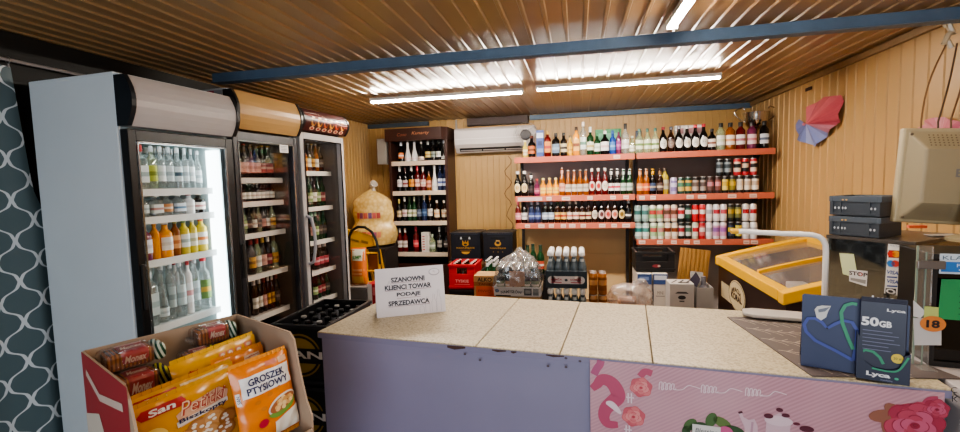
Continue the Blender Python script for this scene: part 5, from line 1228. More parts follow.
for i in range(5):
    u_ = .03+i*Lm/5; base = [(u_, .01), (u_+.05, .12), (u_+.07, .28)]; k.line(base, .004, pl_, 1)
    for q in range(7):
        v_ = .03+q*.036; uu = u_+.05*min(1, v_/.12)+(max(0, v_-.12)*.12)
        k.line([(uu, v_), (uu+.035, v_+.028), (uu+.06, v_+.036)], .0028, pl_, 1); k.line([(uu, v_), (uu-.018, v_+.03)], .0028, pl_, 1) if uu > .03 else None
k.build('leaf_pattern', mat_t)
tp0 = atZ(744, 316, CZ+.02); 
td = thing('flat_tray', 'flat pale grey plastic tray lying on the dark counter mat', 'tray', (tp0.x+.005, tp0.y+.01, CZ+.005), R(-6))
MB().prism([(0, .03), (.03, 0), (.22, -.02), (.25, .02), (.23, .09), (.05, .11), (.01, .09)], 0.006, .020).build('tray_top', M('#b5ada6', .35), td, bevel=.004)
MB().prism([(.04, .03), (.21, .0), (.22, .07), (.06, .09)], 0, .0055).build('tray_foot', M('#4a4442', .5), td)

# ------------------------------------------------------------------ white bent tube standing on the counter
pb = atZ(823.5, 336, CZ); pY = pb.y
pts = []
for (px, py) in ((823.5, 334), (824.5, 300), (825.5, 270), (826, 252), (825.5, 245), (823, 240), (818.5, 236.5), (812, 234.8), (800, 234), (780, 233.5), (760, 232.5), (738, 231.2)):
    p = atY(px, py, pY); pts.append((p.x-pb.x, 0, p.z-CZ))
pts[0] = (0, 0, .003)
tb = thing('bent_tube', 'white bent metal tube rising from the counter and reaching across the freezer', 'tube', (pb.x, pY, CZ))
MB().tube(pts, .0098, 10).build('tube_arm', M('#ddd8d4', .35), tb, smooth=True)
MB().lathe([(.03, .001), (.03, .008), (.014, .014)], 14).build('foot_flange', M('#cfcac6', .4), tb)
tcp = MB().lathe([(.0102, 0), (.0102, .022), (.006, .026)], 10).build('tip_cap', M('#d9a43a', .4), tb); tcp.rotation_euler = (0, R(-90), 0); tcp.location = pts[-1]

# ------------------------------------------------------------------ black crates of bottles between fridges and counter
gx, gy, gw, gd, gh = -1.295, 1.878, .292, .462, .297
def emb(k, w, h):
    k.ell(0, h*.5, .112, .105, M('#a08028', .5), 1, 32); k.ell(0, h*.5, .105, .096, M('#1c1a18', .5), 2, 32); k.ell(0, h*.5, .094, .085, M('#a88a34', .5), 3, 32)
    k.rect(-.135, .135, h*.5-.036, h*.5+.036, M('#15130f', .5), 4); k.text('JAN', .02, h*.5, .048, M('#e6e2da', .5), 5, w=.20, bold=.03)
cbk = M('#131316', .35, noise=.1)
for i, lb in enumerate(('lowest black crate of the stack between fridges and counter', 'middle black crate of the stack between fridges and counter', 'top black crate of the stack beside the counter, yellow round emblem, full of bottles')):
    crate(lb, (gx, gy, .004+i*.3), gw, gd, gh, cbk, None, emb if i else None, 'black crates stacked beside the counter', rim=M('#2e2e33', .3))
for i in range(4):
    for j in range(6):
        bottle('beer', (gx-.099+i*.066, gy+.050+j*.0715, .620), random.uniform(0, 6), GLASS['black'], '#3a3434', '#6a6058', ['#1a1a1c', '#2a2a2c', '#8a8886'][(i*5+j*3) % 7 // 3], 'dark capped beer bottle standing in the black crate beside the counter', 'bottles in the black crate', .98, 1.0, ['#26262a', '#3a3a40', '#8a8a90'][(i+2*j) % 3])

# ------------------------------------------------------------------ things in the corner: step stool, sacks, popcorn bag
YS = 3.90
yel = M('#d9a62a', .4, noise=.05)
sp = atY(362, 240, YS)
st = thing('step_stool', 'yellow folding step stool with black hoop handrail, behind the silver-framed fridge', 'stool', (sp.x, YS, 0))
def L_(px, py, Y=YS): p = atY(px, py, Y); return V3((p.x-sp.x, Y-YS, p.z))
MB().tube([L_(348, 262), L_(349.5, 236), L_(352, 230), L_(358, 226.8), L_(365, 227.3), L_(372, 232), L_(376.5, 241), L_(379, 253), L_(380, 264)], .013, 8).build('handrail', BLACK, st, smooth=True)
a, b, c, d = L_(345, 229), L_(372, 236), L_(374, 246), L_(346, 251)
mb = MB(); vs = [a, b, c, d]; mb.add(vs+[v+V3((0, .03, 0)) for v in vs], [(3, 2, 1, 0), (4, 5, 6, 7), (0, 1, 5, 4), (1, 2, 6, 5), (2, 3, 7, 6), (3, 0, 4, 7)]); mb.build('platform', yel, st)
k = Ink(lambda u, v, l: a+(b-a)*u+(d-a)*v+V3((0, -.001-l, 0)), .001)
k.rect(.15, .5, .35, .45, M('#8a6a1a', .5)); k.rect(.6, .85, .3, .42, M('#8a6a1a', .5)); k.build('platform_print', st)
for px in (366, 378.5):
    t0 = L_(px, 250); MB().tube([t0, V3((t0.x, 0, .002))], .012, 6).build('leg', yel, st)
    MB().tube([t0+V3((0, .02, 0)), V3((t0.x, .34, .002))], .012, 6).build('leg', yel, st)
for py in (253, 271, 282): MB().tube([L_(366, py), L_(378.5, py)], .010, 6).build('crossbar', yel, st)
MB().add([L_(367, 255), L_(377.5, 255), L_(377.5, 270), L_(367, 270)], [(0, 1, 2, 3)]).build('tread_plate', M('#8a5420', .5), st).location = (0, .014, 0)
# grey bin with printed sack
x, w, zt, zb2 = span(346, 366.5, 287, 300, 3.66)
t = thing('grey_bin', 'grey plastic bin under the orange printed sack, by the silver-framed fridge', 'bin', (x, 3.66, 0)); 
MB().box(-w/2, w/2, 0, .19, .002, zt-.02).build('bin_body', M('#6f6a68', .5, noise=.05), t, bevel=.006); MB().box(-w/2-.004, w/2+.004, -.004, .194, zt-.019, zt).build('bin_lid', M('#7d7876', .5), t, bevel=.004)
def pillow(name, w, h, puff, mat, parent, nu=16, nv=16, p=2.6, wr=.0, sd=0, th=0):
    """filled bag: local x right, z up, front towards -y"""
    mb = MB()
    def s(u, v, sgn):
        a, b = u*2-1, v*2-1; q = max(0, 1-abs(a)**p)**.6*max(0, 1-abs(b)**p)**.6
        ww = wr*(math.sin(7*a+3*b+sd)+math.sin(11*b-5*a+2*sd)*.7+math.sin(19*a*b+sd))*min(1, q*3)
        return V3((a*w/2*(1-.03*(1-abs(b))), sgn*(puff*q+.001)+ww*.5, b*h/2))
    mb.grid(lambda u, v: s(u, v, -1), nu, nv); mb.grid(lambda u, v: s(u, v, 1), nu, nv)
    o = mb.build(name, mat, parent, smooth=True)
    return o, (lambda u, v, l: s(u/w+.5, v/h+.5, -1)+V3((0, -l, 0)))
x, w, zt2, zb2 = span(349.5, 365, 248, 286, 3.70)
t = thing('printed_sack', 'orange and white printed sack standing on the grey bin', 'sack', (x, 3.74, zt+.003+(zt2-zt)/2)); hS = zt2-zt-.006
o, mp_ = pillow('sack_body', w, hS, .05, M('#d9742f', .5, noise=.06), t)
k = Ink(mp_, .0012); k.rect(-w*.46, w*.46, hS*.16, hS*.46, M('#d8d4c4', .5), 1, 6, 4); k.text('JUMPI', 0, hS*.24, hS*.11, M('#3f7a3a', .5), 3, w=w*.6, bold=.04, rot=.1); k.rect(-w*.42, w*.42, -hS*.12, -hS*.06, M('#e0a070', .5), 1, 6); k.rect(-w*.42, w*.3, -hS*.22, -hS*.17, M('#e0a070', .5), 1, 6); k.rect(-w*.46, w*.46, -hS*.46, -hS*.26, M('#dba32e', .5), 1, 6, 3); k.build('sack_print', t)
x, w, zt3, zb2 = span(367.5, 377, 284, 300, 3.66)
def rw(k, w, h): k.rect(-w/2+.001, -w*.02, 0, h, M('#d9d2cc', .5), 1); k.rect(w*.05, w*.4, h-.1, h-.03, M('#d8686a', .5), 2)
carton('cardboard_carton', 'red and white carton beside the grey bin, just behind the paper notice', 'box', (x, 3.66, 0), (w, .16, zt3), M('#b02a30', .5), inks=rw)
# popcorn bag on a dark carton
YPb = 4.40
x, w, zt, zb2 = span(349, 394, 186, 246, YPb+.14)
t = thing('storage_box', 'tall dark storage box under the popcorn bag, beside the wine cabinet', 'box', (x+.02, YPb-.02, 0)); MB().box(-.19, .19, 0, .36, .002, zb2-.03).build('box_body', M('#241d1c', .6, noise=.1), t, bevel=.005); MB().box(-.195, .195, -.005, .365, zb2-.029, zb2-.003).build('box_lid', M('#2d2524', .6), t, bevel=.004)
pb_ = thing('popcorn_bag', 'large clear bag of pale yellow puffs with red print bands, in the corner', 'bag', (x, YPb+.16, zb2)); Hh = zt-zb2
pf = bpy.data.materials.new('puffs'); pf.use_nodes = True; nt = pf.node_tree; b = nt.nodes['Principled BSDF']
tc = nt.nodes.new('ShaderNodeTexCoord'); vo = nt.nodes.new('ShaderNodeTexVoronoi'); vo.inputs['Scale'].default_value = 30; cr_ = nt.nodes.new('ShaderNodeValToRGB'); cr_.color_ramp.elements[0].color = rgb('#e2c98c'); cr_.color_ramp.elements[1].color = rgb('#cba865'); cr_.color_ramp.elements[1].position = .75
nt.links.new(tc.outputs['Object'], vo.inputs['Vector']); nt.links.new(vo.outputs['Distance'], cr_.inputs[0]); nt.links.new(cr_.outputs[0], b.inputs['Base Color']); b.inputs['Roughness'].default_value = .25; b.inputs['Coat Weight'].default_value = .4
def pbf(u, v):
    a = 2*pi*u; r0 = (.235 if v > .03 else .17)*(1+.05*math.sin(3*a+4*v)+.035*math.sin(7*a-9*v))
    env = (1-max(0, (v-.72)/.28)**2.2)*(.86+.14*math.sin(pi*min(1, v*2.2)))*(1-.07*math.exp(-((v-.42)/.06)**2)-.05*math.exp(-((v-.70)/.05)**2))
    env = max(env, .06)
    return V3((r0*env*1.08*math.cos(a)+.02*math.sin(v*3), r0*env*.75*math.sin(a), .003+Hh*.94*v))
mb = MB().grid(pbf, 36, 26); mb.build('filled_bag', pf, pb_, smooth=True)
k = Ink(lambda u, v, l: pbf(.75+u, v)*1+V3((.0, -.003-l, 0)), .001)
for (v0, v1, cs) in ((.50, .60, ['#c05048', '#8a4a6a', '#b85a4a', '#6a4a7a', '#c0605a', '#a84a44']), (.17, .27, ['#c03a3a', '#d8a090', '#b03a44', '#c8645a', '#9a4a6a', '#c87a5a'])):
    for i in range(6): k.rect(-.10+.035*i, -.10+.035*i+.030, v0, v1, M(cs[i], .4), 1, 2, 2)
k.build('print_band', pb_)
mb = MB().tube([pbf(0, .98)*0+V3((.03, 0, Hh*.92)), V3((.03, 0, Hh*.96)), V3((.02, 0, Hh*1.0)), V3((.05, -.02, Hh*1.04))], [.03, .018, .03, .045], 9); mb.build('tied_top', glassy('#d9d2c8', .5, .2, .15, 'bag_top'), pb_, smooth=True)

# ------------------------------------------------------------------ curtain by the entrance side
cu_ = bpy.data.materials.new('curtain_cloth'); cu_.use_nodes = True; nt = cu_.node_tree; b = nt.nodes['Principled BSDF']; b.inputs['Roughness'].default_value = .35
uvn = nt.nodes.new('ShaderNodeUVMap'); sep = nt.nodes.new('ShaderNodeSeparateXYZ'); nt.links.new(uvn.outputs[0], sep.inputs[0])
def mth(op, a, b_=None, c_=None):
    n_ = nt.nodes.new('ShaderNodeMath'); n_.operation = op
    for i, q in enumerate((a, b_, c_)):
        if q is None: continue
        if isinstance(q, (int, float)): n_.inputs[i].default_value = q
        else: nt.links.new(q, n_.inputs[i])
    return n_.outputs[0]
sx, sy = sep.outputs[0], sep.outputs[1]        # u in lattice widths, v in lattice heights
w1 = mth('SINE', mth('MULTIPLY', sy, 2*pi)); w3 = mth('ADD', mth('MULTIPLY', mth('SINE', mth('MULTIPLY', sy, 6*pi)), .10), mth('MULTIPLY', mth('SINE', mth('MULTIPLY', sy, 10*pi)), .05))
amp = mth('MULTIPLY', mth('ADD', w1, w3), .246)
d1 = mth('PINGPONG', mth('SUBTRACT', sx, amp), .5); d2 = mth('PINGPONG', mth('ADD', mth('ADD', sx, amp), .5), .5)
dm = mth('MINIMUM', d1, d2); ln = mth('LESS_THAN', dm, .044)
mx = nt.nodes.new('ShaderNodeMix'); mx.data_type = 'RGBA'; mx.inputs[6].default_value = rgb('#56676b'); mx.inputs[7].default_value = rgb('#d2d8da'); nt.links.new(ln, mx.inputs[0]); nt.links.new(mx.outputs[2], b.inputs['Base Color'])
cY0, cY1, cZ0, cZ1 = .55, 1.62, .02, 2.125
cv = MB(); nu, nv = 80, 30
def cf(u, v):
    y = cY0+(cY1-cY0)*u; z = cZ0+(cZ1-cZ0)*v
    pin = math.exp(-((z-1.38)/.10)**2)
    return V3((-2.484+.012*math.sin(u*34+.5*math.sin(v*5))*(.4+.6*(1-v))+.008*math.sin(u*13+v*4), y+.070*pin*u**8-.01+.062*(u**3)*min(1, 2.2*(1-v)), z))
cv.grid(cf, nu, nv)
ctn = thing('curtain', 'dark grey-green curtain with white ogee lattice hanging from a rail, beside the first fridge', 'curtain', (0, 0, 0))
co = cv.build('curtain_cloth', cu_, ctn, smooth=True)
uvl = co.data.uv_layers.new(name='UVMap')
for lp in co.data.loops:
    p = co.data.vertices[lp.vertex_index].co; uvl.data[lp.index].uv = ((p.y-.02)/.150, p.z/.185)
for i in range(5):
    y = cY0+.03+(cY1-cY0-.05)*i/4; MB().tube([(-2.484, y, 2.12), (-2.484, y, 2.138)], .004, 6).tube([(-2.484+.014*math.cos(2*pi*q/12), y, 2.151+.014*math.sin(2*pi*q/12)) for q in range(12)], .0025, 5, closed=True).build('hanging_ring', M('#b9b9bc', .3, 1), ctn)
rl = thing('curtain_rail', 'thin grey curtain rail running above the lattice curtain', 'rail', (-2.484, .4, 2.153))
MB().tube([(0, -.4, 0), (0, 1.66, 0)], .008, 8).build('rail_tube', M('#a39a96', .4, .3), rl)
for y in (-.35, .82, 1.6): MB().box(-.026, .004, y-.008, y+.008, -.012, .012).build('wall_bracket', M('#7a7472', .4), rl)
# ------------------------------------------------------------------ cardboard display bin of snacks, close to the camera
ZR = 1.10
bL, bB, bR = atZ(84, 351, ZR), atZ(236.5, 314.5, ZR), atZ(299, 335, ZR)
e1 = (bB-bL); W1 = e1.length; e1.normalize(); e2 = V3((e1.y, -e1.x, 0)); W2 = (bR-bB).dot(e2)
bF = bL+e2*W2; BZ = math.atan2(e1.y, e1.x)
bO = V3((bF.x, bF.y, 0))
CARD = M('#a88f78', .7, noise=.05, ns=5); 
sb = thing('display_bin', 'open cardboard display bin full of snack bags, red printed outside, beside the white fridge side', 'box', bO, BZ)
TH = .006; Z0 = .70
MB().box(0, W1, -.045, W2, Z0, Z0+TH).build('bin_floor', CARD, sb)
MB().box(.03, W1-.03, .03, W2-.03, .002, Z0-.001).build('pedestal', M('#8a2a2e', .6, noise=.05), sb)
def wall(name, pts, th):
    mb = MB(); q = [V3(p) for p in pts]; o = [p+V3(th) for p in q]; n = len(q)
    mb.add(q+o, [tuple(range(n-1, -1, -1)), tuple(range(n, 2*n))]+[(i, (i+1) % n, n+(i+1) % n, n+i) for i in range(n)]); return mb.build(name, CARD, sb)
wall('back_wall', [(0, W2, Z0), (W1, W2, Z0), (W1, W2, ZR), (0, W2, ZR)], (0, TH, 0))
wall('side_wall', [(W1, -.045, Z0), (W1, W2, Z0), (W1, W2, ZR), (W1, .055, ZR), (W1, .03, ZR-.02), (W1, .012, ZR-.10), (W1, -.02, ZR-.20), (W1, -.045, ZR-.24)], (TH, 0, 0))
lw_ = wall('side_wall', [(0, -.045, Z0), (0, W2, Z0), (0, W2, ZR), (0, .03, ZR), (0, 0, ZR-.03), (0, -.045, ZR-.12)], (-TH, 0, 0))
wall('front_wall', [(0, -.045, Z0), (W1, -.045, Z0), (W1, -.045, .82), (0, -.045, .82)], (0, -TH, 0))
k = Ink(lambda u, v, l: V3((-TH-.0006-l, W2-u, v)), .001)
RDP = M('#a63236', .5)
k.rect(.0, W2, Z0, ZR, M('#9c2f33', .5), 0); k.poly([(0, Z0), (0, ZR-.18), (W2*.35, ZR-.14), (W2*.6, ZR-.26), (W2, ZR-.22), (W2, Z0)], M('#cdbfae', .5), 1); k.poly([(W2*.3, ZR-.22), (W2*.5, ZR-.2), (W2*.75, ZR-.33), (W2*.8, ZR-.39), (W2*.4, ZR-.36)], M('#c9a236', .5), 2)
k.line([(W2*.1, ZR-.05), (W2*.4, ZR-.09), (W2*.9, ZR-.06)], .02, M('#c9b0a0', .5), 1); k.build('outer_print', lw_)
def binpt(px, py, dl): return onP(px, py, bF-e2*dl, e2)
def bagat(name, label, TL, TR, dl, h, puff, mat, tilt=10, cat='snack bag', group=None, wr=.0025, sd=0, seal='#e8a33a'):
    a, b = binpt(*TL, dl), binpt(*TR, dl)
    xa, xb = (a-bO).dot(e1), (b-bO).dot(e1); sl_ = (b.z-a.z)/(xb-xa); na, nb_ = max(xa, .014), min(xb, W1-.014)
    b = b+e1*(nb_-xb)+V3((0, 0, sl_*(nb_-xb))); a = a+e1*(na-xa)+V3((0, 0, sl_*(na-xa))); d = b-a; w = d.length; roll = math.atan2(d.z, d.dot(e1))
    t = thing(name, label, cat, (0, 0, 0), 0, group)
    mid = (a+b)/2
    Rm = Matrix.Rotation(BZ, 4, 'Z') @ Matrix.Rotation(R(-tilt), 4, 'X') @ Matrix.Rotation(-roll, 4, 'Y')
    c = mid-(Rm.to_3x3() @ V3((0, 0, h/2)))
    t.rotation_euler = Rm.to_euler(); t.location = c
    o, mp_ = pillow('bag_body', w, h, puff, mat, t, 22, 22, 3.2, wr, sd)
    for s in (1, -1):
        mb = MB(); n = 24
        for i in range(n):
            x0, x1 = -w*.485+w*.97*i/n, -w*.485+w*.97*(i+1)/n; q = .0012*(1 if i % 2 else -1)
            mb.add([(x0, q, s*(h/2-.004)), (x1, q, s*(h/2-.004)), (x1, q, s*(h/2+.011)), (x0, q, s*(h/2+.011))], [(0, 1, 2, 3)])
        mb.build('crimped_seal', M(seal, .35), t)
    return t, w, h, Ink(mp_, .0011, .012)
ORB = M('#dd7a1e', .3, noise=.06, ns=9, coat=.5); YEB = M('#d9961a', .28, noise=.05, ns=9, coat=.6); YEB2 = M('#e3a81f', .3, noise=.05, ns=9, coat=.5)
NAVY = M('#26264e', .5); REDB = M('#b02a2c', .4); CRMB = M('#e6dccb', .5); WHT = M('#e4dfda', .5)
# front bag: soup pearls
t, w, h, k = bagat('snack_bag', 'orange bag of soup pearls with white name panel and green bowl picture', (227, 371), (290, 347), .052, .235, .026, ORB, 8, seal='#ea9a3e')
k.rect(-w*.40, w*.44, h*.11, h*.36, WHT, 1, 8, 4)
k.text('GROSZEK', .02*w, h*.285, h*.085, NAVY, 3, w=w*.62, bold=.02); k.text('PTYSIOWY', .02*w, h*.180, h*.085, NAVY, 3, w=w*.70, bold=.02)
k.rect(-w*.485, -w*.43, h*.05, h*.20, WHT, 1, 1, 3); k.text('SAN', -w*.457, h*.125, w*.045, NAVY, 3, w=h*.09, rot=pi/2)
k.rect(w*.05, w*.25, h*.40, h*.455, M('#c9745a', .5), 1, 3); k.rect(w*.28, w*.44, h*.385, h*.45, M('#e8b48a', .5), 1, 3)
for (u, v) in ((-.20, .02), (.02, .06), (.17, .10), (-.12, -.08)): k.ell(u*w, v*h, w*.05, h*.026, M('#c9762a', .5), 1)
cu_, cv_ = w*.20, -h*.10
k.ell(cu_, cv_, w*.275, h*.100, CRMB, 2, 26, .28); k.ell(cu_-.002, cv_-h*.035, w*.27, h*.105, M('#6f9440', .5), 2.5, 26, .28, pi, 2*pi); k.ell(cu_, cv_, w*.25, h*.078, M('#a8643a', .5), 3.4, 26, .28)
random.seed(4)
for i in range(26):
    a, r_ = random.uniform(0, 6.3), math.sqrt(random.random())*.86; x_, y_ = w*.235*r_*math.cos(a), h*.070*r_*math.sin(a)
    k.ell(cu_+x_*.96-y_*.28, cv_+y_*.96+x_*.28, w*.040, h*.026, M(['#dba768', '#e6bb80', '#d09a58', '#ecc88e'][i % 4], .5), 4+i*.05, 10)
k.ell(-w*.16, -h*.255, w*.085, h*.052, M('#b3223a', .5), 2); k.poly([(w*.02, -h*.30), (w*.48, -h*.20), (w*.48, -h*.47), (w*.02, -h*.47)], CRMB, 2)
k.build('front_print', t)
# petit biscuits, front
def san(k, w, h, vtop):
    k.poly([(-w*.42, h*vtop-h*.045), (-w*.05, h*vtop-h*.045), (-w*.03, h*vtop), (-w*.06, h*vtop+h*.045), (-w*.40, h*vtop+h*.045), (-w*.45, h*vtop)], REDB, 2); k.text('San', -w*.24, h*vtop, h*.062, WHT, 3, w=w*.23, bold=.03, slant=.25)
t, w, h, k = bagat('snack_bag', 'yellow biscuit bag with red name badge and large slanted lettering, at the very front', (114, 418), (236, 368), .116, .27, .020, YEB, 8, sd=2, seal='#dca030')
san(k, w, h, .415)
k.poly([(-w*.13, h*.17), (w*.33, h*.24), (w*.36, h*.34), (w*.28, h*.40), (-w*.02, h*.36), (-w*.15, h*.30)], M('#d9a98a', .5), 1.5)
k.text('Petitki', w*.12, h*.335, h*.125, M('#b3402e', .4), 3.2, w=w*.42, bold=.035, slant=.35); k.text('Petitki', w*.117, h*.338, h*.125, M('#e9c7a8', .4), 3.9, w=w*.42, bold=-.012, slant=.35)
k.poly([(-w*.16, h*.18), (w*.34, h*.225), (w*.34, h*.27), (-w*.16, h*.235)], M('#e3d6c8', .5), 2.2); k.text('Biszkopty', w*.09, h*.228, h*.052, NAVY, 4.2, w=w*.46, bold=.02, slant=.1)
random.seed(8)
for i, (u, v, r_) in enumerate(((.02, .10, .11), (.17, .12, .12), (.30, .07, .10), (-.10, .05, .10), (.10, .0, .12), (.26, -.03, .1))):
    k.ell(u*w, v*h, r_*w, r_*w*.8, M(['#a8703e', '#b8814a', '#9c6436'][i % 3], .5), 2.5+i*.2, 18); k.ell(u*w, v*h, r_*w*.78, r_*w*.6, M(['#b9824c', '#c8945c', '#ab7442'][i % 3], .5), 2.6+i*.2, 16)
    for q in range(5): k.ell(u*w+random.uniform(-.6, .6)*r_*w, v*h+random.uniform(-.4, .4)*r_*w, .006, .004, M('#e9dccb', .4), 4.5)
k.ell(w*.40, h*.06, w*.06, h*.05, M('#3f7a3a', .5), 2); k.ell(-w*.35, h*.18, w*.11, h*.09, M('#e8c468', .5), 1.2)
k.build('front_print', t)
t, w, h, k = bagat('snack_bag', 'yellow biscuit bag with red name badge, tucked just behind the very front one', (114, 407), (232, 361), .166, .25, .018, M('#dca22c', .3, noise=.05, ns=9, coat=.5), 8, sd=5, seal='#d99c2e')
san(k, w, h, .425); k.line([(w*.05, h*.40), (w*.2, h*.42), (w*.42, h*.43)], h*.016, M('#c9825a', .5), 2); k.ell(w*.17, h*.35, w*.05, h*.02, M('#3a3a4a', .5), 2); k.ell(w*.28, h*.33, w*.12, h*.08, M('#b08450', .5), 1.5); k.rect(-w*.02, w*.45, h*.445, h*.475, M('#e6cfa0', .5), 1.4, 6); k.build('front_print', t)
t, w, h, k = bagat('snack_bag', 'orange soup-pearl bag with reddish picture strip, between the yellow bags', (210, 364), (274, 340), .202, .19, .012, M('#e2852a', .3, noise=.08, ns=9, coat=.5), 8, sd=7, seal='#e8953a')
k.rect(-w*.4, -w*.1, h*.32, h*.42, M('#d9743a', .5), 1, 3); k.ell(-w*.25, h*.2, w*.12, h*.08, M('#b8702e', .5), 1); k.rect(w*.08, w*.40, h*.36, h*.43, M('#e8c9a8', .5), 1, 3); k.line([(w*.1, h*.39), (w*.38, h*.40)], h*.012, M('#b04a3a', .5), 2); k.build('front_print', t)
t, w, h, k = bagat('snack_bag', 'bright yellow bag with small red crest and pictures, standing in front of the crackers', (168, 366), (254, 334), .238, .21, .012, YEB2, 8, sd=9, seal='#e6b23a')
k.ell(-w*.30, h*.26, w*.08, h*.06, M('#b02a3a', .5), 2); 
for i in range(7): a = 2*pi*i/7; k.poly([(-w*.30+w*.05*math.cos(a-.3), h*.26+h*.04*math.sin(a-.3)), (-w*.30+w*.11*math.cos(a), h*.26+h*.085*math.sin(a)), (-w*.30+w*.05*math.cos(a+.3), h*.26+h*.04*math.sin(a+.3))], M('#b5333f', .5), 2.5)
k.rect(-w*.40, -w*.16, h*.18, h*.205, REDB, 3)
for i in range(3): k.rect(w*(.02+.10*i), w*(.10+.10*i), h*.33, h*.42, M('#d9825a', .5), 2); k.ell(w*(.06+.10*i), h*.375, w*.026, h*.03, M('#e9d8c0', .5), 3)
k.rect(w*.34, w*.44, h*.36, h*.44, M('#d9825a', .5), 2); k.ell(w*.39, h*.40, w*.03, h*.025, M('#e9c8a8', .5), 3); k.build('front_print', t)
# cracker packs
def wavemat(a, b, sc, ang=0, key=''):
    mt = bpy.data.materials.new('banded'+key); mt.use_nodes = True; nt = mt.node_tree; bs = nt.nodes['Principled BSDF']
    tc = nt.nodes.new('ShaderNodeTexCoord'); mp = nt.nodes.new('ShaderNodeMapping'); mp.inputs['Rotation'].default_value = (0, R(ang), R(ang)); wv = nt.nodes.new('ShaderNodeTexWave'); wv.inputs['Scale'].default_value = sc; wv.inputs['Distortion'].default_value = .6
    cr_ = nt.nodes.new('ShaderNodeValToRGB'); cr_.color_ramp.interpolation = 'CONSTANT'; el = cr_.color_ramp.elements; el[0].color = rgb(a); el[1].position = .5; el[1].color = rgb(b)
    nt.links.new(tc.outputs['Object'], mp.inputs[0]); nt.links.new(mp.outputs[0], wv.inputs['Vector']); nt.links.new(wv.outputs['Fac'], cr_.inputs[0]); nt.links.new(cr_.outputs[0], bs.inputs['Base Color']); bs.inputs['Roughness'].default_value = .25; bs.inputs['Coat Weight'].default_value = .5
    return mt
CRK = wavemat('#a8622a', '#6e3a18', 32, 0, 'c'); S_Y = wavemat('#c9c23a', '#1d2a3e', 26, 20, 'y'); S_G = wavemat('#c9d2c4', '#1f4a3a', 26, 20, 'g')
FILM2 = glassy('#e8e4e4', .05, .10, .10, 'wrap_film', bump=.8, ns=26)
def crackers(label, lx, ly, z, L, Wd, H, rz, stripe, tilt=0, roll=0):
    p = bO+e1*lx-e2*ly; t = thing('cracker_pack', label, 'crackers', (p.x, p.y, z-H), 0, 'striped cracker packs'); t.rotation_euler = (Matrix.Rotation(BZ+rz, 4, 'Z') @ Matrix.Rotation(tilt, 4, 'X') @ Matrix.Rotation(roll, 4, 'Y')).to_euler()
    MB().box(-L/2, L*.28, -Wd/2, Wd/2, 0.003, H).build('crackers', CRK, t, bevel=.010)
    o = MB().box(L*.26, L*.50, -Wd/2-.002, Wd/2+.002, 0.001, H+.002).build('striped_end', stripe, t, bevel=.016, seg=3)
    RP = M('#b3262e', .3, noise=.06, coat=.5)
    mb = MB().box(-L*.30, L*.20, -Wd/2-.0025, Wd/2+.0025, H*.30, H+.0025); mb.build('red_wrapper', RP, t, bevel=.010)
    k = Ink(lambda u, v, l: V3((u, -Wd/2-.0032-l, v)), .0006); k.text('Monex', -L*.05, H*.62, H*.40, M('#e3c9b8', .4), 1, w=L*.36, bold=.03, slant=.2); k.build('front_lettering', t)
    k = Ink(lambda u, v, l: V3((u, v, H+.0032+l)), .0006); k.text('Monex', -L*.05, 0, Wd*.34, M('#e3c9b8', .4), 1, w=L*.36, bold=.03, slant=.2); k.rect(-L*.28, L*.18, Wd*.28, Wd*.42, M('#d9a8a0', .4), 1); k.build('top_lettering', t)
    fm = MB().box(-L/2-.012, L*.30, -Wd/2-.005, Wd/2+.005, .001, H+.006).build('clear_wrap', FILM2, t, bevel=.014, seg=2)
    mb = MB(); n = 10
    for i in range(n):
        y0, y1 = -Wd*.55+Wd*1.1*i/n, -Wd*.55+Wd*1.1*(i+1)/n; q = .004*(1 if i % 2 else -1)
        mb.add([(-L/2-.024, y0, H*.5+q*2), (-L/2-.024, y1, H*.5-q*2), (-L/2-.010, y1*.9, H*.5-q), (-L/2-.010, y0*.9, H*.5+q)], [(0, 1, 2, 3)])
    mb.build('twisted_end', FILM2, t)
    return t
MB().box(.012, W1-.012, .270, W2-.008, Z0+TH+.001, .935).build('inner_step', CARD, sb)
crackers('striped cracker pack lying in front at the curtain end of the bin', .098, .305, 1.030, .136, .072, .080, R(3), S_Y, R(3))
crackers('striped cracker pack on top at the curtain end, against the back wall of the bin', .102, .352, 1.092, .145, .074, .052, R(1), S_G, R(3))
crackers('striped cracker pack in the middle of the bin, behind the crest bag', .258, .291, 1.045, .104, .062, .075, R(0), S_Y, R(3))
crackers('lower striped cracker pack of the pair in the far corner of the bin', .342, .369, 1.020, .125, .060, .070, R(0), S_G, R(0))
crackers('upper striped cracker pack of the pair in the far corner of the bin', .334, .369, 1.092, .125, .058, .058, R(2), S_G, R(0))
# ------------------------------------------------------------------ white side cabinet at the end of the counter
sO = CO+CE*2.088; SL, SD = .60, 1.0
sc_ = thing('side_cabinet', 'white cabinet at the end of the shop counter, carrying the payment case', 'cabinet', sO, CA)
WHC = M('#bdb4b2', .45, noise=.03)
MB().box(0, SL, 0, SD, CZ-.024, CZ).build('cabinet_top', WHC, sc_, bevel=.003); MB().box(.004, SL, .008, SD, .08, CZ-.026).build('cabinet_body', WHC, sc_, bevel=.003); MB().box(.02, SL-.02, .03, SD-.02, .003, .079).build('plinth', BLACK, sc_)
dr = MB().box(.010, SL-.01, -.006, .007, .12, CZ-.10).build('door', WHC, sc_, bevel=.003); MB().tube([(.05, -.008, .55), (.05, -.03, .56), (.05, -.03, .66), (.05, -.008, .67)], .006, 8).build('handle', M('#8a8a8a', .3, 1), dr)
k = Ink(lambda u, v, l: V3((u, -.0068-l, v)), .0008); 
def suv(px, py): p = onP(px, py, sO-CD*.006, CD)-sO; return p.dot(CE), p.z
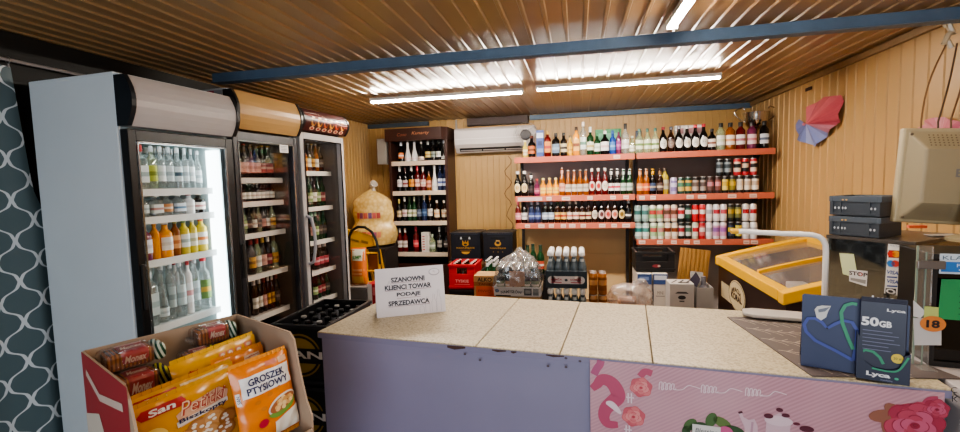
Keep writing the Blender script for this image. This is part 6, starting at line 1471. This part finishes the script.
u_, v_ = suv(957, 390); k.text('C H', u_+.004, v_, .016, INK, 1); u_, v_ = suv(957, 399); k.text('K U', u_+.006, v_, .016, INK, 1); k.build('handwriting', sc_)
k = Ink(lambda u, v, l: V3((u, -.0006-l, v)), .0008); k.rect(.02, .30, CZ-.014, CZ-.009, M('#6a6664', .6), 1, 1); k.build('edge_lettering', sc_)

# ------------------------------------------------------------------ clear display case with payment stickers
cb_ = V3((.806, .592, 0)); ca_ = V3((-.592, .806, 0)); cC = atZ(915, 242, 1.30); cC = V3((cC.x, cC.y, CZ+.002)); CX, CYY, CH = .37, .275, .348
cr0 = math.atan2(cb_.y, cb_.x)
ds = thing('display_case', 'dark smoky acrylic display case with card payment stickers, under the monitor', 'case', cC, cr0)
ACR = glassy('#1e1916', .62, .05, .16, 'smoked_acrylic')
MB().box(0, CX, 0, CYY, 0, .012).build('case_base', M('#2a201c', .5), ds)
MB().box(-.004, CX+.004, -.004, CYY+.004, CH-.014, CH).build('case_top', M('#4a4440', .3), ds, bevel=.002)
for nm, bx_ in (('front_pane', (0, .005, .0055, CYY-.0055)), ('side_pane', (0, CX, 0, .005)), ('side_pane', (0, CX, CYY-.005, CYY)), ('back_pane', (CX-.005, CX, .0055, CYY-.0055))):
    MB().box(*bx_, .0125, CH-.0145).build(nm, ACR, ds)
MB().box(.02, CX-.02, .02, CYY-.02, .11, .116).build('inner_shelf', M('#5a4a40', .4), ds); MB().box(.02, CX-.02, .02, CYY-.02, .22, .226).build('inner_shelf', M('#5a4a40', .4), ds)
ed = MB()
for x_ in (-.002, CX-.004): 
    for y_ in (-.002, CYY-.004): ed.box(x_, x_+.006, y_, y_+.006, .0125, CH-.0145)
ed.build('edge_trim', M('#8a8276', .3, .3), ds)
random.seed(2)
for lv in range(3):
    for i in range(4):
        for j in range(3):
            c_ = ['#4a3028', '#2f2a28', '#5a2a28', '#3a3a44', '#6a5a48'][(i*2+j+lv) % 5]; dn = ['brown', 'black', 'maroon', 'slate', 'tan'][(i*2+j+lv) % 5]
            o = MB().box(-.027, .027, -.030, .030, 0, .085).build('cigarette_carton', M(c_, .5), bevel=.002)
            o.location = cC+cb_*(.06+i*.075)+ca_*(.055+j*.082)+V3((0, 0, [.0135, .1175, .2275][lv])); o.rotation_euler = (0, 0, cr0)
            tag(o, '%s packet in the %s row of the dark case, %s tier, %s from the clip' % (dn, ['near', 'middle', 'far'][j], ['bottom', 'middle', 'top'][lv], ORD[i]), 'packet', 'packets in the display case')
k = Ink(lambda u, v, l: V3((-.0006-l, CYY-u, v)), .0009)
def kuv(px, py): p = onP(px, py, cC, cb_)-cC; return CYY-p.dot(ca_), p.z
def quad(k, pts, mat, lay): k.poly([kuv(*p) for p in pts], mat, lay)
quad(k, [(839.5, 253), (854, 254), (857, 271), (850, 276), (843, 274)], M('#c2c69a', .5), 1)
quad(k, [(849.5, 269.5), (868, 271), (867, 286.5), (849.5, 281)], M('#cfcac6', .5), 2)
a_, b_ = kuv(858.5, 273.8); k.text('STOP', a_, b_, .016, M('#3a2a2a', .5), 3, w=.060, bold=.03); a_, b_ = kuv(858.5, 273.8); k.ell(a_+.009, b_, .0065, .0065, M('#b04a44', .5), 4, 14); k.ell(a_+.009, b_, .004, .004, M('#cfcac6', .5), 5, 14)
quad(k, [(851, 277.5), (866.5, 280), (866, 284), (851, 280)], M('#8a8480', .5), 3)
quad(k, [(888.5, 241.5), (902, 243), (899, 296), (884.5, 293)], M('#d6d2ce', .4), 1)
def chip_(x0, y0, x1, y1, c, lay=2): quad(k, [(x0, y0), (x1, y0+.6), (x1-.4, y1+.6), (x0-.4, y1)], M(c, .4), lay)
chip_(889, 250, 899.5, 257.5, '#7a2a24'); 
for s, c in ((-2.2, '#c8302a'), (2.2, '#e0a030')): a_, b_ = kuv(894.2+s, 254); k.ell(a_, b_, .012, .012, M(c, .4), 3)
chip_(888.5, 259.5, 899, 267, '#b9bcc8')
for s, c in ((-2.2, '#3a78b8'), (2.2, '#c8443a')): a_, b_ = kuv(893.6+s, 263.5); k.ell(a_, b_, .012, .012, M(c, .4), 3)
for y in (272.5, 281.5):
    a_, b_ = kuv(893, y); k.text('VISA', a_, b_, .014, M('#3a4a86', .5), 2, w=.036, bold=.03, slant=.2); chip_(887.4, y+3.6, 898, y+5, '#3a4a86')
chip_(886, 288, 896.5, 294, '#2a2424'); a_, b_ = kuv(891.2, 291.3); k.ell(a_, b_, .014, .009, M('#d6d2ce', .4), 3); k.ell(a_, b_, .008, .005, M('#2a2424', .4), 4)
a_, b_ = kuv(895.4, 246); k.text('karty', a_, b_, .007, M('#8a8a90', .4), 2, w=.026)
k.build('sticker_print', ds)
# folded crates on the case
CRG = M('#3c4148', .45, noise=.08)
TZ = cC.z+CH+.001
for i in range(2):
    t = thing('folding_crate', ['lower grey folding crate on the display case beside the monitor', 'upper grey folding crate on the display case beside the monitor'][i], 'crate', cC+cb_*.004+ca_*.104+V3((0, 0, TZ-cC.z+i*.079)), cr0, 'grey folding crates')
    w, d, h = .150, .166, .076
    mb = MB(); mb.box(0, w, 0, d, .001, .008).box(0, .006, 0, d, .008, h-.012).box(w-.006, w, 0, d, .008, h-.012).box(.006, w-.006, 0, .006, .008, h-.012).box(.006, w-.006, d-.006, d, .008, h-.012); mb.build('crate_body', CRG, t)
    rm = MB().box(-.004, w+.004, -.004, .008, h-.022, h).box(-.004, w+.004, d-.008, d+.004, h-.022, h).box(-.004, .008, .008, d-.008, h-.022, h).box(w-.008, w+.004, .008, d-.008, h-.022, h); rm.build('rim', M('#4c535b', .4), t, bevel=.002)
    rb = MB()
    for y in (.0, .03, .126, .154): rb.box(-.005, .0, y, y+.012, .002, h-.022)
    rb.box(-.004, 0, 0, d, .004, .012); rb.build('corner_rib', CRG, t)
    MB().box(.008, w-.008, .008, d-.008, .035, .045).build('folded_wall', M('#33373d', .5), t)
    k = Ink(lambda u, v, l: V3((-.0055-l, d-u, v)), .0006)
    for u in (.02, .033, .046, .056, .140, .152):
        k.ell(u, .030, .0035, .005, M('#b9bcc0', .4), 1, 8)
    for u in (.046, .058): k.ell(u, .062, .004, .003, M('#c9a060', .4), 1, 8)
    k.build('slot_detail', t)
# papers on the case
p = cC+cb_*.20+ca_*.03; 
t = tag(MB().box(0, .09, 0, .05, 0, .003).build('paper_sheet', M('#d6d0c8', .6)), 'white paper lying on the display case in front of the monitor', 'paper'); t.location = (p.x, p.y, TZ+.001); t.rotation_euler = (0, 0, cr0-R(40))
p = atZ(922, 229, TZ)
t = tag(MB().box(-.03, .03, -.012, .012, 0, .012).build('note_pad', M('#dc6a4a', .5), bevel=.001), 'small orange note pad below the monitor corner', 'note pad'); t.location = (p.x, p.y+.03, TZ+.001); t.rotation_euler = (0, 0, R(-10))
# monitor seen from behind
MC = M('#8f8064', .5, noise=.03); MC2 = M('#9e8f70', .5, noise=.03); MC3 = M('#8f8068', .5)
mY = 1.93; ml = atY(893.5, 222, mY); mt_p = atY(901, 128, mY); mh = mt_p.z-ml.z; mw = .37
mo = thing('computer_monitor', 'beige flat computer monitor seen from behind, on the display case', 'monitor', (ml.x, ml.y, ml.z), R(-5))
TL_ = Matrix.Rotation(R(3.5), 4, 'Y')
def mbx(x0, x1, y0, y1, z0, z1, nm, mat, bv=.004, par=None):
    o = MB().box(x0, x1, y0, y1, z0, z1, 0, TL_).build(nm, mat, par or mo, bevel=bv); return o
mbx(0, mw, 0, .030, 0, mh, 'front_bezel', MC2, .006)
mbx(.018, mw-.018, .0301, .0302, .018, mh-.018, 'screen', M('#101014', .2), 0)
mb = MB(); b0 = [(.014, 0, .012), (mw-.014, 0, .012), (mw-.014, 0, mh-.012), (.014, 0, mh-.012)]; b1 = [(.055, -.035, .075), (mw-.055, -.035, .075), (mw-.055, -.035, mh-.075), (.055, -.035, mh-.075)]
mb.add(b0+b1, [(4, 5, 6, 7), (0, 1, 5, 4), (1, 2, 6, 5), (2, 3, 7, 6), (3, 0, 4, 7)], 0, TL_); back = mb.build('back_shell', MC, mo, bevel=.006)
k = Ink(lambda u, v, l: TL_ @ V3((u, -.0355-l, v)), .0008); uu, vv = .135, mh*.47
k.text('BENQ', .205, mh*.53, .034, M('#6f6a66', .4), 1, w=.125, bold=.02); k.build('back_lettering', back)
k = Ink(lambda u, v, l: TL_ @ V3((u, -.006-(v-.012)*.56 if v < mh/2 else -.006-(mh-.012-v)*.56, v))+V3((0, -.002-l, 0)), .0008)
for i in range(22):
    for j in range(5): k.ell(.065+i*.0125, mh-.062+j*.009, .0028, .0024, M('#5f5340', .6), 1, 6)
for i in range(10):
    for j in range(4): k.rect(.055+i*.010, .060+i*.010, .028+j*.010, .034+j*.010, MC3, 1)
k.build('vent_slot', back)
for (x_, z_) in ((.022, .020), (.022, mh-.022)): o = MB().lathe([(.005, 0), (.004, .003)], 8).build('screw', M('#5a4a3a', .4), mo); o.rotation_euler = (R(90), 0, 0); o.location = TL_ @ V3((x_, -.006, z_))
sdz = ml.z-TZ
MB().box(.165, .265, -.075, -.037, -sdz+.020, .13).build('stand_neck', MC, mo, bevel=.012); MB().lathe([(.085, -sdz+.0015), (.085, -sdz+.012), (.05, -sdz+.022)], 24).build('stand_base', MC2, mo).location = (.215, -.056+.0, 0)
MB().box(.19, .26, -.083, -.076, .03, .065).build('cable_recess', M('#2a211c', .5), mo, bevel=.003); MB().box(.18, .27, -.079, -.0755, -.028, .012).build('rating_plate', M('#5a5a62', .5), mo)
# cables from the ceiling corner
tc_ = atY(946, 26, 2.62)
for i, (x1, y1, sg) in enumerate(((921, 122, -1), (938, 122, .3), (951, 119, .6))):
    pts = []; e_ = atY(x1, y1, 2.33); s_ = V3((tc_.x-.03+.03*i, tc_.y-.05-.02*i, tc_.z-.10))
    for q in range(13): f_ = q/12; p = s_.lerp(e_, f_); p.x += .03*math.sin(pi*f_)*sg*.6; pts.append(p)
    pts.append(V3((e_.x+.01, e_.y, e_.z-.25)))
    cable('hanging_cable', pts, .0035, M(['#7a5a3a', '#5a4432', '#6a4c30'][i], .6), ['thin brown cable slanting from the ceiling corner to the monitor\'s near edge', 'thin dark cable hanging straight down from the ceiling corner behind the monitor', 'thin brown cable dropping behind the middle of the monitor from the ceiling corner'][i])
pts = [V3((tc_.x+.02*math.cos(a*.9), tc_.y-.02, tc_.z+.05-.012*a+.02*math.sin(a*1.7))) for a in range(14)]
cable('hanging_cable', pts, .012, M('#b3a389', .25), 'bundled clear and brown cable loop tied at the ceiling corner')
# black glass box with notices
bO_ = atZ(926, 366, CZ); bz0 = CZ+.002
bb = thing('notice_box', 'black glass-fronted box with blue label and green notice on its front', 'box', (bO_.x+.006, bO_.y+.0, bz0), R(-8)); bw_, bd_, bh_ = .40, .20, .345
MB().box(0, bw_, .012, bd_, 0, bh_).build('box_body', M('#151312', .4), bb, bevel=.003)
MB().box(.006, bw_-.006, .008, .0118, .006, bh_-.006).build('front_glass', M('#0e0c0c', .08), bb)
MB().box(0, bw_, 0, .0115, 0, .016).box(0, bw_, 0, .0115, bh_-.016, bh_).box(0, .012, 0, .0115, .016, bh_-.016).box(bw_-.012, bw_, 0, .0115, .016, bh_-.016).build('front_frame', M('#1d1a18', .35), bb)
Ub = V3((math.cos(R(-8)), math.sin(R(-8)), 0)); Nb = V3((-Ub.y, Ub.x, 0)); Pb = V3((bO_.x+.006, bO_.y, bz0))
def buv(px, py): p = onP(px, py, Pb, Nb)-Pb; return p.dot(Ub), p.z
k = Ink(lambda u, v, l: V3((u, -.0008-l, v)), .0009)
u0_, v1_ = buv(939.5, 253.5); _, v0_ = buv(939.5, 273.5); k.rect(u0_, u0_+.13, v0_, v1_, M('#c6ced4', .5), 1); k.rect(u0_+.004, u0_+.126, v0_+.006, v1_-.024, M('#2f6fb0', .5), 2); k.text('KLAUDIA', u0_+.062, v1_-.012, .012, M('#4a5a6a', .5), 2, w=.11)
k.text('PUNKT', u0_+.07, v0_+.026, .010, M('#dbe4ec', .5), 3, w=.06); k.text('usług', u0_+.07, v0_+.013, .008, M('#dbe4ec', .5), 3, w=.05)
u0_, v1_ = buv(941, 279); _, v0_ = buv(939, 320); k.poly([(u0_, v1_), (u0_+.11, v1_+.002), (u0_+.112, v0_+.002), (u0_-.004, v0_+.004)], M('#2f8a4e', .5), 1)
for i in range(5): k.rect(u0_+.05, u0_+.10, v0_+.020+i*.018, v0_+.024+i*.018, M('#1d5a34', .5), 2); k.ell(u0_+.045, v0_+.022+i*.018, .002, .002, M('#1d5a34', .5), 2, 8)
k.build('stuck_notice', bb)
# clear acrylic holder with the orange age sticker
aP = atZ(914, 352, CZ); aH = V3((aP.x+.02, aP.y+.06, CZ+.002))
aP0 = onP(914, 340, Pb-Nb*.012, Nb)
ah = thing('acrylic_holder', 'clear acrylic holder with orange age sticker and papers, between case and black box', 'holder', (aP0.x, aP0.y, CZ+.002), R(-8)); Pa = V3((aP0.x, aP0.y, CZ+.002))
def auv(px, py): p = onP(px, py, Pa, Nb)-Pa; return p.dot(Ub), p.z
u1_, v1_ = auv(934, 246); wA_ = u1_; hA_ = v1_
MB().box(0, wA_, 0, .004, .005, hA_).build('front_sheet', glassy('#c9c4bc', .08, .05, .12, 'acrylic'), ah); MB().box(0, wA_, -.05, .004, 0, .0048).build('foot', glassy('#c9c4bc', .3, .05, .12, 'acrylic2'), ah)
MB().box(-.0022, .0022, -.001, .005, .0051, hA_).box(wA_*.55-.002, wA_*.55+.002, -.001, -.0002, .0051, hA_*.95).build('polished_edge', M('#7f8a7c', .15), ah)
k = Ink(lambda u, v, l: V3((u, -.0012-l, v)), .0009)
for pts, c, ly in (([(913, 318), (941, 318), (941, 345), (914, 345)], '#bdb6b0', 1), ([(924, 306), (938, 307), (938, 320), (923, 319)], '#b3ba6a', 2), ([(913, 300), (926, 312), (920, 318), (913, 316)], '#c9c4be', 1)):
    k.poly([auv(*p) for p in pts], M(c, .5), ly)
a_, b_ = auv(932, 323.5); k.ell(a_, b_, .031, .024, M('#d07a35', .5), 4, 24); k.text('18', a_, b_, .024, M('#2a1a12', .5), 5, w=.032, bold=.04)
k.build('sticker_print', ah)
cl_ = MB().box(-.004, .062, -.012, -.0015, auv(914, 268)[1], auv(914, 260)[1]); cl_.build('spring_clip', M('#7a726c', .3, .6), ah, bevel=.002)

# ------------------------------------------------------------------ phone-card stand on the counter edge
q0, q1 = atZ(800.5, 367.5, CZ), atZ(912, 386, CZ); Ul = (q1-q0); Ul.normalize(); Nl_ = V3((-Ul.y, Ul.x, 0)); lz = math.atan2(Ul.y, Ul.x)
q0 = q0+Nl_*.004
ls = thing('leaflet_stand', 'dark blue phone-card stand with heart outlines and leaflets in its pocket, at the counter edge', 'stand', (q0.x, q0.y, CZ+.0065), lz)
PL = V3((q0.x, q0.y, CZ+.0065))
def luv(px, py): p = onP(px, py, PL, Nl_)-PL; return p.dot(Ul), p.z
u0_, h0_ = luv(801, 293.5); u1_, _ = luv(858, 300); u2_, _ = luv(911, 300); wS = u2_
NVB = M('#2d3556', .4, noise=.06, ns=5); NVD = M('#171a33', .38)
mb = MB(); mb.prism([(0, 0), (wS, 0), (wS, h0_*.96), (wS-.01, h0_), (.005, h0_), (0, h0_-.005)], -.003, 0, 0, Matrix(((1, 0, 0, 0), (0, 0, -1, 0), (0, 1, 0, 0), (0, 0, 0, 1)))); mb.build('back_card', NVB, ls)
MB().box(0, wS, .0035, .09, 0, .003).add([(0, .0035, h0_*.6), (.004, .0035, h0_*.6), (.004, .088, .003), (0, .088, .003)], [(0, 1, 2, 3)]).build('rear_strut', NVD, ls)
pd = .026; u1_ -= .002; pz1 = luv(880, 366)[1]; pzl, pzr = luv(858, 330)[1], luv(911, 352)[1]
pkt = MB(); pts = [(u1_, 0), (wS, 0), (wS, pzr), (wS-.012, pzr-.006), (u1_+(wS-u1_)*.80, pz1*1.25), (u1_+(wS-u1_)*.62, pz1), (u1_+(wS-u1_)*.34, pz1*1.05), (u1_+(wS-u1_)*.16, pz1*1.5), (u1_+.008, pzl-.012), (u1_, pzl)]
pkt.prism(pts, pd, pd+.002, 0, Matrix(((1, 0, 0, 0), (0, 0, -1, 0), (0, 1, 0, 0), (0, 0, 0, 1))))
pkt.box(u1_, u1_+.002, -pd, -.0035, 0, pzl).box(wS-.002, wS, -pd, -.0035, 0, pzr).box(u1_+.002, wS-.002, -pd, -.0035, 0, .002); pkt.build('pocket', NVD, ls)
k = Ink(lambda u, v, l: V3((u, -.0035-l, v)), .0007)
def LP(*q): return [luv(*p) for p in q]
HB = M('#3a4690', .4); HG = M('#2f8a62', .4)
k.line(LP((853, 360), (835, 350), (815, 340), (806, 331), (804, 324), (808, 318), (815, 318), (822, 322), (827, 328), (834, 324), (843, 320), (852, 322), (857, 330)), .009, HB, 1)
k.line(LP((853, 349), (848, 338), (842, 322), (841, 312), (845, 305), (852, 303), (857, 304)), .009, HG, 2)
k.line(LP((857, 330), (856, 345), (853, 360)), .009, HB, 1)
k.ell(*luv(827, 328), .003, .003, M('#151830', .5), 3)
lf = LP((814.5, 309), (817, 306), (822, 305), (831, 305.5), (828, 311), (826, 317), (821, 320), (816.5, 317)); k.poly(lf, M('#c9c6c2', .4), 2); k.poly(LP((818, 309), (825, 307.5), (830, 306.5), (825, 311), (818.5, 312)), M('#6a6e78', .4), 3)
a_, b_ = luv(883, 300); k.text('Lyca', a_, luv(883, 301)[1]+.006, .016, M('#d8d8dc', .4), 1, w=.05, bold=.03)
k.build('card_print', ls)
# leaflets, a fan of cards standing in the pocket
for i in range(4):
    lf_ = thing('leaflet', ['frontmost dark leaflet in the phone-card stand, with large white figures', 'dark leaflet second in the phone-card stand pocket', 'dark leaflet third in the phone-card stand pocket', 'rearmost dark leaflet in the phone-card stand pocket'][i], 'leaflet', PL, lz, 'leaflets in the stand')
    off = -(pd-.004-.005*i); wl0, wl1 = u1_+.006, wS-.006; zt_ = luv(880, 300.5)[1]+.003*i
    MB().box(wl0+.001*i, wl1+.0012*i-.004, off, off+.002, .004, zt_).build('leaflet_card', M('#1e1d33', .35), lf_, bevel=.0008)
    if i == 0:
        k = Ink(lambda u, v, l: V3((u, off-.0006-l, v)), .0006); W0 = wl1-wl0
        k.text('Lyca', wl0+W0*.74, zt_*.905, zt_*.048, M('#dcd8d8', .4), 1, w=W0*.38, bold=.03)
        k.text('50', wl0+W0*.21, zt_*.745, zt_*.115, M('#e6e2e2', .4), 1, w=W0*.37, bold=.04); k.text('GB', wl0+W0*.53, zt_*.728, zt_*.080, M('#e6e2e2', .4), 1, w=W0*.26, bold=.04)
        for j, (a0_, w0_) in enumerate(((.06, .62), (.06, .75), (.06, .66), (.06, .78), (.06, .55), (.06, .6))): k.rect(wl0+W0*a0_, wl0+W0*(a0_+w0_), zt_*(.625-.048*j), zt_*(.635-.048*j), M('#6a6a82', .4), 1)
        k.line([(wl0+W0*.04, zt_*.34), (wl0+W0*.14, zt_*.37), (wl0+W0*.30, zt_*.36), (wl0+W0*.44, zt_*.30), (wl0+W0*.52, zt_*.22)], .007, HG, 1); k.ell(wl0+W0*.80, zt_*.315, W0*.13, zt_*.060, M('#d9bc3a', .4), 2, 20, .1); k.text('20 zł', wl0+W0*.80, zt_*.315, zt_*.030, M('#4a4420', .4), 3, w=W0*.16)
        k.build('leaflet_print', lf_)
k = Ink(lambda u, v, l: V3((u, -pd-.0025-l, v)), .0006); W0 = wS-u1_
k.line(curve([(u1_+W0*.30, pz1*1.0), (u1_+W0*.62, pz1*.94), (u1_+W0*.80, pz1*1.18), (u1_+W0*.96, pzr*.90)]), .005, HG, 1)
k.text('Lyca', u1_+W0*.42, pz1*.50, pz1*.46, M('#e0dcdc', .4), 1, w=W0*.45, bold=.04); k.text('mobile', u1_+W0*.58, pz1*.17, pz1*.13, M('#8a8aa0', .4), 1, w=W0*.22); k.ell(u1_+W0*.76, pz1*.42, W0*.04, pz1*.10, M('#3f9a7a', .4), 1)
k.build('pocket_print', ls)
